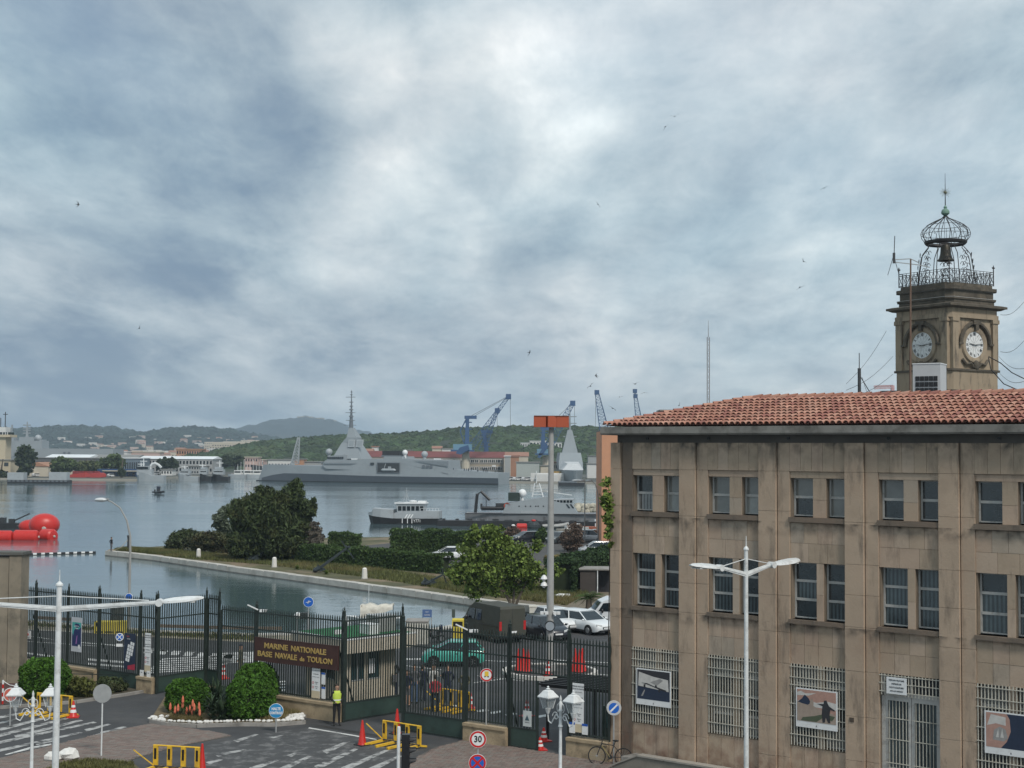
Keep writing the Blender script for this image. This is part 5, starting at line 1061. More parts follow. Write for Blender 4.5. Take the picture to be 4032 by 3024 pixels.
# ---- red floats at the left
def Zr(x,y):return Z1(x,y)
fender(*Zr(225,1385),3.3,.95,'red floating cylinder fender in the middle of the row at left',red_plastic,.03,'float')
fender(*Zr(15,1385),2.9,.9,'red floating cylinder fender cut by the left photo edge',red_plastic,.03,'float')
fender(*Zr(418,1378),2.2,.98,'short red float at the right end of the row, with pale end fitting',red_plastic,-.5,'float')
p=at(*Zr(345,1350),WZ);t=thing('big_red_float','large rounded red float rising behind the row of red cylinders','float',(p.x,p.y+2.0,WZ));m=MB();m.lathe([(.05,-2.0),(.9,-1.85),(1.5,-1.45),(1.85,-.8),(1.95,0),(1.85,.8),(1.5,1.45),(.9,1.85),(.05,2.0)],20,(0,0,1.75),ax='y');m.v=[(x*1.12,y,z*.86)for x,y,z in m.v];o=m.build('float_body',red_plastic,t,True);o.rotation_euler.z=.25;MB().lathe([(.35,-1.75),(.2,-2.0)],12,(.5,0,1.1),ax='y').build('end_fitting',MATS['fender_end'],t)
p=at(*Zr(175,1330),WZ);t=thing('red_cone_float','low red float behind the red cylinders, left of the big round one','float',(p.x,p.y+3,WZ));MB().sph((.4,0,.9),1.15,(1.5,1,.9),12,8).build('float_body',red_plastic,t,True);MB().tube((-1.2,0,.9),(-1.5,0,1),.15,n=6).build('eye',dark_metal,t)
p=at(*Zr(60,1290),WZ);t=thing('work_raft','dark work raft with gear behind the red floats','raft',(p.x,p.y+1,WZ));MB().b2((-5,-1,0),(3.5,1.5,.9)).build('deck',hull_black,t);m=MB();m.bar((0,0,.9),(3.2,0,2.4),.3,.2);m.box((-1.2,0,1.3),(1.2,1,.9));m.box((.4,0,1.2),(.8,.8,.7));m.sph((-3,0,1.8),.9,n=8);m.build('deck_gear',dark_metal,t)
ax=Axis(at(82,2187,WZ),at(375,2178,WZ));t=thing('floating_boom','black floating boom with white markers in front of the corner quay','boom',ax.A,ax.rz);MB().b2((0,-.28,-.15),(ax.L,.28,.22)).build('boom_body',hull_black,t)
for i in range(9):MB().box((.6+i*(ax.L-1.2)/8,-.26,.16),(.42,.14,.2)).build('white_marker',white_plastic,t)
p=at(*Z1(1348,981),WZ);t=thing('speed_boat','small dark inflatable speed boat with crew crossing the open harbour','boat',p,-.9);rib_parts(t,6,hull_black)
for i in range(3):o=link('boat_crew',pm1);o.location=p+Vector((.8+i*.9*.6,-.4-i*.7,.55));tag(o,['first','middle','last'][i]+' of three tiny dark crew figures on the speed boat','person')
# ---- left: distant helicopter carrier
def rel(base):return lambda px,py,dy=0:aty(px,py,base.y+dy)-base
bs=aty(*Z1(380,660),900);bs.z=0;rr=rel(bs);t=thing('helicopter_carrier','distant pale grey carrier with a long flat deck and mast behind the warehouses','warship',bs)
hz_grey=M('far_navy_grey',(.27,.30,.32),.8,var=.05,scale=.1)
def wbox(mb,f,x0,y0,x1,y1,d=6,dy=0,mi=0):
 a,b=f(x0,y1,dy),f(x1,y0,dy);mb.b2((a.x,a.y,a.z),(b.x,b.y+d,b.z),mi)
m=MB();wbox(m,rr,*Z1(130,592),*Z1(985,662),25);m.build('hull',hz_grey,t)
m=MB();wbox(m,rr,*Z1(60,520),*Z1(365,660),14,3);wbox(m,rr,*Z1(70,492),*Z1(120,520),8,5);wbox(m,rr,*Z1(165,488),*Z1(300,520),10,5);wbox(m,rr,*Z1(315,510),*Z1(370,526),8,4);m.build('island',hz_grey,t)
m=MB();a=rr(*Z1(237,490),8);b=rr(*Z1(238,355),8);m.bar(a,b,1.6,w1=.5,h1=.5)
for y in(385,410,430,455):c=rr(*Z1(237,y),8);m.bar(c-Vector((2.6,0,0)),c+Vector((2.2,0,0)),.7)
a=rr(*Z1(103,490),8);m.bar(a,a+Vector((0,0,8)),.8);m.build('mast',hz_grey,t)
m=MB();a=rr(*Z1(332,498),5);m.sph(a,2.2);m.build('radome',navy_pale,t,True)
for x in(550,590):m=MB();wbox(m,rr,*Z1(x,618),*Z1(x+20,636),.5,-.6);m.build('side_port',navy_grey2,t)
# ---- generic buildings
def bld(x0,x1,yt,yb,Y,d,label,wm,roof=None,rows=0,cols=0,rh=0,cat='building',name='building',gable=False,wmat=None,group=None,base=None):
 a=aty(x0,yb,Y);a.z=0;t=thing(name,label,cat,a,0,group);f=rel(a);p,q_=f(x0,yb),f(x1,yt);W_,H=q_.x-p.x,q_.z
 MB().b2((0,0,-.2),(W_,d,H)).build('wall',wm,t)
 if roof:
  rz_=rh*Y/FP
  if gable:MB().prism([(-.4,H),(W_+.4,H),(W_/2,H+rz_)],-.3,d+.3,ax='y').build('roof',roof,t)
  else:MB().prism([(-.4,H),(d+.4,H),(d*.5,H+rz_)]if rz_>.8 else[(-.4,H),(d+.4,H),(d+.4,H+max(.4,rz_)),(-.4,H+max(.4,rz_))],-.4,W_+.4,ax='x').build('roof',roof,t)
 if rows:
  ww,hh=W_/cols*.5,H/rows*.42;me=MB().box((0,0,0),(ww,.14,hh)).mesh('window',wmat or glass_dark)
  for j in range(rows):
   for i in range(cols):link('window',me,t,(W_*(i+.5)/cols,-.03,H*(j+.55)/rows))
 return t
beige=M('far_wall_beige',(.40,.34,.26),.9,var=.08,scale=.1);cream=M('far_wall_cream',(.52,.47,.38),.9,var=.08,scale=.1);greyw=M('far_wall_grey',(.33,.34,.34),.8,var=.08,scale=.1);brick=M('far_wall_brick',(.36,.19,.12),.9,var=.12,scale=.2);orange=M('far_wall_orange',(.42,.23,.14),.9,var=.06);pinkw=M('far_wall_pink',(.52,.38,.34),.9,var=.06);whitew=M('far_wall_white',(.62,.62,.60),.8,var=.05)
redroof=M('far_red_roof',(.17,.05,.045),.8,var=.12,scale=.2);tileroof=M('far_tile_roof',(.30,.16,.115),.9,var=.12,scale=.2);whiteroof=M('far_white_roof',(.72,.75,.76),.6,var=.05,scale=.1);greyroof=M('far_grey_roof',(.22,.22,.21),.8,var=.1)
bk=bld(1408,1984,1803,1886,712,14,'long two storey naval barracks with a dark red roof behind the frigate stern',beige,redroof,rh=24)
f=rel(Vector(bk.location));wf=M('far_window_frame',(.6,.58,.54),.7)
m=MB();
for y0,y1 in((655,690),(712,745)):wbox(m,f,1409,Z2(0,y0)[1],1983.5,Z2(0,y1)[1],.15,-.12)
m.build('grey_band',M('barracks_band',(.30,.28,.25),.9),bk)
for zy in(674,728):
 for k,zx in enumerate([1004,1045,1088,1290,1330,1375,1420,1500,1540,1617,1658,1700,1742,1770,1800,1838,1865,1895,1922,1950,1972]):
  a=f(*Z2(zx,zy),-.25);o=MB().box((a.x,a.y,a.z),(1.9,.12,1.75)).build('window',wf,bk)
  for s_ in(-.42,.42):MB().box((a.x+s_,a.y-.08,a.z),(.62,.06,1.35)).build('pane',glass_dark,o)
m=MB();wbox(m,f,*Z2(1912,703),*Z2(1940,715),.3,-.5);m.build('sign_plate',white_plastic,bk)
bld(*[Z2(2002,0)[0],Z2(2045,0)[0]],Z2(0,640)[1],Z2(0,790)[1],700,10,'tall pale grey block right of the red roofed barracks',greyw,whiteroof)
bld(Z2(2047,0)[0],Z2(2108,0)[0],Z2(0,642)[1],Z2(0,770)[1],705,10,'brick red block right of the tall grey block',brick,tileroof,rh=6)
bld(1962,2080,1797,1830,760,12,'low building with a long orange tiled roof below the wooded ridge',cream,tileroof,rh=17)
bld(2033,2124,1822,1872,640,14,'pale grey green shed with a flat roof on the shipyard quay',M('shed_green_grey',(.36,.39,.37),.7,var=.06),greyroof,rh=3)
bld(2128,2175,1835,1890,640,8,'white workshop partly behind the tall lamp pole',cream,greyroof)
bld(2176,2215,1822,1888,660,8,'narrow cream workshop left of the bow-on frigate',cream,tileroof,rh=4,rows=2,cols=4)
bld(2312,2400,1828,1850,700,8,'long white quay building right of the bow-on frigate',whitew,greyroof);bld(2316,2400,1797,1812,850,8,'grey shelter on the slope right of the bow-on frigate',greyw,greyroof)
for x0,x1,y0,y1,lab in((2050,2092,1742,1754,'left wing of the white villa on the wooded ridge'),(2086,2150,1735,1756,'tall middle block of the white villa on the wooded ridge'),(2146,2212,1741,1756,'right wing of the white villa on the wooded ridge')):
 t=bld(x0,x1,y0,y1,980,10,lab,whitew,whiteroof,rows=1,cols=5);t.location.z=aty(x0,y1,980).z-2
 for c in t.children:
  if c.name.startswith('wall'):pass
 h_=aty(x0,y0,980).z-t.location.z
 for c in t.children:c.scale.z=h_/max(1,aty(x0,y0,980).z);c.location.z*=c.scale.z
for x0,x1,y0,y1,Y,lab,wm,rm_,rh in[(Z2(1478,0)[0],Z2(1545,0)[0],1766,1790,800,'house with orange roof behind the barracks, left of the first blue crane',cream,tileroof,10),(Z2(1548,0)[0],Z2(1625,0)[0],1768,1790,800,'white house behind the barracks beside the first blue crane',whitew,greyroof,4),(Z2(1040,0)[0],Z2(1082,0)[0],Z2(0,572)[1],1795,800,'small white tower house above the barracks roof left of the funnel',whitew,tileroof,4),
(Z2(975,0)[0],Z2(1045,0)[0],Z2(0,600)[1],1795,790,'orange roofed house behind the frigate pyramid mast',cream,tileroof,9),(Z2(1280,0)[0],Z2(1330,0)[0],Z2(0,596)[1],1795,800,'pale house behind the frigate, right of its funnel',cream,greyroof,3)]:
 bld(x0,x1,y0,y1,Y,8,lab,wm,rm_,rh=rh,rows=1,cols=3)
bld(Z2(285,0)[0],Z2(470,0)[0],Z2(0,668)[1],Z2(0,720)[1],730,12,'low white workshop with barrel roof behind the frigate foredeck',whitew,greyroof,rh=4,rows=1,cols=8)
bld(Z2(475,0)[0],Z2(545,0)[0],Z2(0,662)[1],Z2(0,720)[1],735,12,'orange brick workshop behind the frigate foredeck',orange,greyroof,rh=2)
bld(Z2(545,0)[0],Z2(670,0)[0],Z2(0,682)[1],Z2(0,715)[1],738,12,'low grey store behind the frigate deck gun',greyw,greyroof,rh=2)
bld(Z2(118,0)[0],Z2(212,0)[0],Z2(0,648)[1],Z2(0,735)[1],730,10,'pink three storey building left of the frigate bow',pinkw,cream,rh=2,rows=3,cols=5)
def lattice(mb,p0,p1,w0,w1,n,r,side=Vector((0,1,0))):
 p0,p1=Vector(p0),Vector(p1);d=(p1-p0).normalized();a=d.cross(side).normalized();L4=[]
 for i,j in((-1,-1),(1,-1),(1,1),(-1,1)):L4.append((p0+a*i*w0/2+side*j*w0/2,p1+a*i*w1/2+side*j*w1/2));mb.bar(*L4[-1],r)
 for k in range(n):
  u,v=k/n,(k+1)/n
  for s_ in range(4):
   A_,B_=L4[s_],L4[(s_+1)%4];mb.bar(A_[0].lerp(A_[1],u),B_[0].lerp(B_[1],v),r*.65)
   if s_ in(0,2):mb.bar(A_[0].lerp(A_[1],u),B_[0].lerp(B_[1],u),r*.65)
bs=aty(*Z2(485,700),700);bs.z=0;f=rel(bs);t=thing('small_lattice_crane','pale lattice crane boom rising behind the frigate foredeck','crane',bs)
m=MB();lattice(m,f(*Z2(482,690)),f(*Z2(510,500)),3.4,.9,9,.35);m.build('lattice_boom',navy_pale,t);MB().box((0,0,2.2),(4,4,4.4)).build('crane_cab',navy_pale,t)
# ---- blue cranes
crane_blue=M('crane_blue',(.035,.085,.19),.6,var=.15,scale=.2);crane_pale=M('crane_pale_blue',(.14,.27,.37),.6,var=.1)
def crane(label,Y,pillar,plat,mast,jibs,cables,name='dock_crane'):
 x0,yb,yt,w=pillar;bs=aty(x0,yb,Y);bs.z=0;f=rel(bs);t=thing(name,label,'crane',bs)
 if w:a=f(x0,yt);MB().tube((0,0,0),(0,0,a.z),w,w*.85,10).build('pedestal',cream,t)
 if plat:m=MB();wbox(m,f,*plat,9,-4.5);m.build('machine_house',crane_pale,t);m=MB();a,b=f(plat[0]-8,plat[3]),f(plat[2]+10,plat[3]);m.b2((a.x,-5,a.z-.8),(b.x,5,a.z));m.build('platform',crane_blue,t)
 if mast:
  m=MB();a,b=f(*mast[0]),f(*mast[1]);m.bar(a,b,2.3,w1=1.6,h1=1.6)
  for u in(.25,.45,.65,.85):c=a.lerp(b,u);m.bar(c-Vector((1.8,0,0)),c+Vector((2.2,0,0)),.5)
  m.bar(b-Vector((1.5,0,0)),b+Vector((4.5,0,0)),1.2,1.6);
  if len(mast)>2:c,d=f(*mast[2]),f(*mast[3]);m.bar(c,d,.6);m.bar(c,a,.5)
  m.build('tower_mast',crane_blue,t)
 for(p0,p1,w0,w1,n)in jibs:m=MB();lattice(m,f(*p0),f(*p1),w0*.8,w1*.8,n,.24);c=f(*p1);m.box(c,(2.6,2.2,2.6));m.build('lattice_jib',crane_blue,t)
 for p0,p1 in cables:m=MB();m.bar(f(*p0),f(*p1),.16);m.build('cable',dark_metal,t)
 return f,t
f,t=crane('tall blue dock crane with its long jib reaching up to the right, left of two',700,(1833,1884,1776,2.1),(1784,1749,1857,1771),[(1838,1776),(1841,1643),(1812,1697),(1838,1646)],[((1856,1760),(2002,1562),3.6,1.8,16)],[((1845,1643),(2000,1560)),((1850,1648),(2000,1563)),((2009,1566),(2010,1690))])
m=MB();m.prism([(x,z)for x,z in[(v.x,v.z)for v in(f(1796,1785),f(1812,1762),f(1845,1752),f(1850,1770),f(1815,1790))]],-5.5,-4,ax='y');m.build('counterweight_arm',crane_blue,t)
crane('blue dock crane half hidden behind the first jib',745,(1913,1810,1790,0),None,[(1916,1778),(1906,1700)],[((1898,1775),(1958,1617),4.5,1.6,14)],[((1957,1617),(1958,1700))])
f,t=crane('blue dock crane behind the orange topped lamp pole',720,(2150,1870,1796,2.0),(2115,1768,2158,1785),[(2136,1790),(2140,1688)],[((2150,1775),(2255,1588),5.5,2.4,14)],[((2145,1690),(2255,1585)),((2262,1592),(2262,1700))])
m=MB();m.prism([(v.x,v.z)for v in(f(2115,1800),f(2132,1768),f(2150,1745),f(2158,1760),f(2124,1805))],-5,-3.5,ax='y');m.build('counterweight_arm',crane_blue,t)
crane('blue crane jib standing nearly upright left of the stone building roof',800,(2384,1800,1700,0),None,None,[((2392,1760),(2350,1545),7.5,2.6,16)],[((2346,1540),(2344,1680))])
crane('narrow blue crane jib behind the left end of the tiled roof',900,(2528,1800,1700,0),None,None,[((2530,1760),(2502,1560),7,2.4,14),((2502,1560),(2500,1540),1.8,.4,2)],[])
# ---- second frigate, bow-on
bs=aty(2262,1908,592);bs.z=WZ;f=rel(bs);t=thing('second_frigate','grey frigate seen bow-on at the right, covered foredeck and tall spiked mast','warship',bs)
m=MB();a,b=f(*Z3(1300,1050)),f(*Z3(1562,1050));hw=(b.x-a.x)/2;zt=a.z+1
m.loft([[(-.3,0,-.5),(-.5,-3,zt),(.5,-3,zt),(.3,0,-.5)],[(-hw*.5,14,-.5),(-hw*.8,14,zt),(hw*.8,14,zt),(hw*.5,14,-.5)],[(-hw*.9,45,-.5),(-hw,45,zt),(hw,45,zt),(hw*.9,45,-.5)],[(-hw*.9,110,-.5),(-hw,110,zt),(hw,110,zt),(hw*.9,110,-.5)]]);m.build('hull',navy_grey,t)
m=MB();z1,z2=f(*Z3(1400,985)).z,f(*Z3(1400,908)).z;m.loft([[(-hw*.98,34,zt),(hw*.98,34,zt),(hw*.98,80,zt),(-hw*.98,80,zt)],[(-hw*.97,38,z1+1.5),(hw*.97,38,z1+1.5),(hw*.97,80,z1+1.5),(-hw*.97,80,z1+1.5)],[(-hw*.85,42,z2+2.5),(hw*.85,42,z2+2.5),(hw*.85,80,z2+2.5),(-hw*.85,80,z2+2.5)]]);m.build('superstructure',navy_grey,t)
m=MB();m.loft([[(-hw*.82,16,zt),(hw*.82,16,zt),(hw,36,zt),(-hw,36,zt)],[(-hw*.4,18,zt+2.6),(hw*.4,18,zt+2.6),(hw*.6,34,zt+3.4),(-hw*.6,34,zt+3.4)]]);m.build('canvas_cover',M('canvas_white',(.5,.52,.53),.8,var=.1),t)
m=MB();z3,z4,z5=f(*Z3(1437,760)).z,f(*Z3(1437,600)).z,f(*Z3(1440,460)).z;R=lambda w,z:[(-w,50-w,z),(w,50-w,z),(w,50+w,z),(-w,50+w,z)]
m.loft([R(3.6,z2+2),R(2.6,z3),R(1.0,z4)]);m.tube((0,50,z4),(0,50,z5+5),.5,.12,6)
for z in(z4+3,z4+6,z4-3):m.bar((-3,50,z),(3,50,z),.4)
m.build('mast',navy_grey,t)
bs=at(2245,1911,WZ);f=rel(bs);t=thing('low_dark_pontoon','low black pontoon with white edges under the bow of the second frigate','pontoon',bs);a,b=f(*Z3(1272,1165)),f(*Z3(1535,1165));MB().b2((a.x,-4,-.3),(b.x,4,1.1)).build('pontoon_body',hull_black,t);MB().b2((a.x,-4.1,1.1),(b.x*.4,3,1.5)).build('pontoon_deck',navy_grey2,t)
vc=[M('far_vehicle_white',(.6,.6,.6),.5),M('far_vehicle_dark',(.06,.07,.08),.5),M('far_vehicle_grey',(.25,.26,.27),.5)]
def far_car_mesh(mat):
 m=MB();m.prism([(-2.1,.3),(2.1,.3),(2.15,.85),(1.2,.95),(.6,1.45),(-1.5,1.45),(-2.1,.95)],-.85,.85,ax='y',mi=0);m.prism([(1.1,.97),(.55,1.4),(-1.45,1.4),(-1.95,.97)],-.87,.87,ax='y',mi=1)
 for x in(-1.3,1.3):m.lathe([(.32,-.88),(.32,.88)],10,(x,0,.32),ax='y',mi=2)
 return m.mesh('parked_car',[mat,glass_dark,rubber])
fcm=[far_car_mesh(c)for c in vc]
k=0
for(x0,x1,y,Y0,n,grp,lab)in[(1995,2110,1888,625,10,'cars parked on the far shipyard quay','distant car parked on the shipyard quay right of the frigate stern'),(370,470,1885,640,5,'cars parked by the blue container','distant pale car parked beside the long blue container'),(130,250,1880,640,4,'cars parked by the tall tree on the far left quay','distant pale car parked right of the tall dark tree on the far quay'),(600,680,1880,700,3,'cars parked behind the moored boats','distant car parked behind the small grey ships')]:
 for i in range(n):
  p=aty(x0+(x1-x0)*(i+.5)/n,y,Y0+(i%3)*6);o=link('parked_car',fcm[0 if i%3!=1 else(1+k%2)]);o.location=(p.x,p.y,0);o.rotation_euler.z=random.choice((.1,PI+.2,.8));tag(o,lab,'car',grp);k+=1
for x,y,w,h_,Y,mat,lab in[(2090,1870,14,3.6,606,whitew,'white container on the quay edge left of the tall lamp pole'),(2112,1872,9,3.2,604,whitew,'small white container beside the larger one on the quay edge'),(720/2.212,1876,26,3.6,640,M('container_blue',(.02,.06,.16),.6),'long blue container on the far left quay'),(2180,1880,5,4.2,620,M('machine_yellow',(.4,.25,.06),.6),'yellow machine on the quay left of the bow-on frigate')]:
 p=aty(x,y,Y);p.z=0;t=thing('container',lab,'container',p);MB().b2((0,0,.1),(w,2.6,h_)).build('container_body',mat,t);m=MB()
 for i in range(int(w/.6)):m.box((.3+i*.6,-.02,h_/2),(.12,.06,h_-.6))
 m.build('container_ribs',mat,t)
 # ---- left shore
tb=bld(-60,42,1813,1874,606,10,'beige block at the foot of the control tower at the left edge',M('tower_beige',(.50,.43,.31),.9,var=.06),greyroof,rh=3,rows=2,cols=3)
bs=aty(0,1890,609);bs.z=0;f=rel(bs);t=thing('control_tower','beige harbour control tower with a glazed top room at the left edge','tower',bs)
def zb(name,x0,y0,x1,y1,mat,d=6,dy=0):m=MB();wbox(m,f,*Z1(x0,y0),*Z1(x1,y1),d,dy);return m.build(name,mat,t)
zb('shaft',-60,488,50,880,MATS['tower_beige'],7);zb('gallery',-90,468,86,488,MATS['tower_beige'],9,-1);zb('glazed_room',-70,446,66,468,glass_dark,8,-.5);zb('roof_room',-60,402,50,446,whitew,6,.5)
for x in(-10,20,44,62):zb('window_post',x,446,x+5,468,whitew,.3,-.7)
m=MB();a=f(*Z1(45,402),2);m.bar(a,a+Vector((0,0,6.5)),.3);m.bar(a+Vector((-1,0,5.5)),a+Vector((1,0,5.5)),.3);a=f(*Z1(5,402),2);m.bar(a,a+Vector((0,0,4)),.3);m.build('aerials',dark_metal,t)
for x0,x1,y0,y1,Y,d,lab,wm,rm_,kw in[
(395,772,668,700,790,26,'long warehouse with a bright white roof left of centre on the far shore',greyroof,whiteroof,dict(rh=12)),(300,940,676,740,770,20,'dark long warehouse front below the bright white roof',M('warehouse_dark',(.10,.10,.10),.8),greyroof,dict(rh=2,rows=1,cols=14)),
(772,1190,672,740,800,24,'grey warehouse right of the bright white roof',greyw,greyroof,dict(rh=13,rows=1,cols=10)),(1065,1220,676,775,720,20,'blue grey glazed block at the left end of the long hall',M('hall_blue',(.14,.18,.22),.6),whiteroof,dict(rh=2,rows=1,cols=8)),
(1205,1852,682,745,740,24,'long grey hall with a white roof behind the small grey ships',greyw,whiteroof,dict(rh=11,rows=2,cols=22)),(95,165,745,835,620,14,'small gabled shed beside the control tower',cream,tileroof,dict(rh=14,gable=True)),
(222,420,745,830,640,16,'brick gabled workshop left of the round green trees',cream,brick,dict(rh=17,gable=True)),(420,640,745,820,665,12,'low beige workshop right of the brick gable',cream,tileroof,dict(rh=14)),(640,900,748,820,680,12,'low workshop with brick gable behind the pale green trees',beige,greyroof,dict(rh=14)),
(898,1185,788,845,640,10,'flat cream quay building with dark arches left of the grey ship',cream,cream,dict(rh=3,rows=1,cols=7)),(965,1110,618,660,950,12,'white block with flat roof behind the warehouses',whitew,whiteroof,dict(rh=2,rows=1,cols=5)),(1105,1390,624,650,960,12,'pale pink block with a row of windows behind the warehouses',pinkw,cream,dict(rh=4,rows=1,cols=14)),
(1535,1755,600,668,1000,14,'orange housing block behind the white roofed hall',orange,orange,dict(rh=4,rows=3,cols=10)),(1400,1500,775,830,690,8,'small white office behind the grey ship',whitew,greyroof,dict(rows=1,cols=4)),(1620,1800,745,800,735,10,'grey blue quay store behind the moored grey ships',greyw,greyroof,dict(rows=2,cols=8)),(2130,2300,690,800,760,10,'pale building left of the frigate bow behind small boats',pinkw,cream,dict(rh=2,rows=2,cols=7))]:
 bld(x0/2.212,x1/2.212,Z1(0,y0)[1],Z1(0,y1)[1],Y,d,lab,wm,rm_,**kw)
bs=at(*Z1(62,892),WZ);f=rel(bs);t=thing('quay_barge','long low dark barge moored at the far left quay','barge',bs);a,b=f(*Z1(62,890)),f(*Z1(590,890));MB().b2((0,0,-.3),(b.x,5,1.3)).build('barge_hull',hull_black,t)
for i in range(14):MB().box((b.x*(i+.5)/14,-.05,.9),(1.0,.15,.5)).build('tyre_fender',navy_grey2,t)
MB().b2((b.x-7,0,1.3),(b.x-.5,4,4.2)).build('deck_cabin',navy_pale,t);MB().b2((0,0,1.3),(6,4,4.0)).build('deck_cabin',navy_pale,t)
for i,(x,w)in enumerate(((590,9),(648,13),(735,8),(775,7))):
 p=aty(*Z1(x,865),606+i);p.z=0;t=thing('red_covered_boat',['leftmost','longest','third','rightmost'][i]+' of four red hulls laid up on the far left quay','boat',p);m=MB();m.loft([[(0,0,.3),(0,.2,1.4),(0,2,1.4),(0,2.2,.3)],[(w*.8,0,.3),(w*.8,.2,2.4),(w*.8,2,2.4),(w*.8,2.2,.3)],[(w,1,.6),(w,1.05,1.8),(w,1.15,1.8),(w,1.2,.6)]]);m.build('hull',M('laid_up_red',(.34,.03,.025),.7),t);MB().b2((w*.2,.5,1.6),(w*.6,1.7,3.0)).build('cabin',M('laid_up_red_dark',(.2,.02,.02),.7),t)
def grey_ship(x0,x1,ywl,ydeck,house,mast,label,mat=navy_pale,Y=None,rzv=0):
 bs=at(*Z1(x0,ywl),WZ)
 if Y:bs=aty(*Z1(x0,ywl),Y);bs.z=WZ
 f=rel(bs);b=f(*Z1(x1,ywl));L=b.x;H=f(*Z1(x0,ydeck)).z;t=thing('grey_ship',label,'ship',bs)
 R=[[(u*L+(.5 if u==0 else 0),-w*2.6+3,-.3),(u*L,-w*3+3,z*H),(u*L,w*3+3,z*H),(u*L+(.5 if u==0 else 0),w*2.6+3,-.3)]for u,w,z in((0,.1,1.25),(.12,.7,1.1),(.35,1,1),(.6,1,.7),(1,.85,.7))]
 MB().loft(R).build('hull',mat,t)
 for(a0,y0,a1,y1,mm)in house:m=MB();wbox(m,f,*Z1(a0,y0),*Z1(a1,y1),4,1);o=m.build('deckhouse' if mm!=glass_dark else 'bridge_window',mm,t);
 for(mx0,my0,my1)in mast:m=MB();a,c=f(*Z1(mx0,my1),2.5),f(*Z1(mx0,my0),2.5);m.bar(a,c,.5,w1=.2,h1=.2);d=a.lerp(c,.6);m.bar(d-Vector((1.4,0,0)),d+Vector((1.4,0,0)),.3);m.build('mast',white_metal,t)
 return f,t
f,t=grey_ship(1172,1420,872,800,[(1190,770,1320,820,navy_pale),(1198,742,1300,772,navy_pale)],[(1252,668,745),(1230,710,745)],'grey support ship with a curved white arch gantry on the far quay')
m=MB()
for k_ in range(5):pass
for k_,x in enumerate((1206,1224,1242,1260,1278)):a=f(*Z1(x,757),.9);m=MB();m.box(a,(1.3,.2,.9));m.build('bridge_window',glass_dark,t)
m=MB();m.path([f(*Z1(x,y),3)for x,y in((1310,800),(1308,750),(1325,722),(1350,716),(1380,730),(1405,755))],.5,6);m.build('arch_gantry',white_metal,t)
grey_ship(1535,1720,852,815,[(1560,785,1650,816,navy_pale),(1580,765,1640,786,navy_pale),(1570,790,1640,797,glass_dark)],[(1610,735,766)],'low grey patrol craft right of the arch gantry ship',Y=585)
grey_ship(1722,1832,850,812,[(1735,772,1800,815,navy_pale),(1745,752,1790,774,navy_pale),(1745,786,1795,794,glass_dark)],[(1765,725,753)],'black hulled grey launch, left of two alike',hull_black,Y=588)
grey_ship(1834,1985,850,815,[(1855,772,1945,815,navy_pale),(1870,750,1930,773,navy_pale),(1862,786,1940,794,glass_dark)],[(1915,690,751)],'black hulled grey launch, right of two alike',hull_black,Y=590)
for i in range(9):
 x=1985+i*27;Yb=662+(i%3)*5;bs=aty(*Z1(x,838),Yb);bs.z=WZ;t=hull_boat('moored_launch','small grey or white launch moored in the row left of the frigate bow','boat',bs,8+i%3*2,3,1.7,[navy_pale,whitew,navy_grey2][i%3],.15*(i%4),group='launches moored left of the frigate bow')
 MB().b2((3,-1,1.6),(6.2,1,3.6)).build('cabin',whitew,t);MB().b2((3.2,-1.05,2.5),(6.0,-1.0,3.2)).build('window',glass_dark,t);MB().bar((4.5,0,3.6),(4.5,0,6.5+i%3),.15).build('mast',white_metal,t)
 # ---- hillside houses
hw_m=[M('house_white',(.60,.58,.54),.9),M('house_cream',(.55,.48,.38),.9),M('house_pink',(.50,.38,.33),.9)]
def house_mesh(w,d,h_,mm,flatr):
 m=MB();m.box((0,0,h_/2-1.5),(w,d,h_+3),mi=0)
 if not flatr:m.prism([(-d/2-.3,h_),(d/2+.3,h_),(0,h_+d*.18)],-w/2-.3,w/2+.3,ax='x',mi=1)
 for i in range(int(w//3.2)):
  for j in range(int(h_//2.8)):m.box((-w/2+1.6+i*3.2,-d/2,1.5+j*2.8),(1.2,.1,1.2),mi=2)
 return m.mesh('house',[mm,tileroof,glass_dark])
hm_=[house_mesh(random.uniform(8,16),9,random.uniform(5,8),random.choice(hw_m),_%3!=0)for _ in range(6)];hb_=[house_mesh(random.uniform(22,44),11,random.uniform(12,22),random.choice(hw_m),True)for _ in range(6)]
sc_=bpy.context.scene;bpy.context.view_layer.update();dg=bpy.context.evaluated_depsgraph_get()
hills_o=[o for o in COL.objects if o.name in('near_blue_hills','fort_mountain')]
def hit(px,py):
 r=ray(px,py).normalized();best=None
 for ho in hills_o:
  ok,loc,nn,fi=ho.ray_cast(Vector((0,0,CH)),r)
  if ok and(best is None or loc.y<best.y):best=loc
 return best
cnt=0
for k in range(900):
 if cnt>=90:break
 px=random.uniform(120,1010);py=1722+62*random.random()**.7;h_=hit(px,py)
 if h_ is None or h_.y>3300:continue
 o=link('house',random.choice(hm_));o.location=h_+Vector((0,-10,3));o.rotation_euler.z=random.uniform(-.5,.5);o.scale=(.9,.9,.9);tag(o,'small pale house scattered on the distant wooded hillside','house','houses scattered over the distant wooded hills');cnt+=1
for k in range(46):
 px=random.uniform(850,1045);py=random.uniform(1742,1790)+max(0,(900-px)*.2);Y=1500+(1790-py)*22;p=aty(px,py,Y);o=link('apartment_block',random.choice(hb_));o.location=(p.x,Y,max(0,p.z-16));o.rotation_euler.z=random.uniform(-.5,.5)
 tag(o,'pale apartment block in the hillside town left of the frigate mast','building','apartment blocks of the hillside town')
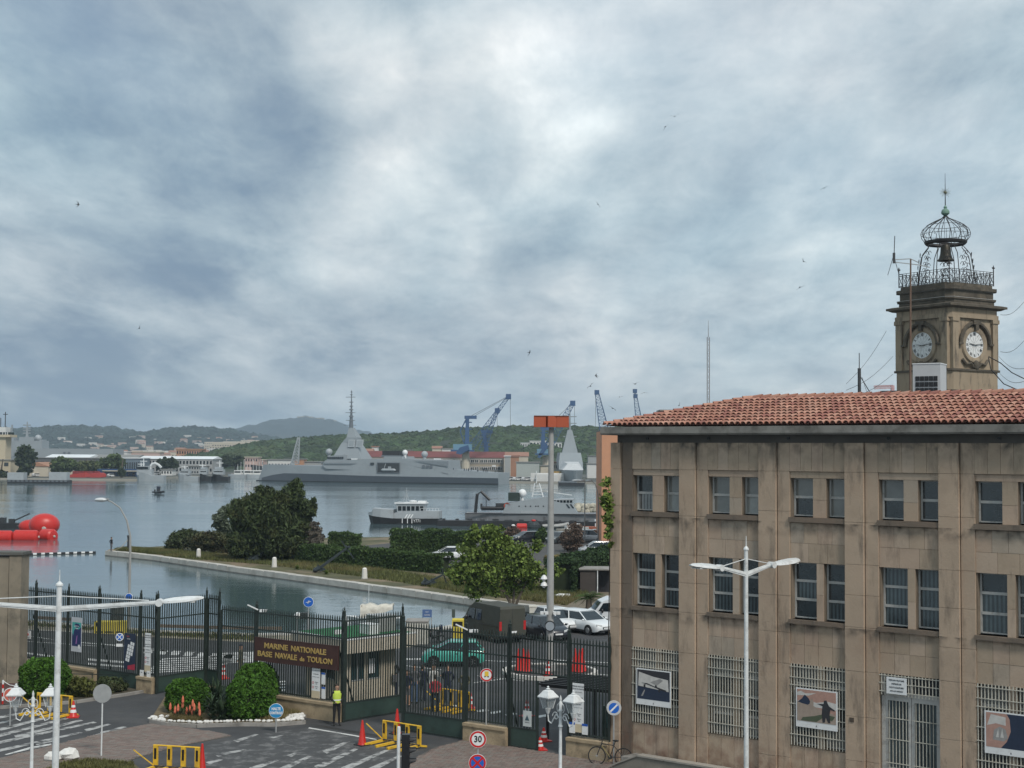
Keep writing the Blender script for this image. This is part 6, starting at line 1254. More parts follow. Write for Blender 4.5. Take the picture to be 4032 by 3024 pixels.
for k in range(34):
 px=random.uniform(380,900);py=random.uniform(1768,1800);Y=1100+(1800-py)*20;p=aty(px,py,Y);o=link('house',random.choice(hm_));o.location=(p.x,Y,max(0,p.z-7));o.rotation_euler.z=random.uniform(-.5,.5)
 tag(o,'pale house in the low town strip behind the far quay','house','houses of the low town behind the quay')
 # ============= VEGETATION
def leaf_mat(name,col,isl=.4,dirt=None,damt=.5,ds=.8):return M(name,col,.75,var=.28,scale=1.1,island=isl,dirt=dirt,dscale=ds,damt=damt,spec=.25)
pine_m=leaf_mat('leaf_pine',(.046,.066,.024),.5,(.075,.07,.022),.6,.5);olive_m=leaf_mat('leaf_olive_grey',(.11,.135,.09),.35);hedge_m=leaf_mat('leaf_hedge',(.048,.085,.024),.5,(.075,.10,.03),.5,.6);shrub_m=leaf_mat('leaf_shrub',(.05,.068,.028),.45,(.11,.09,.05),.6,.6)
plane_m=leaf_mat('leaf_plane_tree',(.12,.17,.035),.5,(.07,.105,.025),.6,.5);clip_m=leaf_mat('leaf_clipped',(.045,.11,.012),.5,(.08,.16,.02),.5,2.5);brown_m=leaf_mat('leaf_brown_bush',(.12,.085,.065),.4);palm_m=leaf_mat('leaf_palm',(.055,.09,.022),.4);agave_m=leaf_mat('leaf_agave',(.032,.055,.028),.4);grass_bl=leaf_mat('leaf_dry_grass',(.20,.16,.07),.4,(.09,.11,.03),.8,.5)
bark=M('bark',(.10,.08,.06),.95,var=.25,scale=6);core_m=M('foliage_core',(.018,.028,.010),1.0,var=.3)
def crown_pts(ells,n,sub=40,sig=.16,shell=.75):
 out=[];vol=np.array([a[1]*a[2]*a[3]for a in ells])**.75;vol/=vol.sum()
 for(c,rx,ry,rz),w in zip(ells,vol):
  k=max(4,int(sub*len(ells)*w));d=rng.normal(size=(k,3));d/=np.linalg.norm(d,axis=1)[:,None];r=rng.uniform(shell,1.05,k)[:,None]
  cc=np.array(c)+d*r*np.array([rx,ry,rz]);m_=max(1,int(n*w/k));s=sig*(rx+ry+rz)/3
  out.append((cc[:,None,:]+rng.normal(size=(k,m_,3))*s*np.array([1,1,.75])).reshape(-1,3))
  kk=int(n*w*.25);d=rng.normal(size=(kk,3));d/=np.linalg.norm(d,axis=1)[:,None];out.append(np.array(c)+d*(rng.random((kk,1))**.4)*np.array([rx,ry,rz])*.85)
 P=np.concatenate(out);return P[P[:,2]>.02]
def tree(name,label,cat,base,ells,n,size,mat,trunk=None,sub=40,sig=.16,core=.62,group=None,upv=0,aspect=1.6,shell=.75):
 t=thing(name,label,cat,base,0,group);P=crown_pts(ells,n,sub,sig,shell);quads('crown' if trunk else 'foliage',mat,P,size,t,up=upv,aspect=aspect)
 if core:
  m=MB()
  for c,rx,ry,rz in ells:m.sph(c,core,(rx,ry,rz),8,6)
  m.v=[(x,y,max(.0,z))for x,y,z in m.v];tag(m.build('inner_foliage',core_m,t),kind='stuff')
 if trunk:
  m=MB()
  for pts,rr in trunk:m.path(pts,rr,7)
  m.build('trunk',bark,t,True)
 return t
def pxe(fn,base,lst,sc,dy=0):
 """ellipsoids given as (x, y, r) read off the photo -> local coordinates at the depth of base"""
 out=[]
 for e in lst:
  x,y,r=e[:3];f=e[3]if len(e)>3 else 1;p=aty(*fn(x,y),base.y)-base;rm_=r/sc/FP*base.y;out.append(((p.x,random.uniform(-.5,.5)*rm_*1.2+dy,p.z),rm_,rm_*1.1,rm_*f))
 return out
def Z6(x,y):return(600+x/1.8433,1850+y/1.8433)
def Z7(x,y):return(1700+x/2.765,1850+y/2.765)
b=at(1075,2207);
tree('pine_tree','large dark windswept pine bush in the middle of the grassy spit','tree',b,pxe(Z6,b,[(690,320,105),(800,250,110),(900,350,150),(1000,230,95),(1055,140,48,1.3),(1020,170,60),(1120,300,68),(1160,260,35,1.4),(760,450,150),(660,540,90),(930,480,130),(630,260,50),(860,560,110),(1050,430,80),(740,590,110)],1.8433),62000,.15,pine_m,
[([(0,0,0),(-.4,0,1.5),(-1.2,.2,3.2)],[.3,.22,.1]),([(0,0,.5),(.8,0,2.2),(1.8,0,4.5)],[.2,.15,.08])],sub=60,sig=.16,core=.6,upv=.9,aspect=3.2,shell=.85)
b=at(872,2172);tree('olive_tree','thin grey green tree left of the big dark pine','tree',b,pxe(Z6,b,[(500,350,45,1.3),(530,300,30,1.2),(470,400,30),(520,430,50),(555,280,20,1.3),(460,350,22)],1.8433),7000,.15,olive_m,[([(0,0,0),(0,0,1.5),(.3,0,3)],[.12,.09,.04]),([(0,0,1),(-.6,0,2.4)],[.06,.03])],core=0,sub=16,upv=.5,aspect=2.4)
b=at(1215,2165);tree('tamarisk_bush','grey brown feathery bush right of the big dark pine','bush',b,pxe(Z6,b,[(1120,440,70),(1180,470,60),(1140,520,70),(1200,530,45),(1080,500,60),(1180,410,30)],1.8433),9000,.13,leaf_mat('leaf_tamarisk',(.12,.105,.085),.4),[([(0,0,0),(0,0,1.5)],[.1,.05])],core=0,sub=20,upv=.4,aspect=2.2)
b=at(722,2168);tree('round_bush','leftmost dark round bush at the tip of the grassy spit','bush',b,pxe(Z6,b,[(180,520,70,.9),(240,500,72,.9),(310,510,70,.9),(130,555,40,.8)],1.8433),12000,.13,shrub_m,None,core=.75,sub=30)
b=at(840,2176);tree('round_bush','brownish green bush between the leftmost bush and the big dark pine','bush',b,pxe(Z6,b,[(390,510,75,.9),(470,520,78,.9),(530,540,70,.9),(340,560,50,.7)],1.8433),12000,.13,leaf_mat('leaf_brownish',(.062,.068,.028),.4,(.12,.08,.05),.7),None,core=.72,sub=30)
def hedge(name,label,poly,h,w,n,size=.13,mat=None,cat='hedge'):
 A=at(*poly[0]);t=thing(name,label,cat,A);P=[];m=MB();tot=0;segs=[]
 pts=[at(*p)-A for p in poly]
 for a,b_ in zip(pts,pts[1:]):segs.append((a,b_,(b_-a).length));tot+=segs[-1][2]
 for a,b_,l in segs:
  k=int(n*l/tot);d=(b_-a).normalized();nn=Vector((-d.y,d.x,0));u=rng.random(k)*l;u=np.where(rng.random(k)<.07,rng.choice([0.0,l],k)+rng.normal(size=k)*.1,u);face=rng.random(k);z=rng.random(k)*h;off=rng.uniform(-w/2,w/2,k)
  top=face<.42;z=np.where(top,h+rng.normal(size=k)*.06,z);off=np.where(top,off,np.where(face<.85,-w/2,w/2)+rng.normal(size=k)*.07);lump=.12*np.sin(u*1.3)+.08*np.sin(u*3.1+1)
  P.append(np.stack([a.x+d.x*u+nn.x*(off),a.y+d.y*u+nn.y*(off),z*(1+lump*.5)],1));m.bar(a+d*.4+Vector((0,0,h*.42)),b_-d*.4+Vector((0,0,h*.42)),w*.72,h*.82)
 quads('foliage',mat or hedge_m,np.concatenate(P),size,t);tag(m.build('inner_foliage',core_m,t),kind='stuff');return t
hedge('clipped_hedge','long clipped green hedge running along the grassy spit right of the pine',[(1040,2193),(1250,2216),(1480,2232),(1760,2258)],1.75,1.6,42000)
hedge('clipped_hedge','short clipped hedge block at the back of the spit above the leaning anchor',[(1300,2155),(1418,2156)],1.7,1.8,6000)
hedge('clipped_hedge','tall clipped hedge behind the white car, left of the plane tree top',[(1542,2171),(1690,2172),(1850,2178)],2.5,2.0,22000)
hedge('hedge_slope','dark overgrown hedge above the shed beside the stone building corner',[(2200,2338),(2290,2300),(2420,2262)],2.6,2.4,22000,.16,leaf_mat('leaf_dark_hedge',(.025,.048,.016),.4))
hedge('hedge_slope','dry scrubby bank of grass below the silver car in the car park',[(2170,2216),(2290,2212),(2420,2208)],.6,3.0,9000,.14,grass_bl)
b=at(2020,2405);tr=[([(0,0,0),(-.3,0,.8),(-1.2,.2,2.2),(-2.2,0,3.6)],[.16,.12,.09,.04]),([(0,0,0),(.05,0,1.0),(.1,.1,2.6),(-.2,0,4.4)],[.12,.1,.07,.03]),([(0.05,0,0),(.4,0,.9),(1.0,-.1,2.2),(1.6,0,3.6)],[.13,.1,.07,.03]),([(-.6,0,1.4),(-1.4,-.3,1.8),(-2.6,0,2.4)],[.07,.05,.02]),([(.1,0,1.6),(.9,.5,2.6)],[.06,.02])]
tree('plane_tree','leafy light green plane tree with several stems beside the grey lamp pole','tree',b,pxe(Z7,b,[(480,720,95),(620,690,90),(700,760,120),(420,870,130),(620,900,150),(800,850,130),(960,880,120),(350,1050,130),(520,1080,150),(720,1080,160),(930,1060,140),(1100,1080,120),(1150,830,75),(300,1180,90),(460,1270,110),(650,1260,110),(850,1260,110),(1050,1230,100),(1240,1150,100),(220,1120,60),(760,640,40),(1330,1110,80),(470,640,45),(640,620,40),(500,1370,70),(980,960,110)],2.765),15000,.165,plane_m,tr,sub=17,sig=.24,core=0,shell=.35,aspect=1.25)
b=at(2248,2172);tree('brown_bush','wispy brown leafless looking bush in the car park right of the lamp pole','bush',b,pxe(Z7,b,[(1520,700,90),(1580,640,60),(1500,790,90),(1560,820,70),(1600,740,60),(1450,740,50)],2.765),6500,.13,brown_m,[([(0,0,0),(0,0,1.5),(.4,0,3)],[.1,.06,.02])],core=0,sub=22)
b=at(2135,2136);tree('dark_bush','small dark conical bush left of the grey lamp pole in the car park','bush',b,pxe(Z7,b,[(1195,720,55,1.2),(1200,670,35,1.2)],2.765),2500,.14,hedge_m,None,core=.7)
b=at(2015,2120);tree('brown_bush','low brown bush behind the top of the plane tree','bush',b,pxe(Z7,b,[(880,680,60),(830,700,50),(930,700,50)],2.765),2500,.13,brown_m,None,core=0)
b=at(2318,2410);t=thing('palm_tree','low bushy palm beside the corner of the stone building','palm',b);m=MB();m.lathe([(.22,0),(.26,.3),(.2,.9),(.16,1.0)],9);m.build('trunk',bark,t);fm_=MB()
for i in range(34):
 a_=random.uniform(0,2*PI);up=random.uniform(.1,1.35);L=random.uniform(1.0,1.35);p0=Vector((0,0,.95));pts=[]
 for k in range(7):s_=k/6;pts.append(p0+Vector((math.cos(a_)*L*s_*math.cos(up*(1-s_*.6)),math.sin(a_)*L*s_*math.cos(up*(1-s_*.6)),L*s_*math.sin(up)-.55*s_*s_*L)))
 f=MB();f.path(pts,[.02]*5+[.012,.006],4)
 for k in range(2,7):
  d=(pts[k]-pts[k-1]).normalized();sd_=d.cross(Vector((0,0,1))).normalized()
  for s_ in(-1,1):
   for j in range(2):c=pts[k-1].lerp(pts[k],j*.5);tip=c+sd_*s_*.3+d*.28-Vector((0,0,.06));f.add([c,c+d*.05,tip],[(0,1,2)])
 f.build('palm_frond',palm_m,t)
P=[]
for px,py,r,k in((2396,1895,12,60),(2388,1965,20,160),(2400,2000,14,80),(2392,2040,16,110),(2402,2060,12,60),(2396,2105,14,70),(2404,2145,8,30)):
 for _ in range(k):P.append(aty(px+random.gauss(0,r*.55),py+random.gauss(0,r*.8),55.6+random.uniform(-.1,.4)))
b=at(2405,2996);b=Vector((b.x-.1,55.9,0));t=thing('climbing_plant','leafy climber hanging at the left corner of the stone building','plant',b);quads('foliage',plane_m,np.array([p-b for p in P]),.13,t)
MB().path([(0.02,.1,0),(.0,.1,4),(.04,.1,8),(-.02,.1,11)],[.03,.025,.02,.01],5).build('stem',bark,t)
def ball_bush(label,lobes,n,mat=clip_m,name='clipped_bush',core=.93,size=.075):
 b=at(*lobes[0][:2]);b.z=0;t=thing(name,label,'bush',b,0);P=[];m=MB()
 for px,py,rx,h_,dz in lobes:
  c=at(px,py);c=Vector((c.x-b.x,c.y-b.y,dz));k=int(n*rx*h_/sum(l[2]*l[3]for l in lobes));d=rng.normal(size=(k,3));d/=np.linalg.norm(d,axis=1)[:,None]
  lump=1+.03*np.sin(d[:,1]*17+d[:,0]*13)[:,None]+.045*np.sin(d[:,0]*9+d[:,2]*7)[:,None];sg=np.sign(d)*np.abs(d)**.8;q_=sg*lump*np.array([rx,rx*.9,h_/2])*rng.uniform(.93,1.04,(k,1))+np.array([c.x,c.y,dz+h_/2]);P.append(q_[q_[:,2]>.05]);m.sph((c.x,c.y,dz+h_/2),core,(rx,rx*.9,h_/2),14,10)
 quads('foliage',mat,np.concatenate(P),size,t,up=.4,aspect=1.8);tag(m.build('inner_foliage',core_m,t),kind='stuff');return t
ball_bush('big round clipped bush behind the tall white lamp mast at left',[(174,2752,1.12,1.85,.05)],16000)
ball_bush('clipped round bush at the left end of the planted bed, behind orange aloe flowers',[(738,2812,.93,1.5,.05)],12000)
ball_bush('largest clipped bush of two merged lobes, in front of the brown name board',[(985,2838,1.02,1.85,.05),(1010,2802,.95,2.05,.1)],22000)
b=at(325,2750);tree('low_shrub','yellowish low shrub right of the round bush at left','bush',b,pxe(F4,b,[(600,1020,70,.8),(680,1010,60,.8),(560,1060,60,.7),(690,1060,60,.6)],2.013),5000,.09,leaf_mat('leaf_yellowish',(.085,.095,.025),.4,(.12,.09,.04),.6),None,core=.7,upv=.6,aspect=3)
b=at(448,2728);tree('low_shrub','dark low shrub in front of the gate with the map poster','bush',b,pxe(F4,b,[(860,990,60,.7),(920,1000,70,.7),(970,1020,40,.8),(820,970,40,.7)],2.013),5000,.09,shrub_m,None,core=.7)
def spiky(label,base,n,L,mat,name='agave_plant',w=.05,h=.3,up0=.1,up1=1.4,sag=.2):
 t=thing(name,label,'plant',base);m=MB()
 for i in range(n):
  a_=random.uniform(0,2*PI);u=random.uniform(up0,up1);l=L*random.uniform(.7,1.1);z0=random.uniform(0,h);d=Vector((math.cos(a_)*math.cos(u),math.sin(a_)*math.cos(u),math.sin(u)));sd_=Vector((-math.sin(a_),math.cos(a_),0))*w;p0=Vector((0,0,z0));p1=p0+d*l*.5;p2=p0+d*l-Vector((0,0,sag*l*math.cos(u)))
  m.add([p0-sd_*.6,p0+sd_*.6,p1+sd_,p2,p1-sd_],[(0,1,2,4),(4,2,3)])
 m.build('leaves',mat,t);return t
for i,(px,py,L,h_)in enumerate([(835,2838,.8,.75),(872,2846,.85,.5),(858,2820,.9,1.1),(895,2842,.7,.4),(842,2800,.85,.9)]):
 spiky(['front left','front middle','tallest rear','front right','rear left'][i]+' spiky dark agave rosette between the two clipped bushes',at(px,py),90,L,agave_m,h=h_,w=.04)
spiky('aloe clump with narrow leaves under the orange flowers in the planted bed',at(755,2846),260,.85,leaf_mat('leaf_aloe',(.07,.085,.04),.4,(.16,.12,.06),.7),'aloe_plant',w=.03,h=.1)
spiky('narrow leaved clump at the left foot of the orange flowering aloe',at(708,2842),160,.7,MATS['leaf_aloe'],'aloe_plant',w=.03,h=.1)
fl_m=M('aloe_flower',(.62,.16,.09),.7,var=.2,scale=20)
al=thing('aloe_flowers','tall orange red aloe flower spikes in front of the left clipped bush','flowers',at(740,2850))
for x,y in[(1350,1165),(1388,1190),(1412,1175),(1450,1110),(1505,1185),(1528,1140),(1540,1170),(1578,1160),(1583,1210),(1520,1215),(1448,1150),(1480,1200)]:
 p=aty(*F4(x,y),al.location.y+random.uniform(-.3,.3))-al.location;MB().path([(p.x*.9,p.y,.1),(p.x,p.y,p.z-.15)],.012,4).build('stalk',MATS['leaf_aloe'],al);MB().lathe([(.02,-.2),(.055,-.14),(.05,.02),(.012,.14)],7,tuple(p)).build('flower_spike',fl_m,al)
def grass(name,label,polys,n,h_,mat,z=.0,w=.018):
 pts=[]
 for P in polys:
  Pw=[(q_.x,q_.y)for q_ in[at(*p)for p in P]];xs=[p[0]for p in Pw];ys=[p[1]for p in Pw];k=0
  while k<n//len(polys):
   x,y=random.uniform(min(xs),max(xs)),random.uniform(min(ys),max(ys))
   if inside(x,y,Pw):pts.append((x,y));k+=1
 A=np.array(pts);k=len(A);hh=h_*rng.uniform(.4,1.3,k);a_=rng.uniform(0,2*PI,k);ln=rng.normal(size=(k,2))*.35*hh[:,None]
 V=np.stack([np.stack([A[:,0]-np.cos(a_)*w,A[:,1]-np.sin(a_)*w,np.full(k,z)],1),np.stack([A[:,0]+np.cos(a_)*w,A[:,1]+np.sin(a_)*w,np.full(k,z)],1),np.stack([A[:,0]+ln[:,0],A[:,1]+ln[:,1],z+hh],1)],1).reshape(-1,3)
 me=bpy.data.meshes.new(name);me.vertices.add(3*k);me.vertices.foreach_set('co',V.ravel().astype(np.float32));me.loops.add(3*k);me.loops.foreach_set('vertex_index',np.arange(3*k,dtype=np.int32));me.polygons.add(k);me.polygons.foreach_set('loop_start',np.arange(0,3*k,3,dtype=np.int32));me.update(calc_edges=True);me.materials.append(mat)
 return tag(link(name,me),label,'grass',kind='stuff')
grass('bed_grass','dry tufted grass in the planted bed',[[F5(400,1100),F5(780,1140),F5(780,1200),F5(560,1240),F5(400,1290),F5(250,1290)],[F4(1400,1270),F4(1600,1290),F4(1560,1325),F4(1330,1310)]],9000,.28,grass_bl,.1)
grass('weed_tufts','weeds growing in the strip of soil at the bottom edge',[[F4(330,1700),F4(480,1632),F4(700,1600),F4(1050,1625),F4(1100,1750)]],5000,.12,leaf_mat('leaf_weed',(.10,.10,.035),.5),.05)
grass('verge_grass','ragged grass along the near quay of the basin',[[(75,2446),(350,2466),(620,2488),(1000,2500),(1000,2524),(620,2504),(350,2482),(75,2462)]],4000,.2,leaf_mat('leaf_verge',(.10,.105,.035),.5),.0,.03)
grass('spit_grass','long patchy grass over the grassy spit',[[(640,2192),(1060,2225),(1450,2275),(1800,2330),(1800,2290),(1480,2240),(1100,2205),(700,2170)],[(450,2168),(700,2190),(700,2172),(500,2160)],[(1780,2330),(2230,2385),(2330,2330),(2150,2310),(1780,2270)]],60000,.34,leaf_mat('leaf_spit',(.095,.105,.035),.5,(.20,.15,.07),.9,.12),.0,.035)
for i,(px,py)in enumerate([(1285,2262),(1170,2242),(2225,2420),(2205,2432),(1945,2925)]):spiky(['grass tuft beside the leaning anchor','bright grass tuft right of the middle bollard','dark shrub tuft by the white block near the palm','small tuft in front of the white block','weed tuft at the foot of the pale low wall behind the speed sign'][i],at(px,py),110,.55 if i<4 else.25,[leaf_mat('leaf_bright_tuft',(.11,.15,.03),.4),hedge_m][i in(2,3)],'grass_tuft',w=.03,h=.05)
def far_tree(lab,lst,Yb,mat,base,grp=None,n=2600,size=.8):
 b=aty(*Z1(*base),Yb);b.z=0;tree('shore_tree',lab,'tree',b,pxe(Z1,b,lst,2.212),n,size,mat,[([(0,0,0),(0,0,4),(.5,0,8)],[.6,.4,.2])],core=.7,sub=20)
tree_far=leaf_mat('leaf_far_dark',(.035,.05,.022),.4);tree_far2=leaf_mat('leaf_far_green',(.07,.10,.035),.4)
far_tree('tall dark tree on the far quay left of the brick gabled workshop',[(220,640,70),(180,680,50),(265,660,50),(230,740,60),(200,800,50),(190,840,45)],600,tree_far,(210,880))
far_tree('round green tree left of two in front of the beige workshop',[(545,730,70,.8),(500,740,50),(600,740,50)],630,tree_far2,(545,850));far_tree('paler round tree right of two in front of the beige workshop',[(740,745,60,.7),(700,755,40),(800,750,45)],635,leaf_mat('leaf_far_pale',(.10,.12,.05),.4),(745,840))
far_tree('loose green tree row left of the grey support ship',[(920,725,60,.8),(1000,710,70),(1050,720,40),(870,740,40)],660,tree_far2,(960,830));far_tree('dark pine behind the grey support ship gantry',[(1440,720,60,.8),(1500,715,50,.8),(1400,730,40)],700,tree_far,(1450,800))
far_tree('dark pine clump left of the frigate bow, left part',[(1900,710,55,.8),(1960,695,55,.8)],800,tree_far,(1930,770));far_tree('dark pine clump left of the frigate bow, right part',[(2020,690,60,.7),(2080,700,50,.8)],810,tree_far,(2050,770))
far_tree('green bush clump behind the tall lamp pole on the shipyard shore',[(4450,925,60,.7),(4550,930,70,.7),(4620,940,50,.7)],800,tree_far2,(4530,880));far_tree('dark bush at the very left edge of the far shore',[(10,830,50,.9)],600,tree_far,(10,880));far_tree('small palm-like tree in front of the cream quay building',[(1058,800,26),(1058,785,18)],625,tree_far,(1058,850),n=600)
# ============= VEHICLES
def wheel(t,x,y,r,w=.2,side=-1):
 m=MB();m.lathe([(r*.62,-w/2),(r*.96,-w/2),(r,-w*.3),(r,w*.3),(r*.96,w/2),(r*.62,w/2)],18,ax='y',caps=True);o=m.build('wheel',rubber,t,True,(x,y,r));m=MB();s_=w/2+.004
 m.lathe([(r*.62,0),(r*.58,.0),(r*.5,-.03),(r*.12,-.02),(r*.1,.01)],14,(0,side*s_,0),ax='y',caps=False)
 for k in range(5):a_=2*PI*k/5;m.bar((0,side*s_,0),(r*.6*math.cos(a_),side*s_,r*.6*math.sin(a_)),.06,.02)
 m.build('rim',M('rim_silver',(.35,.36,.37),.35,metal=.7,var=.05),o)
def patch(t,name,pts,mat):m=MB();m.add(pts,[tuple(range(len(pts)))]);return m.build(name,mat,t)
def paintm(n,c):return M('paint_'+n,c,.3,var=.04,coat=.6,scale=1)
lamp_glass=M('headlamp_glass',(.6,.62,.62),.15,var=.05);tail_red=M('tail_lamp',(.45,.02,.02),.3,var=.05)
def car(label,px,py,rz,L,W,H,paint,hood=.92,belt=.93,ws=(.62,.18),rear=(-1.0,-.80),z=0.01,plate=True,name='parked_car',r=.31):
 t=thing(name,label,'car',at(px,py,z),rz);h=L/2;w=W/2;S_=[]
 for u,ww,zl,zb in((-1,.86,.42,.72),(-.985,.93,.32,belt*.97),(-.90,.98,.22,belt),(-.5,1,.20,belt),(.1,1,.20,belt*.98),(ws[0],.99,.20,hood),(.86,.95,.22,hood*.86),(.955,.86,.26,hood*.74),(1,.72,.36,hood*.60)):
  x=u*h;S_.append([(x,-w*ww*.93,zl),(x,-w*ww,.48+.1*(zb>.7)),(x,-w*ww*.955,zb-.05),(x,-w*ww*.90,zb),(x,w*ww*.90,zb),(x,w*ww*.955,zb-.05),(x,w*ww,.58),(x,w*ww*.93,zl)])
 m=MB();m.loft(S_);bo=m.build('body',paint,t,True)
 xa,xc,xb,xd=ws[0]*h,ws[1]*h,rear[0]*h*.97,rear[1]*h;wb,wt=w*.90,w*.72;zb=min(hood,belt)-.03
 m=MB();m.loft([[(xb,-wb,zb),(xa,-wb,zb),(xa,wb,zb),(xb,wb,zb)],[(xd,-wt,H-.05),(xc,-wt,H-.05),(xc,wt,H-.05),(xd,wt,H-.05)]]);m.build('windows',glass_dark,t)
 m=MB();m.loft([[(xd-.05,-wt-.03,H-.09),(xc+.07,-wt-.03,H-.09),(xc+.07,wt+.03,H-.09),(xd-.05,wt+.03,H-.09)],[(xd-.02,-wt,H-.03),(xc-.05,-wt,H-.03),(xc-.05,wt,H-.03),(xd-.02,wt,H-.03)],[(xd+.15,-wt*.7,H),(xc-.35,-wt*.7,H),(xc-.35,wt*.7,H),(xd+.15,wt*.7,H)]]);m.build('roof',paint,t,True)
 xm=(xa+xb)/2-.1;xn=(xc+xd)/2-.05
 for s_ in(-1,1):
  for(p,q_)in(((xa,zb),(xc,H-.06)),((xm,zb),(xn,H-.06)),((xb,zb),(xd,H-.06))):MB().bar((p[0],s_*(wb+.005),p[1]),(q_[0],s_*(wt+.008),q_[1]),.07,.035).build('pillar',paint,t)
  m=MB();m.sph((xa-.12,s_*(w+.09),zb+.06),.1,(.7,1,.75));m.build('mirror',paint,t,True)
  for sx,sg in((.80,1),(-.93,-1)):
   pass
  for x in(-.62,.62):m=MB();m.lathe([(r+.06,-.01),(r+.06,.03)],18,(x*h,s_*(w-.015),r),ax='y');m.build('wheel_arch',black_plastic,t);wheel(t,x*h,s_*(w-.09),r,.2,s_)
  m=MB();m.loft([[(h*.985,s_*w*.42,hood*.60),(h*.985,s_*w*.42,hood*.76),(h*.93,s_*w*.85,hood*.82),(h*.93,s_*w*.85,hood*.64)],[(h*1.0,s_*w*.42,hood*.62),(h*1.0,s_*w*.42,hood*.74),(h*.955,s_*w*.86,hood*.80),(h*.955,s_*w*.86,hood*.66)]]);m.build('headlight',lamp_glass,t)
  m=MB();m.b2((-h*1.0-.01,s_*w*.62,.62),(-h*.955,s_*w*.90,.88));m.build('tail_light',tail_red,t)
  for x in(.08,-.42):MB().b2((x*h,s_*(w+.002)-.004,.35),(x*h+.012,s_*(w+.002)+.004,belt-.06)).build('door_seam',black_plastic,t)
  MB().b2((-.48*h,s_*(w+.005),.22),(.5*h,s_*(w-.01),.31)).build('sill_trim',black_plastic,t)
  MB().b2((-.15*h,s_*(w+.015),.72),(-.05*h,s_*(w-.01),.75)).build('door_handle',black_plastic,t)
 m=MB();m.b2((h*.975,-w*.36,.40),(h*1.005,w*.36,.56));m.build('grille',black_plastic,t);m=MB();m.b2((h*.96,-w*.6,.26),(h*1.0,w*.6,.34));m.build('bumper_intake',black_plastic,t)
 for x in(h*1.012,-h*1.015):MB().b2((x-.01,-.26,.42 if x>0 else.6),(x+.01,.26,.52 if x>0 else.7)).build('number_plate',white_plastic,t)
 return t
def van(label,px,py,rz,L,W,H,paint,side_win=True,r=.34,name='parked_van'):
 t=thing(name,label,'van',at(px,py,.01),rz);h=L/2;w=W/2
 prof=[(-h,.35),(-h,H*.93),(-h*.96,H),(h*.35,H),(h*.62,H*.86),(h*.80,H*.58),(h*.97,H*.48),(h,.42),(h*.96,.25),(-h*.98,.25)]
 def ring(y,k):return[(x*(1 if k else.985),y,z if k else z*.985+.01)for x,z in prof]
 m=MB();yy=lambda z:w*(1 if z<H*.5 else 1-.12*(z-H*.5)/(H*.5));m.loft([[(x,-yy(z),z)for x,z in prof],[(x,yy(z),z)for x,z in prof]]);m.build('body',paint,t)
 patch(t,'windscreen',[(h*.64,-w*.80,H*.845),(h*.64,w*.80,H*.845),(h*.81,w*.86,H*.59),(h*.81,-w*.86,H*.59)],glass_dark);t.children[-1].location.x=.02
 for s_ in(-1,1):
  y=lambda z:s_*(yy(z)+.006)
  patch(t,'side_window',[(h*.30,y(H*.84),H*.84),(h*.58,y(H*.82),H*.82),(h*.72,y(H*.56),H*.56),(h*.30,y(H*.54),H*.54)],glass_dark)
  if side_win:patch(t,'side_window',[(-h*.05,y(H*.84),H*.84),(h*.24,y(H*.84),H*.84),(h*.24,y(H*.54),H*.54),(-h*.05,y(H*.54),H*.54)],glass_dark)
  for x in(-.1,.27):MB().b2((x*h,s_*(w+.004)-.003,.35),(x*h+.014,s_*(w+.004)+.003,H*.52)).build('door_seam',black_plastic,t)
  MB().b2((-.9*h,s_*(w+.012),H*.44),(.1*h,s_*(w-.01),H*.46)).build('slide_rail',black_plastic,t)
  for x in(-.62,.60):m=MB();m.lathe([(r+.06,-.01),(r+.06,.03)],18,(x*h,s_*(w-.012),r),ax='y');m.build('wheel_arch',black_plastic,t);wheel(t,x*h,s_*(w-.09),r,.2,s_)
  MB().b2((-h-.012,s_*w*.80,H*.35),(-h+.02,s_*w*.97,H*.60)).build('tail_light',tail_red,t);m=MB();m.b2((h*.90,s_*w*.60,H*.36),(h*1.0,s_*w*.96,H*.45));m.build('headlight',lamp_glass,t)
  m=MB();m.sph((h*.62,s_*(w+.13),H*.56),.14,(.6,.8,1.1));m.build('mirror',black_plastic,t)
 MB().b2((-h-.05,-w*.96,.28),(-h+.02,w*.96,.48)).build('rear_bumper',black_plastic,t);MB().b2((-h-.006,-.008,.5),(-h,.008,H*.95)).build('door_seam',black_plastic,t);MB().b2((-h-.02,-.30,.62),(-h,.22,.74)).build('number_plate',white_plastic,t);MB().b2((h*.97,-w*.5,.5),(h*1.005,w*.5,.7)).build('grille',black_plastic,t)
 return t
teal=paintm('teal',(.08,.42,.34));wht=paintm('white',(.72,.74,.75));blk=paintm('black',(.012,.014,.02));slv=paintm('silver',(.42,.44,.46));olv=M('paint_olive_drab',(.050,.052,.040),.7,var=.08,dirt=(.08,.075,.06),dscale=1.5,damt=.3)
car('turquoise small hatchback driving left behind the closed gate',1785,2618,PI+.03,3.5,1.63,1.42,teal,hood=.88,belt=.90,ws=(.72,.12),rear=(-.96,-.70),r=.29,name='turquoise_car')
v_=math.radians(120);rc=at(2018,2532);c=rc+Vector((math.cos(v_),math.sin(v_),0))*2.5;pc=proj(c);van('olive drab military van seen from behind, parked at the basin',pc[0],pc[1],v_,5.0,1.98,2.28,olv)
car('black hatchback facing the camera, right of the olive van',2148,2512,math.radians(-66),4.0,1.72,1.46,blk,ws=(.58,.2))
car('white hatchback behind the black hatchback and the grey lamp pole',2196,2480,math.radians(-62),4.1,1.75,1.5,wht,ws=(.62,.2))
car('white estate car in front of the white van, nearest the stone building',2300,2488,math.radians(-52),4.5,1.82,1.48,wht,ws=(.52,.12))
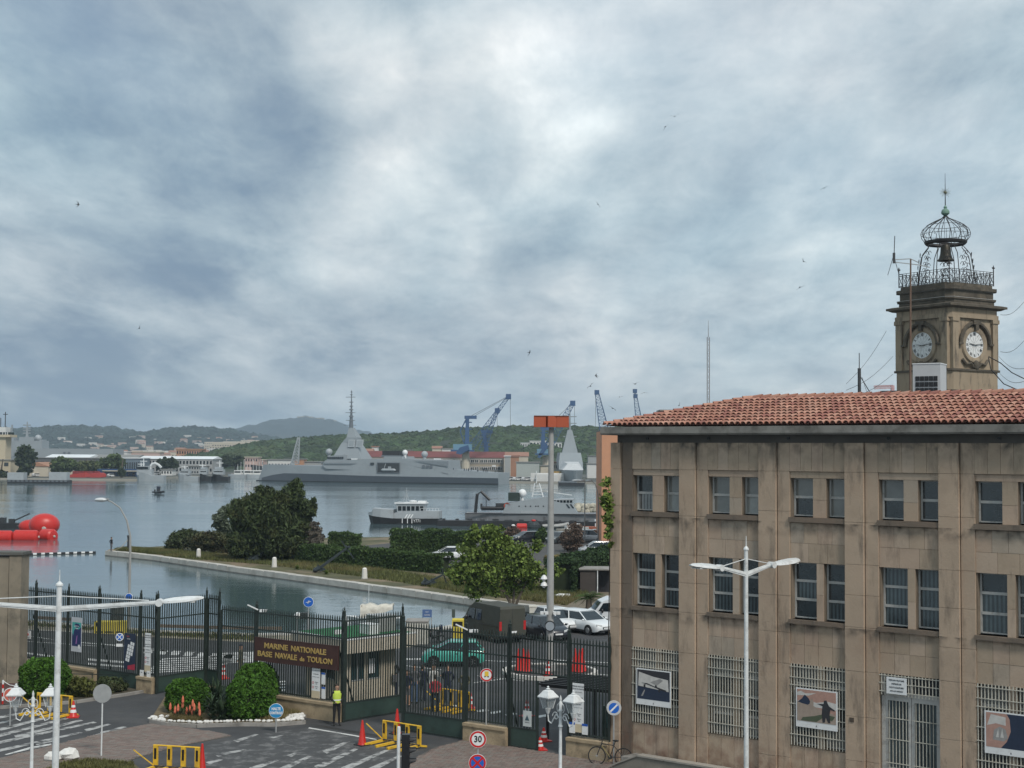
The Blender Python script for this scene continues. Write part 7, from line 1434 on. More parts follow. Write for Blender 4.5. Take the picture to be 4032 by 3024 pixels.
van('white delivery van cut off by the corner of the stone building',2446,2462,math.radians(-174),4.9,1.95,1.98,paintm('van_white',(.62,.64,.66)),False)
car('white car parked behind the hedge, left of the plane tree',1772,2204,PI+.1,4.4,1.8,1.5,wht);car('silver estate car above the dry bank near the stone building',2350,2182,PI+.12,4.3,1.8,1.55,slv)
car('dark grey car parked right of the grey lamp pole, by the quay',2200,2138,-2.2,4.2,1.8,1.5,paintm('dark_grey',(.04,.05,.055)));car('pale grey car with raised body beside the two quay lamps',2328,2132,-.3,4.3,1.85,1.62,paintm('pale_grey',(.50,.51,.52)));car('dark car parked behind the top of the plane tree',2074,2134,-2.6,4.3,1.8,1.45,blk);car('white car half hidden at the foot of the salmon building',2385,2126,.2,4.2,1.8,1.5,wht)
sc=thing('scooter','black scooter parked at the quay above the turquoise car','scooter',at(1700,2532),.25);
for x in(-.62,.62):wheel(sc,x,0,.25,.11)
m=MB();m.path([(-.5,0,.5),(-.2,0,.62),(.1,0,.35),(.4,0,.45),(.55,0,.95)],[.14,.16,.1,.12,.06],8);m.build('body',black_plastic,sc);MB().box((-.3,0,.78),(.65,.26,.1)).build('saddle',rubber,sc);MB().bar((.5,-.32,1.02),(.5,.32,1.02),.04).build('handlebar',dark_metal,sc);MB().box((.6,0,.9),(.08,.3,.5)).build('front_shield',paintm('navy',(.02,.03,.08)),sc)
A,Bq=at(2349,3012),at(2452,3019);d=(Bq-A);bc=thing('bicycle','black bicycle leaning at the corner of the brown building under the blue sign','bicycle',A,math.atan2(d.y,d.x));wb_=1.04;lean=.12
def tilt(p):return(p[0],p[1]+p[2]*lean,p[2])
for x,nm in((.0,1),(wb_,2)):
 m=MB();m.path([tilt((x+.33*math.cos(a_),0,.345+.33*math.sin(a_)))for a_ in np.linspace(0,2*PI,29)[:-1]],.022,6,closed=True);w_=m.build('wheel',rubber,bc);m=MB()
 for k in range(14):a_=2*PI*k/14;m.bar(tilt((x,0,.345)),tilt((x+.32*math.cos(a_),0,.345+.32*math.sin(a_))),.004)
 m.tube(tilt((x,-.05,.345)),tilt((x,.05,.345)),.03,n=8);tag(m.build('spokes',grey_metal,w_),kind='stuff')
fr_m=M('bike_frame',(.02,.02,.022),.35,var=.1);
for nm,a,b_,r in(('fork',(0,0,.345),(.16,0,.78),.018),('down_tube',(.18,0,.72),(.52,0,.32),.02),('top_tube',(.17,0,.80),(.66,0,.76),.018),('seat_tube',(.52,0,.32),(.70,0,.90),.018),('chain_stay',(.52,0,.32),(wb_,0,.345),.014),('seat_stay',(.66,0,.74),(wb_,0,.345),.012),('head_tube',(.15,0,.70),(.20,0,.92),.022)):MB().tube(tilt(a),tilt(b_),r,n=7).build(nm,fr_m if nm!='down_tube' else M('bike_gold',(.25,.2,.08),.4),bc)
MB().path([tilt((.16,-.30,.97)),tilt((.2,0,.95)),tilt((.16,.30,.97))],.016,6).build('handlebar',fr_m,bc);MB().sph(tilt((.72,0,.94)),.13,(1,.5,.3)).build('saddle',rubber,bc);MB().lathe([(.09,-.006),(.09,.006)],12,tilt((.52,0,.32)),ax='y').build('chainring',dark_metal,bc)
MB().bar(tilt((.52,-.1,.32)),tilt((.42,-.1,.20)),.02).build('pedal',dark_metal,bc)
# ============= PEOPLE
skin=M('skin',(.42,.25,.17),.6,var=.06);hair_m=M('hair_dark',(.03,.022,.016),.8);shoe=M('shoes_dark',(.015,.014,.014),.6)
def person(label,px,py,rz,top,legs,pose='stand',h=1.76,vest=None,hat=None,shorts=False,bag=None,bald=False):
 t=thing('person',label,'person',at(px,py,.01),rz);k=h/1.76
 J={'pel':(0,0,.96,.135,.105),'sp':(0,.0,1.14,.13,.10),'ch':(0,0,1.33,.165,.115),'nk':(0,0,1.50,.058,.058),'h0':(0,-.015,1.57,.075,.085),'h1':(0,-.015,1.66,.082,.098),'h2':(0,0,1.73,.055,.065)}
 arms={'stand':[(.25,.02,1.16),(.25,-.06,.93),(.24,-.09,.84)],'front':[(.26,.05,1.17),(.13,-.18,1.02),(.06,-.22,.99)],'pocket':[(.29,.08,1.17),(.20,-.06,1.0),(.18,-.08,.95)],'talk':[(.25,.02,1.16),(.24,-.24,1.22),(.22,-.32,1.28)],'back':[(.27,.10,1.18),(.14,.17,.98),(.05,.18,.95)],'walk':[(.25,.05,1.17),(.27,-.14,.98),(.27,-.2,.91)]}[pose]
 for s_,n_ in((-1,'l'),(1,'r')):
  a=arms if not(pose=='talk' and s_<0)else[(.25,.02,1.16),(.25,-.06,.93),(.24,-.09,.84)]
  if pose=='walk' and s_<0:a=[(.25,.08,1.18),(.27,.18,.98),(.27,.2,.90)]
  J['sh'+n_]=(s_*.185,.0,1.42,.062,.062);J['el'+n_]=(s_*a[0][0],a[0][1],a[0][2],.045,.045);J['wr'+n_]=(s_*a[1][0],a[1][1],a[1][2],.030,.030);J['ha'+n_]=(s_*a[2][0],a[2][1],a[2][2],.036,.026)
  st_={'walk':.22*s_}.get(pose,.02*s_);J['hp'+n_]=(s_*.095,0,.90,.092,.092);J['kn'+n_]=(s_*.105,-st_*.5-.01,.50,.060,.062);J['an'+n_]=(s_*.115,-st_+.02,.09,.042,.045);J['to'+n_]=(s_*.13,-st_-.14,.045,.042,.034)
 E=[('pel','sp'),('sp','ch'),('ch','nk'),('nk','h0'),('h0','h1'),('h1','h2')]
 for n_ in 'lr':E+=[('ch','sh'+n_),('sh'+n_,'el'+n_),('el'+n_,'wr'+n_),('wr'+n_,'ha'+n_),('pel','hp'+n_),('hp'+n_,'kn'+n_),('kn'+n_,'an'+n_),('an'+n_,'to'+n_)]
 N=list(J);me=bpy.data.meshes.new('person_body');me.from_pydata([tuple(c*k for c in J[n][:3])for n in N],[(N.index(a),N.index(b))for a,b in E],[])
 o=bpy.data.objects.new('tmp',me);COL.objects.link(o);o.modifiers.new('s','SKIN');sv=me.skin_vertices[0].data
 for i,n in enumerate(N):sv[i].radius=(J[n][3]*k,J[n][4]*k);sv[i].use_root=(n=='pel')
 sb_=o.modifiers.new('u','SUBSURF');sb_.levels=2;bpy.context.view_layer.update();bm_=bpy.data.meshes.new_from_object(o.evaluated_get(bpy.context.evaluated_depsgraph_get()));bpy.data.objects.remove(o)
 bm_.materials.clear()
 for mm in(top,legs,skin,shoe):bm_.materials.append(mm)
 hands=[Vector(J['ha'+n][:3])*k for n in 'lr'];idx=[]
 for p in bm_.polygons:
  c=p.center;z=c.z/k
  if z>1.495:i=2
  elif min((c-hnd).length for hnd in hands)<.075:i=2
  elif z<.10:i=3
  elif z<.98 and abs(c.x)<.21 and not(abs(c.x)>.17 and z>.8):i=2 if(shorts and z<.55)else 1
  else:i=0
  idx.append(i)
 bm_.polygons.foreach_set('material_index',idx);bm_.polygons.foreach_set('use_smooth',[True]*len(idx));link('body',bm_,t)
 m=MB();hc=Vector((0,-.008,1.668))*k
 m.sph(hc,.108*k,(.86,1.02,1.02),12,8)
 if hat is None and not bald:m.v=[(x,y+.012,z)if z>hc.z+.01 or y>.03 else(x*.7,y*.6+.02,z)for x,y,z in m.v];m.build('hair',hair_m,t,True)
 elif hat:m.v=[(x,y,max(z,hc.z+.03))for x,y,z in m.v];m.build('hat',hat,t,True)
 m=MB();m.sph((0,-.115*k,1.63*k),.016,(.8,1,1.3),6,4);m.build('nose',skin,t)
 for s_ in(-1,1):MB().sph((s_*.032*k,-.104*k,1.655*k),.009,n=5,m=4).build('eye',black_plastic,t);MB().sph((s_*.082*k,-.01,1.64*k),.026,(.4,.8,1.1),6,4).build('ear',skin,t)
 if vest:
  m=MB();R=lambda z,a,b:[(a*math.cos(u),b*math.sin(u),z*k)for u in np.linspace(0,2*PI,15)[:-1]];m.loft([R(.97,.19,.15),R(1.15,.185,.148),R(1.35,.205,.15),R(1.44,.17,.12),R(1.49,.09,.085)],caps=False);m.build('hi_vis_vest',vest,t,True);m=MB();m.loft([R(1.08,.192,.153),R(1.13,.19,.152)],caps=False);m.build('reflective_band',white_plastic,t)
 if bag:MB().box(tuple(c*k for c in bag[:3]),(.30,.14,.34)).build('bag',bag[3],t)
 return t
C_=lambda n,c:M('cloth_'+n,c,.9,var=.12,scale=6)
navy_c,black_c,denim,grey_c,white_c,red_c=C_('navy',(.018,.024,.05)),C_('black',(.012,.012,.014)),C_('denim',(.06,.10,.18)),C_('grey',(.12,.12,.13)),C_('white',(.5,.5,.48)),C_('red',(.35,.04,.05))
camo=M('cloth_camouflage',(.10,.095,.06),.9,var=.3,scale=9,dirt=(.03,.035,.025),dscale=7,damt=.9)
person('guard in yellow hi-vis vest and black uniform standing at the open gate leaf',1325,2858,.4,black_c,black_c,'front',1.80,vest=M('hi_vis_yellow',(.50,.62,.08),.7,var=.05))
person('soldier in camouflage and dark beret walking behind the left gate',946,2672,1.9,camo,camo,'walk',1.78,hat=C_('beret',(.015,.02,.045)))
person('person in a blue denim jacket seen from behind at the hut window',1424,2752,PI+.1,denim,denim,'front',1.72)
person('man in black at the hut, right of the denim jacket',1497,2742,.9,black_c,black_c,'pocket',1.78);person('broad man in dark clothes holding a bag, near the gate post',1549,2738,.3,black_c,navy_c,'front',1.78,bag=(.0,-.25,.85,grey_c))
person('person in shorts with a pale bag at the right of the open leaf',1604,2782,-.4,navy_c,grey_c,'pocket',1.7,shorts=True,bag=(-.3,0,.75,white_c));person('man in grey jacket and jeans, left of the waiting group',1630,2770,.2,grey_c,denim,'pocket',1.84)
person('person in a dark blue coat just right of the grey jacket',1664,2764,PI-.4,navy_c,navy_c,'stand',1.76);person('person in white and denim behind the red top',1706,2766,.5,white_c,denim,'talk',1.80);person('person in red shirt and black trousers nearest the closed gate',1712,2806,PI+.3,red_c,black_c,'back',1.72)
person('man in a dark blue uniform standing alone behind the yellow barrier',1762,2768,-.2,navy_c,navy_c,'back',1.80);person('soldier in camouflage behind the gate post, right of the blue uniform',1828,2782,.2,camo,camo,'front',1.76)
person('lone person in dark clothes standing on the tip of the quay',438,2173,2.4,black_c,grey_c,'pocket',1.74)
# ============= LAMPS AND SIGNS
def modern_lamp(label,x,Y,ztop,zarm,arm,head,rz,rise=.25,headw=.42,r0=.11):
 t=thing('street_lamp',label,'street lamp',(x,Y,0),rz);MB().lathe([(r0,0),(r0*.9,zarm*.5),(r0*.72,ztop)],12).build('mast',white_metal,t,True);MB().tube((0,0,ztop),(0,0,ztop+.42),.022,.01,6).build('spike',white_metal,t);MB().lathe([(r0,ztop-.05),(r0,ztop),(.03,ztop+.08)],10).build('collar',white_metal,t)
 for s_ in(-1,1):
  e=Vector((s_*arm,0,zarm+rise));m=MB();m.bar((0,0,zarm),e,.08,.16,w1=.07,h1=.11);m.bar((0,0,zarm),e,.11,.05);m.build('arm',white_metal,t);MB().tube((s_*r0*.5,0,ztop-.35),(s_*arm*.92,0,zarm+rise+.06),.016,n=6).build('tie_rod',white_metal,t)
  MB().lathe([(.11,-.13),(.11,.13)],12,(s_*(arm+.08),0,zarm+rise),ax='y').build('hinge',white_metal,t);u=Vector((1,0,.10)).normalized();m=MB();R=[]
  for f_,w_,hh in((0,.35,.05),(.08,.62,.08),(.3,.95,.10),(.6,1,.10),(.9,.65,.07),(1,.2,.03)):xx=arm+.15+f_*head;zz=zarm+rise+.02+f_*head*.10;w2=headw/2*w_;R.append([(s_*xx,-w2,zz-hh*.5),(s_*xx,-w2*.9,zz+hh*.2),(s_*xx,0,zz+hh),(s_*xx,w2*.9,zz+hh*.2),(s_*xx,w2,zz-hh*.5)])
  m.loft(R);hd=m.build('lamp_head',white_metal,t,True);m=MB();m.b2((s_*(arm+.35),-headw*.36,zarm+rise+.02),(s_*(arm+.1+head*.85),headw*.36,zarm+rise+.06));m.build('diffuser',M('lamp_diffuser',(.6,.6,.58),.3),hd)
 return t
x=aty(232,2395,42).x;modern_lamp('tall white two-armed street lamp at the left, its arms across the fence',x,42,aty(237,2300,42).z,aty(232,2398,42).z,2.85,1.22,.03,.2)
x=aty(2938,2255,48).x;modern_lamp('white two-armed street lamp in front of the stone office building',x,48,aty(2938,2160,48).z,aty(2938,2262,48).z,1.15,1.25,math.radians(36),.27,.62,.09)
glz=M('lantern_glass',(.7,.75,.76),.1,var=0);glz.node_tree.nodes['Principled BSDF'].inputs['Alpha'].default_value=.22
def lantern_post(label,px,Y,ztop,sep,rz,z0=0):
 x=aty(px,2850,Y).x;t=thing('lantern_post',label,'street lamp',(x,Y,z0),rz);zt=ztop
 MB().lathe([(.13,0),(.13,.3),(.09,.36),(.075,.9),(.10,.95),(.062,1.05),(.05,zt-1.25),(.085,zt-1.22),(.06,zt-1.15),(.045,zt-.75),(.08,zt-.7),(.05,zt-.62),(.07,zt-.45),(.03,zt-.38),(.045,zt-.3),(.005,zt-.18)],10).build('post',white_metal,t,True)
 for s_ in(-1,1):
  X=s_*sep/2;m=MB();m.path([(0,0,zt-.98),(X*.35,0,zt-.85),(X*.55,0,zt-1.02),(X*.72,0,zt-1.18),(X*.95,0,zt-1.12),(X,0,zt-.92)],.022,6);m.path([(X*(.38+(.26-.2*u)*math.cos(u*7)),0,zt-.92+(.17-.13*u)*math.sin(u*7))for u in np.linspace(0,1,16)],.016,5);m.path([(X*(.16+.12*math.cos(u)),0,zt-.62+.14*math.sin(u))for u in np.linspace(-1.6,3.2,12)],.014,5);m.build('scroll_arm',white_metal,t)
  la=MB().lathe([(.02,zt-.92),(.05,zt-.86),(.10,zt-.72),(.10,zt-.70)],8,(X,0,0)).build('lantern_base',white_metal,t)
  R=lambda w,z:[(X-w,-w,z),(X+w,-w,z),(X+w,w,z),(X-w,w,z)]
  m=MB();m.loft([R(.11,zt-.70),R(.19,zt-.34)]);m.build('glass',glz,la);m=MB()
  for i,j in((-1,-1),(1,-1),(1,1),(-1,1)):m.bar((X+i*.115,j*.115,zt-.71),(X+i*.197,j*.197,zt-.33),.018)
  m.build('lantern_frame',white_metal,la);m=MB();m.loft([R(.25,zt-.345),R(.26,zt-.31),R(.15,zt-.16),R(.13,zt-.12),R(.06,zt-.08)]);m.lathe([(.05,zt-.08),(.08,zt-.05),(.03,zt-.02),(.045,zt+.02),(.005,zt+.05)],8,(X,0,0));m.build('lantern_roof',white_metal,la)
 return t
lantern_post('ornate white double lantern post in front of the pedestrian gate',2207,48,aty(2207,2715,48).z,1.2,math.radians(-47));lantern_post('ornate white double lantern post at the bottom left corner',128,48,aty(128,2697,48).z,1.14,.03)
def round_sign(label,px,py,Y,D,arts,pole=True,z0=0.0,name='road_sign',rz=0,below=None,post_mat=None):
 p=aty(px,py,Y);t=thing(name,label,'sign',(p.x,Y,z0),rz);z=p.z-z0
 m=MB();m.lathe([(D/2,0),(D/2,.03)],28,(0,-.05,z),ax='y');m.build('sign_disc',grey_metal if not arts else white_plastic,t)
 for k,(kind,mat,*a)in enumerate(arts):
  y=-.054-.003*k;m=MB()
  if kind=='disc':m.lathe([(D/2*a[0],0),(D/2*a[0],.002)],28,(0,y,z),ax='y')
  elif kind=='ring':m.lathe([(D/2*a[0],0),(D/2*a[0],.003),(D/2*a[1],.003),(D/2*a[1],0)],28,(0,y,z),ax='y',caps=False)
  elif kind=='bar':ang=a[0];m.bar((-D/2*a[1]*math.cos(ang),y,z-D/2*a[1]*math.sin(ang)),(D/2*a[1]*math.cos(ang),y,z+D/2*a[1]*math.sin(ang)),a[2]*D,.003)if False else m.add([(c_*math.cos(ang)-s_*math.sin(ang),y,z+c_*math.sin(ang)+s_*math.cos(ang))for c_,s_ in((-D/2*a[1],-a[2]*D/2),(D/2*a[1],-a[2]*D/2),(D/2*a[1],a[2]*D/2),(-D/2*a[1],a[2]*D/2))],[(0,1,2,3)])
  elif kind=='rect':m.add([(x*D,y,z+w*D)for x,w in((a[0],a[1]),(a[2],a[1]),(a[2],a[3]),(a[0],a[3]))],[(0,1,2,3)])
  elif kind=='text':text_mesh('lettering',a[0],D*a[1],mat,t,(0,y-.002,z+D*(a[2]if len(a)>2 else 0)),sx=a[3]if len(a)>3 else.9,bold=D*.012,extrude=.001);continue
  m.build({'disc':'sign_face','ring':'sign_rim'}.get(kind,'symbol'),mat,t)
 if pole:m=MB();m.tube((0,0,0),(0,0,z+D*.35),.03,n=8);m.build('post',post_mat or grey_metal,t)
 return t
redp=M('sign_red',(.55,.02,.02),.4,var=.03);blup=M('sign_blue',(.015,.12,.50),.4,var=.03);blkp=M('sign_black',(.01,.01,.01),.5,var=0);yelp=M('sign_yellow',(.75,.50,.05),.5,var=0)
round_sign('round white speed limit sign with red rim reading 30',1882,2910,49,.58,[('ring',redp,.96,.74),('text',blkp,'30',.52)]);round_sign('round blue and red no stopping sign below the speed limit sign',1880,3003,48.96,.60,[('disc',redp,.96),('disc',blup,.74),('bar',redp,PI/4,.76,.12),('bar',redp,-PI/4,.76,.12)],pole=False)
p=at(1925,2930);round_sign('round red rimmed sign with a yellow lorry, in front of the fence',1916,2657,p.y,.54,[('ring',redp,.96,.74),('rect',yelp,-.15,-.1,.15,.27),('rect',blkp,-.17,-.16,-.07,-.08),('rect',blkp,.07,-.16,.17,-.08),('ring',blkp,.0,.0)][:4])
p=at(2424,2998);round_sign('round blue no parking sign with white slash and grey rim, above the bicycle',2417,2787,55.2,.57,[('disc',M('sign_rim_grey',(.5,.5,.5),.5),.98),('disc',blup,.70),('bar',white_plastic,PI/4,.66,.11)])
p=at(395,2978);round_sign('back of a round grey road sign on a thin post on the brick island',404,2730,p.y,.72,[],z0=0,post_mat=white_metal)
p=aty(1212,2370,88);round_sign('round blue cycle path sign standing in front of the basin',1215,2370,86,.62,[('disc',blup,.93),('ring',white_plastic,.3,.2),('bar',white_plastic,.2,.5,.05),('bar',white_plastic,1.2,.35,.05)])
t=round_sign('round blue sign with a white cross on the fence beside the map poster',472,2508,gp(472).y-.25,.40,[('disc',blup,.82),('bar',white_plastic,PI/4,.8,.1),('bar',white_plastic,-PI/4,.8,.1)],pole=False);p_=t.location;MB().box((0,-.05,aty(472,2540,p_.y).z),(.32,.02,.14)).build('plate',white_plastic,t)
t=round_sign('small round blue sign on the curved street lamp post',508,2352,92,.52,[('disc',blup,.9)],pole=False)
p=at(562,2842);t=round_sign('light blue round sign reading HALTE CONTROLE in the planted bed',1088,2798,61,.62,[('disc',M('sign_cyan',(.02,.24,.50),.5,var=.06),.95),('text',white_plastic,'HALTE',.26,.13,.8),('text',white_plastic,'CONTROLE',.24,-.15,.68)])
p=at(48,2790);round_sign('faded red round sign behind the lantern post at far left',42,2735,62,.60,[('disc',M('sign_faded_red',(.55,.13,.09),.6),.88)])
x=aty(1570,2900,44).x;t=thing('traffic_light','black three lamp traffic light on a white post at the bottom edge','traffic light',(x,44,0));zt=aty(1570,2862,44).z;MB().lathe([(.055,0),(.055,zt-.05),(.05,zt),(.01,zt+.02)],12).build('post',white_metal,t,True)
MB().b2((.10,-.10,zt-1.25),(.34,.14,zt-.22)).build('signal_housing',black_plastic,t);MB().bar((.0,0,zt-.4),(.14,0,zt-.4),.05).build('bracket',black_plastic,t)
for i in range(3):
 z=zt-.42-i*.32;MB().lathe([(.11,0),(.10,-.02)],14,(.34+.02,.02,z),ax='x').build('lens',glass_dark,t);m=MB();m.loft([[(.34,.02+.13*math.cos(a_),z+.13*math.sin(a_))for a_ in np.linspace(-.35,PI+.35,10)],[(.54,.02+.11*math.cos(a_),z+.02+.11*math.sin(a_))for a_ in np.linspace(.1,PI-.1,10)]],closed=False,caps=False);m.build('visor',black_plastic,t)
b=at(2165,2652);pl=thing('tall_lamp_pole','very tall grey pole topped by orange boxes, rising from a round kerbed island','pole',b);zt=aty(2166,1684,b.y).z;MB().lathe([(.30,0),(.30,.5),(.20,.55),(.185,zt*.5),(.13,zt)],12).build('shaft',M('pole_grey',(.36,.36,.35),.7,var=.1,scale=.8,dirt=(.2,.19,.17),dscale=1,damt=.5),pl,True)
om=M('orange_box',(.42,.085,.035),.6,var=.06);rw_=5600/b.y
z0,z1=aty(2166,1682,b.y).z,aty(2166,1640,b.y).z
for dx,w_,rz_ in((-.63,.66,0),(-.02,.58,.35),(.62,.66,.0)):o=MB().b2((-w_/2,-.32,z0),(w_/2,.32,z1)).build('orange_housing',om,pl,loc=(dx,-.05 if dx!=-.02 else-.12,0));o.rotation_euler.z=rz_
MB().b2((-.95,-.4,z1),(.95,.4,z1+.04)).build('top_plate',M('rust_plate',(.2,.07,.04),.8),pl)
zz=lambda y:aty(2166,y,b.y).z
for y,s_ in((2280,-1),(2306,-1)):MB().lathe([(.20,zz(y)),(.16,zz(y)+.1),(.06,zz(y)+.22),(.06,zz(y)-.12),(.12,zz(y)-.02)],10,(s_*.34,0,0)).build('dome_camera',white_plastic,pl,True)
MB().bar((-.6,-.1,zz(2415)),(.5,-.1,zz(2415)),.08).build('camera_arm',grey_metal,pl)
for x_ in(-.45,-.2,.25,.45):MB().box((x_,-.2,zz(2412)),(.18,.3,.14)).build('camera_box',white_plastic,pl)
m=MB();m.lathe([(.24,0),(.24,.06),(.01,.08)],16,(-.02,-.32,zz(2463)),ax='y');m.build('convex_mirror',M('mirror_face',(.3,.34,.38),.1),pl);MB().lathe([(.29,0),(.29,.1)],16,(-.02,-.30,zz(2463)),ax='y').build('mirror_rim',black_plastic,pl)
isl=thing('round_kerb_island','round white kerbed traffic island at the foot of the tall grey pole','traffic island',b);m=MB();R_=2.6
km=None
for i in range(22):
 a0,a1=2*PI*i/22,2*PI*(i+1)/22-.012;mm=MB();mm.loft([[(R_*math.cos(a),R_*math.sin(a),0),(R_*math.cos(a),R_*math.sin(a),.2),((R_-.22)*math.cos(a),(R_-.22)*math.sin(a),.2),((R_-.22)*math.cos(a),(R_-.22)*math.sin(a),0)]for a in(a0,a1)]);mm.build('kerb_stone',M('kerb_white',(.62,.60,.56),.8,var=.12,dirt=(.3,.27,.22),dscale=2),isl)
MB().lathe([(R_-.2,0),(R_-.2,.14),(.01,.15)],22).build('island_fill',asphalt_old,isl)
def cone(label,px=None,py=None,loc=None,h=1.0,stripes=False,base=True,r=.2,grp=None):
 p=loc if loc is not None else at(px,py);t=thing('traffic_cone',label,'cone',p,random.uniform(0,1),grp);MB().lathe([(r,.04),(r*.85,h*.1),(.035,h),(.01,h+.01)],14).build('cone_body',red_plastic,t,True)
 if stripes:
  for z0_,z1_ in((.3,.48),(.62,.76)):f=lambda z:r*.85+(.035-r*.85)*(z-.1)/.9+.004;MB().lathe([(f(z0_),z0_*h),(f(z1_),z1_*h)],14,caps=False).build('white_band',white_plastic,t)
 if base:MB().b2((-r*1.3,-r*1.3,0),(r*1.3,r*1.3,.04)).build('cone_base',black_plastic if not stripes else red_plastic,t)
cone('tall plain red cone on the road left of the yellow barrier',1426,2934,h=1.0,r=.19);cone('tall plain red cone behind the yellow barrier, near the gate post',1563,2890,h=1.05,r=.19);cone('red cone standing at the right end of the bottom left yellow barrier',795,3035,h=1.0,r=.17)
cone('small red and white striped cone right of the far left yellow barrier',288,2824,h=.72,stripes=True);cone('small striped cone in the pedestrian opening, behind the lantern post',2141,2918,h=.55,stripes=True);cone('small orange cone beside the pedestrian gate',2126,2952,h=.5,stripes=True);cone('striped cone on the round island at the foot of the pole',loc=b+Vector((-.15,-1.6,.15)),h=.8,stripes=True)
for i,(dx,dy)in enumerate(((-1.7,-.6),(-1.45,-.5),(-1.2,-.35),(1.35,-.3),(1.6,-.5),(1.75,-.2))):cone(['leftmost','second','third','fourth','fifth','rightmost'][i]+' of six tall red cones crowded on the round island',loc=b+Vector((dx,dy,.15)),h=1.25,r=.24,base=False)
for i,(px,py)in enumerate(((880,2672),(2075,2820),(1852,2790))):cone(['striped cone behind the left gateway near the walking soldier','striped cone behind the pedestrian gate with the triangle notice','orange cone at the right end of the barrier inside the yard'][i],px,py,h=.75,stripes=True)
def barrier(label,A,Bp,fwd=.95,h=.9):
 d=Bp-A;t=thing('yellow_barrier',label,'barrier',A,math.atan2(d.y,d.x));L=d.length;n=4
 for i in range(n):
  x=L*i/(n-1);m=MB();m.b2((x-.09,-.04,.1),(x+.09,.04,h));m.build('upright',yellow_paint,t);MB().b2((x-.045,-.05,.4),(x+.045,-.042,h-.1)).build('black_decal',black_plastic,t);m=MB();m.bar((x,0,.12),(x-.25,-fwd,.05),.11,.09);m.bar((x,0,.12),(x+.1,.35,.05),.09,.07);m.build('foot_prong',yellow_paint,t)
 m=MB();m.tube((-.1,0,h),(L+.1,0,h),.03,n=8);m.build('top_rail',yellow_paint,t);m=MB();m.tube((-.1,-.1,.16),(L+.1,-.1,.16),.03,n=8);m.build('axle',dark_metal,t);m=MB();m.bar((0,-.1,.16),(-.75,-.3,.75),.035);m.build('tow_bar',yellow_paint,t)
barrier('yellow wheeled barrier on the road at the bottom left, beside a red cone',at(612,3030),at(776,3040));barrier('yellow wheeled barrier on the road in front of the closed gate',at(1514,2925),at(1650,2948));barrier('yellow wheeled barrier inside the yard behind the closed gate',at(1742,2788),at(1846,2804));barrier('yellow wheeled barrier at the left road edge behind the lantern post',at(152,2808),at(278,2822))
# ============= ROOFTOP AND TOWER EXTRAS
p=aty(3660,1575,61);t=thing('rooftop_vent_box','white louvred vent box standing behind the roof ridge before the clock tower','vent box',(p.x,61,12.6),math.radians(-30));zt=aty(3660,1436,61).z-12.6
MB().b2((-.58,-.5,0),(.58,.6,zt)).build('housing',M('vent_housing',(.50,.51,.52),.6,var=.05),t);MB().b2((-.60,-.52,zt),(.60,.62,zt+.04)).build('lid',white_plastic,t)
for i in range(5):
 for j in range(4):o=MB().b2((-.085,-.51,-.10),(.085,-.49,.10)).build('louvre_hole',black_plastic,t,loc=(-.38+i*.19,-.012,zt-.62-j*.25))
MB().b2((.575,-.3,.1),(.60,.5,zt*.6)).build('side_opening',black_plastic,t)
p=aty(2650,1640,58);t=thing('roof_slab','small pale slab sticking up behind the roof hip','roof hatch',(p.x,58.5,12.9));zt=aty(2650,1618,58.5).z-12.9;MB().b2((-.42,0,0),(.42,1.4,zt)).build('slab_body',cornice_m,t);MB().b2((-.48,-.06,zt),(.48,1.46,zt+.05)).build('slab_cap',concrete,t)
def mast(label,px,y0,y1,Y,r=.03,lat=0,guys=()):
 p=aty(px,y1,Y);b_=aty(px,y0,Y);t=thing('antenna_mast',label,'antenna',(b_.x,Y,0 if lat else 8));z0=t.location.z;m=MB()
 if lat:lattice(m,(0,0,0),(0,0,p.z-2),lat,lat,40,.05);m.tube((0,0,p.z-2),(0,0,p.z),.05,.02,5)
 else:m.tube((0,0,0),(0,0,p.z-z0),r,r*.4,6)
 m.build('mast_shaft',dark_metal if not lat else M('mast_pale',(.25,.25,.26),.7),t);return t
mast('tall thin lattice radio mast rising behind the tiled roof',2789,1600,1262,170,lat=.28);t=mast('short dark antenna left of the clock tower',3384,1560,1390,100,.07);p=aty(3384,1475,100);MB().bar((0,0,p.z-8),(.9,0,aty(3384,1560,100).z-8),.05).build('stay',dark_metal,t);MB().tube((0,0,0),(0,0,aty(3384,1450,100).z-8),.12,n=6).build('thick_base',dark_metal,t)
t=thing('rusty_pipe_mast','rusty thin pipe with a side arm and small antenna in front of the clock tower','antenna',(aty(3585,1500,106).x,106,8));f=lambda x,y:aty(3332+x/1.58,600+y/1.58,106)-t.location
rust=M('rusty_pipe',(.16,.10,.07),.9,var=.3,scale=1);MB().tube(f(398,1560),f(401,665),.10,.06,6).build('pipe',rust,t);m=MB()
for a,b_ in(((400,662),(295,668)),((295,682),(450,700)),((400,662),(450,685)),((450,700),(520,715))):m.bar(f(*a),f(*b_),.06)
m.build('side_arm',grey_metal,t);m=MB();m.bar(f(297,690),f(297,625),.16);m.bar(f(298,630),f(302,520),.05);m.bar(f(292,650),f(258,765),.035);m.bar(f(298,650),f(325,750),.035);m.build('aerial',dark_metal,t)
t=thing('roof_gantry','dark flat platform with posts left of the clock tower base','platform',(aty(3450,1560,105).x,105,8));f=lambda x,y:aty(3332+x/1.58,600+y/1.58,105)-t.location;m=MB();m.bar(f(62,1500),f(330,1502),.5,.14);m.bar(f(215,1490),f(330,1488),.5,.14);m.build('platform',dark_metal,t);m=MB()
for x in(85,170,210,300):m.bar(f(x,1502),f(x,1560),.14)
m.build('posts',dark_metal,t)
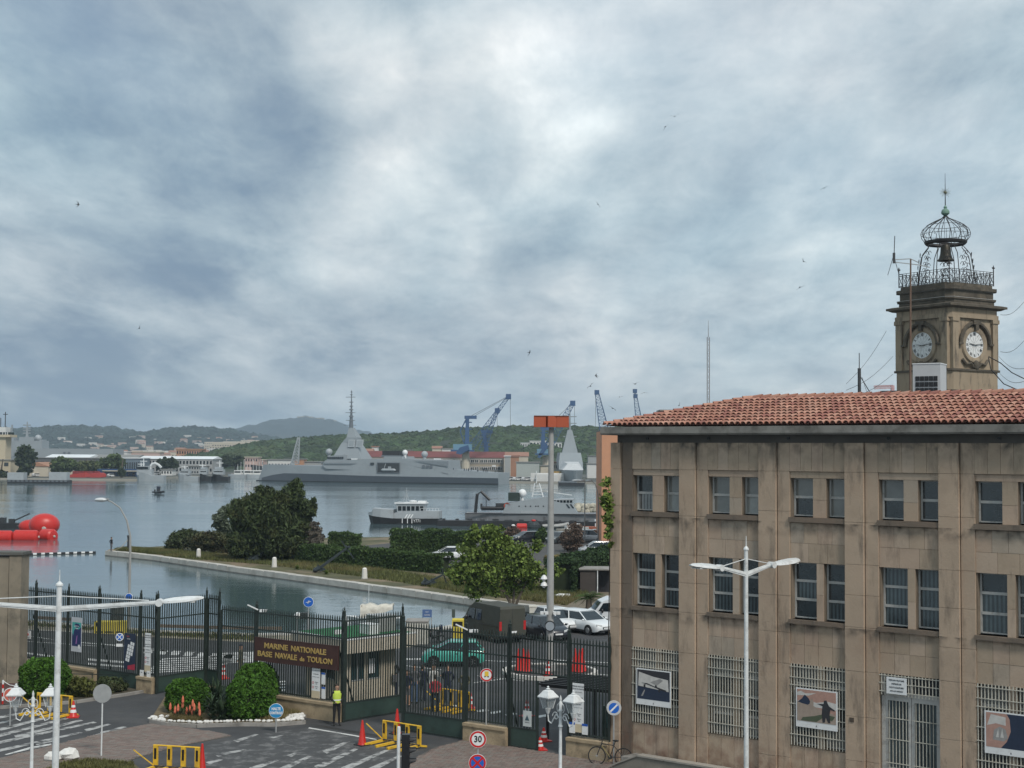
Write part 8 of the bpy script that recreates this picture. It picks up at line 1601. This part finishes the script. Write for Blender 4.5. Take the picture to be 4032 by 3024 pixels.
t=thing('far_tower_crane','tiny red and white crane jib left of the clock tower base','crane',aty(3480,1560,400));f=lambda x,y:aty(3332+x/1.58,600+y/1.58,400)-t.location;m=MB();lattice(m,f(175,1462),f(290,1458),.9,.9,14,.12);m.build('lattice_jib',M('crane_pink',(.5,.3,.3),.7),t);MB().bar(f(288,1450),f(288,1560),.9).build('crane_mast',MATS['crane_pink'],t)
wires=[((250,1110),(0,1440),'sloping wire with insulators left of the clock tower, upper'),((290,1270),(0,1480),'sloping wire left of the clock tower, middle'),((290,1380),(0,1525),'sloping wire left of the clock tower, lower'),((960,1010),(1106,930),'wire rising right from the tower cornice'),((960,1240),(1106,1172),'wire rising right from beside the right clock'),((950,1270),(1106,1345),'thin wire falling right below the right clock'),((955,1375),(1106,1425),'lowest thin wire right of the tower'),((100,1400),(160,1525),'stay wire of the short antenna')]
for a,b_,lab in wires:
 A,Bq=aty(3332+a[0]/1.58,600+a[1]/1.58,108),aty(3332+b_[0]/1.58,600+b_[1]/1.58,100);t=thing('wire',lab,'wire',A);MB().path([(Bq-A)*u-Vector((0,0,.35*math.sin(PI*u)))for u in np.linspace(0,1,8)],.017,4).build('cable',dark_metal,t)
for i,pts in enumerate([[(885,1270),(960,1310),(1030,1370),(1106,1408)],[(885,1275),(900,1350),(980,1440),(1060,1475),(1106,1480)]]):
 P_=[aty(3332+x/1.58,600+y/1.58,107)for x,y in pts];t=thing('cable',['thick black cable','lower thick black cable'][i]+' looping right from below the right clock','cable',P_[0]);MB().path([p-P_[0]for p in P_],.04,5).build('cable_run',black_plastic,t)
def bird_mesh(fl):
 m=MB();m.lathe([(.004,-.16),(.03,-.08),(.035,.02),(.022,.08),(.004,.13)],6,ax='x')
 for s_ in(-1,1):m.add([(.05,s_*.02,.01),(-.03,s_*.02,.01),(-.04,s_*.2,.01+fl*.1),(-.16,s_*.42,fl*.16),(.02,s_*.22,.015+fl*.1)],[(0,4,2,1),(4,3,2)])
 m.add([(-.14,0,0),(-.25,.05,0),(-.2,0,0),(-.25,-.05,0)],[(0,1,2,3)]);return m.mesh('bird',M('swift_dark',(.03,.028,.025),.8))
bms=[bird_mesh(.8),bird_mesh(-.6),bird_mesh(.1)]
for i,(x,y)in enumerate([(2657,458),(2620,499),(2355,805),(3164,1030),(3149,1132),(2347,1480),(2325,1520),(2439,1563),(2413,1608),(2500,1512),(2536,1546),(308,805),(548,1293),(2085,1387),(3245,740),(2674,1596)]):
 Y=62+(i*7)%25;o=link('bird',bms[i%3]);o.location=aty(x,y,Y);o.scale=(.62,)*3;o.rotation_euler=(random.uniform(-.9,.9),random.uniform(-.4,.4),random.uniform(0,6));tag(o,'small dark swift in flight against the clouds','bird','swifts in flight')
 # ============= QUAY THINGS
def arc_lamp(label,base,ztop,reach,rz,heads=1):
 t=thing('curved_street_lamp',label,'street lamp',base,rz);pts=[(0,0,0),(0,0,ztop*.62),(-.02,0,ztop*.72),(-reach*.16,0,ztop*.84),(-reach*.45,0,ztop*.94),(-reach*.8,0,ztop*.985),(-reach,0,ztop)];MB().path(pts,[.10,.08,.075,.06,.05,.045,.04],8).build('post',M('galvanised',(.30,.30,.29),.6,var=.08),t,True)
 m=MB();m.sph((-reach-.35,0,ztop),.42,(1.1,.5,.35),10,6);m.build('lamp_head',M('lamp_bowl',(.55,.57,.58),.2),t,True);MB().box((-reach-.2,0,ztop+.06),(.7,.22,.08)).build('lamp_cap',grey_metal,t)
b=at(505,2478);arc_lamp('curved street lamp on the near quay leaning over the basin',Vector((aty(512,2200,b.y).x,b.y,0)),aty(400,1968,b.y).z,1.65,.0)
b=at(2358,2139);arc_lamp('right curved street lamp by the quay beside the salmon building',Vector((aty(2356,2000,b.y).x,b.y,0)),aty(2330,1893,b.y).z,.95,0);b=at(2302,2135);t=thing('straight_street_lamp','straight street lamp left of the curved one by the salmon building','street lamp',b);zt=aty(2302,1895,b.y).z;MB().tube((0,0,0),(0,0,zt),.10,.06,8).build('post',MATS['galvanised'],t);MB().sph((-.9,0,zt+.1),.5,(1.8,.6,.35)).build('lamp_head',MATS['lamp_bowl'],t,True);MB().bar((-.4,0,zt),(0.3,0,zt),.08).build('bracket',grey_metal,t)
for i,(x,y)in enumerate(((335,640),(885,708),(1540,792))):
 px,py=Z6(x,y);t=thing('white_bollard',['leftmost','middle','rightmost'][i]+' white stone bollard on the grassy spit','bollard',at(px,py),0,'white bollards along the spit');MB().lathe([(.27,0),(.25,.5),(.22,.95),(.12,1.05),(.01,1.07)],12).build('bollard_body',M('bollard_white',(.68,.66,.62),.85,var=.08,dirt=(.4,.38,.33),dscale=2),t,True);MB().lathe([(.34,0),(.32,.06)],12).build('bollard_foot',concrete,t)
def anchor(label,base,rz,tilt_,L=4.2,sc_=1.0):
 t=thing('anchor',label,'anchor',base,rz);D=Vector((math.cos(tilt_),0,math.sin(tilt_)));tip=D*L;an=M('anchor_iron',(.02,.03,.035),.7,var=.2)
 MB().bar((0,0,.25),tip+Vector((0,0,.25)),.30*sc_,w1=.18*sc_,h1=.18*sc_).build('shank',an,t);U=Vector((-D.z,0,D.x));MB().bar(tip*.93-Vector((0,1.3*sc_,-.3))-U*.0,tip*.93+Vector((0,1.3*sc_,.3)),.14*sc_).build('stock',an,t)
 MB().bar(tip*.9+U*1.0*sc_+Vector((0,0,.25)),tip*.9-U*1.4*sc_+Vector((0,0,.25)),.13*sc_).build('stock_arm',an,t)
 m=MB();m.path([(.35,-1.1*sc_,.55),(-.15,-.7*sc_,.25),(-.25,0,.2),(-.15,.7*sc_,.25),(.35,1.1*sc_,.55)],[.1*sc_,.17*sc_,.2*sc_,.17*sc_,.1*sc_],7);m.build('crown_arm',an,t)
 for s_ in(-1,1):m=MB();m.prism([(.1,.15),(.75,.35),(.2,.75)],s_*1.0*sc_-.04,s_*1.0*sc_+.04,ax='y');m.build('fluke',an,t)
px,py=Z6(1195,745);anchor('large old ship anchor leaning with its shank raised, by the hedge',at(px,py),.3,.62,4.0,.9);px,py=Z6(1985,845);anchor('smaller dark anchor lying in the grass left of the plane tree',at(px,py),.6,.38,2.2,.6);px,py=Z6(715,668);anchor('old anchor half hidden in the shade under the big pine',at(px,py),.5,.5,2.4,.6)
def block(name,label,px,py,w,d,h_,mat,cat='block',rz=0,extra=None,y=None):
 p=at(px,py);t=thing(name,label,cat,p,rz);m=MB();c=.04;m.loft([[(-w/2,-d/2,0),(w/2,-d/2,0),(w/2,d/2,0),(-w/2,d/2,0)],[(-w/2,-d/2,h_-c),(w/2,-d/2,h_-c),(w/2,d/2,h_-c),(-w/2,d/2,h_-c)],[(-w/2+c,-d/2+c,h_),(w/2-c,-d/2+c,h_),(w/2-c,d/2-c,h_),(-w/2+c,d/2-c,h_)]]);m.build('block_body',mat,t)
 if extra:extra(t)
 return t
limew=M('limewash',(.58,.56,.50),.9,var=.12,dirt=(.3,.27,.2),dscale=1.2,damt=.6);yb=M('yellow_concrete',(.62,.50,.06),.7,var=.15,dirt=(.35,.28,.1),dscale=2)
block('stone_block','white stone block at the corner of the basin beside the lamp pole',2118,2430,1.25,.8,.75,limew,extra=lambda t:MB().b2((-.66,-.42,.75),(.66,.42,.83)).build('coping',limew,t));block('stone_block','pale wall block with planting right of the guard hut roof',1644,2530,1.35,1.6,1.35,limew,extra=lambda t:MB().b2((-.72,-.85,1.35),(.72,.85,1.43)).build('coping',concrete,t))
block('yellow_block','yellow painted concrete block barrier on the near quay',436,2492,1.95,.7,.78,yb,extra=lambda t:[MB().b2((-.9+i*.65,-.37,.06),(-.4+i*.65,-.34,.14)).build('foot_slot',black_plastic,t)for i in range(3)]);block('yellow_box','yellow box beside the olive van',1803,2520,.75,.6,1.35,yb,extra=lambda t:MB().b2((-.3,-.32,.9),(.3,-.30,1.2)).build('dark_panel',black_plastic,t))
p=at(448,2486);t=thing('mesh_drum','dark mesh drum standing behind the yellow block','drum',(p.x,p.y+.8,0));MB().lathe([(.42,.6),(.46,.9),(.46,1.7),(.4,1.85),(.1,1.9)],14).build('drum_body',M('drum_dark',(.06,.065,.065),.7,var=.3,scale=5),t);MB().b2((-.3,-.3,0),(.3,.3,.62)).build('drum_stand',dark_metal,t)
def guard_rail(label,pix,h_=.62,n=7,mat=None):
 P_=[at(*p)for p in pix];t=thing('guard_rail',label,'railing',P_[0]);m=MB();mt=mat or M('rail_rusty',(.17,.13,.10),.8,var=.2,dirt=(.28,.25,.2),dscale=2)
 for a,b_ in zip(P_,P_[1:]):MB().bar(a-P_[0]+Vector((0,0,h_)),b_-P_[0]+Vector((0,0,h_)),.09,.2).build('rail',mt,t)
 for a,b_ in seg_walk(P_,2.6):MB().b2((-.06,-.06,0),(.06,.06,h_)).build('post',mt,t,loc=a-P_[0])
guard_rail('weathered guard rail along the near quay behind the left gateway',[(620,2502),(820,2508),(1010,2512),(1110,2512)]);guard_rail('rusty low railing on the near quay left of the yellow block',[(140,2476),(275,2484)],.75)
t=thing('pipe_railing','low dark pipe railing with a cross brace in front of the map poster gate','railing',at(270,2702));e=at(552,2718)-t.location;m=MB();m.bar((0,0,.62),e+Vector((0,0,.75)),.04);m.build('rail',green_iron,t)
for u in(.0,.33,.66,1):MB().bar(e*u,e*u+Vector((0,0,.7)),.04).build('post',green_iron,t)
m=MB();m.bar(e*.7,e*.98+Vector((0,0,.7)),.03);m.bar(e*.7+Vector((0,0,.7)),e*.98,.03);m.build('cross_brace',green_iron,t)
def two_post_sign(label,px,py,w,h_,z,mat,lines=(),posts=2):
 p=at(px,py);t=thing('street_sign',label,'sign',p);MB().b2((-w/2,-.03,z),(w/2,0,z+h_)).build('panel',mat,t)
 for s_ in((-1,1)if posts==2 else(0,)):MB().tube((s_*w*.45,.03,0),(s_*w*.45,.03,z+h_),.03,n=6).build('post',grey_metal,t)
 for i,s_ in enumerate(lines):text_mesh('lettering',s_,.12,white_plastic,t,(0,-.035,z+h_*(.68-.4*i)),sx=.7,extrude=.001)
two_post_sign('blue street sign on two posts behind the pale wall block',1681,2500,.62,.5,1.15,M('sign_slate_blue',(.08,.14,.30),.5),('PORT','MARITIME'));two_post_sign('small dark sign on one post at the basin edge',1785,2488,.22,.55,.95,M('sign_dark_green',(.06,.08,.07),.6),(),1)
p=at(1470,2470,WZ);t=thing('awning_boat','small boat with a torn white awning on a frame behind the guard hut','boat',(p.x,p.y+2.0,WZ));Yb=t.location.y;f=lambda x,y,dy=0:aty(*F5(x,y),Yb+dy)-t.location
m=MB();m.loft([[(-2.2,0,.6),(-2.2,.02,-.1),(-2.2,.04,.6)],[(-1.2,-.7,.5),(-1.2,.0,-.3),(-1.2,.7,.5)],[(1.8,-.8,.5),(1.8,0,-.25),(1.8,.8,.5)]]);m.build('hull',white_plastic,t);m=MB()
for x in(1125,1390):
 for dy in(-.6,.6):q_=f(x,285,dy);m.bar((q_.x,dy,.4),(q_.x,dy,q_.z),.04)
m.build('awning_frame',dark_metal,t);R=[]
for i in range(9):
 x=1120+i*34;a=f(x,278+8*math.sin(i*2));dr=[(285,378),(290,385),(300,345),(325,352),(330,388),(340,360),(320,340),(310,325),(290,315)][i];lo=f(x,dr[1]);R.append([(a.x,-.65,lo.z),(a.x,-.68,(lo.z+a.z)/2+.05),(a.x,-.6,a.z),(a.x,.6,a.z+.05*math.sin(i)),(a.x,.66,(lo.z+a.z)/2)])
m=MB();m.loft(R,closed=False,caps=False);m.build('torn_awning',M('canvas',(.60,.57,.50),.9,var=.15,scale=3,dirt=(.3,.26,.2),dscale=2),t,'all');a=f(1185,110);MB().tube((a.x,0,.3),(a.x,0,a.z),.02,n=5).build('mast',white_metal,t)
A,Bq=at(2284,2336),at(2420,2336);t=thing('dark_shed','open dark shed with a thin white post below the dark hedge','shed',A);W_=(Bq-A).x;zt=aty(2340,2245,A.y).z;dsm=M('shed_dark',(.03,.03,.035),.9,var=.2);MB().b2((0,1.2,0),(W_,3,zt)).build('back_wall',dsm,t);MB().b2((0,0,0),(W_*.45,.06,zt*.95)).build('side_screen',M('shed_brown',(.06,.05,.045),.9),t);MB().b2((-.1,-.15,zt),(W_,3.1,zt+.1)).build('roof',concrete,t);MB().bar((W_*.50,-.05,0),(W_*.50,-.05,zt),.08).build('post',white_metal,t)
p=at(2212,2352);t=thing('upturned_boat','small white boat lying on the ground left of the palm','boat',p,.1);MB().loft([[(-.75,-.03,.12),(-.75,0,.16),(-.75,.03,.12)],[(-.2,-.3,.05),(-.2,0,.32),(-.2,.3,.05)],[(.7,-.25,.05),(.7,0,.28),(.7,.25,.05)]]).build('hull',white_plastic,t)
p=at(2156,2912);t=thing('slatted_shelter','black slatted shelter roof on thin posts behind the right fence','shelter',p,GRZ+.1);z=aty(2156,2700,p.y).z
for x,y in((0,0),(2.2,0),(0,2.4),(2.2,2.4)):MB().b2((x-.05,y-.05,0),(x+.05,y+.05,z)).build('post',black_plastic,t)
for i in range(9):MB().b2((-.4,-.3+i*.38,z+.05),(2.9,-.22+i*.38,z+.13)).build('slat',black_plastic,t)
for y in(0,2.4):MB().b2((-.3,y-.04,z-.06),(2.8,y+.04,z+.05)).build('beam',black_plastic,t)
A=gp(2362);t=thing('green_cabinet','dark green electrical cabinet with posters behind the right end of the fence','cabinet',A+Vector((.1,.45,0)),GRZ);MB().b2((0,0,.5),(.62,.5,2.05)).build('cabinet_body',green_panel,t);MB().b2((.14,-.01,1.2),(.48,0,1.75)).build('pasted_poster',M('poster_dark',(.06,.12,.12),.6,var=.6,scale=8),t);MB().b2((0,0,0),(.62,.5,.5)).build('plinth',concrete,t)
t=thing('striped_post','red and white striped post with a chain at the left edge','post',at(10,2775));
for i in range(6):MB().lathe([(.045,i*.19),(.045,i*.19+.19)],8).build('band',red_plastic if i%2==0 else white_plastic,t)
MB().path([(0,0,1.1),(.3,0,.92),(.7,0,.85)],.015,4).build('chain',white_plastic,t)
t=thing('white_marker','rounded white marker post behind the left lantern','post',at(76,2738));MB().lathe([(.14,0),(.16,.3),(.13,.55),(.02,.66)],10).build('marker_body',white_plastic,t,True)
for i,(x,y,w)in enumerate([(1700,2345,2),]):pass
p=at(505,2166);t=thing('mooring_post','dark mooring post on the tip of the quay behind the lamp','post',(p.x,p.y,0));MB().lathe([(.16,0),(.14,1.5),(.18,1.6),(.18,1.75),(.02,1.8)],10).build('post_body',dark_metal,t);q_=at(443,2172)-p;MB().path([(0,0,1.3),Vector((0,0,.35))+q_*.5,Vector((0,0,.1))+q_],.03,5).build('rope',M('rope',(.3,.26,.18),.9),t)
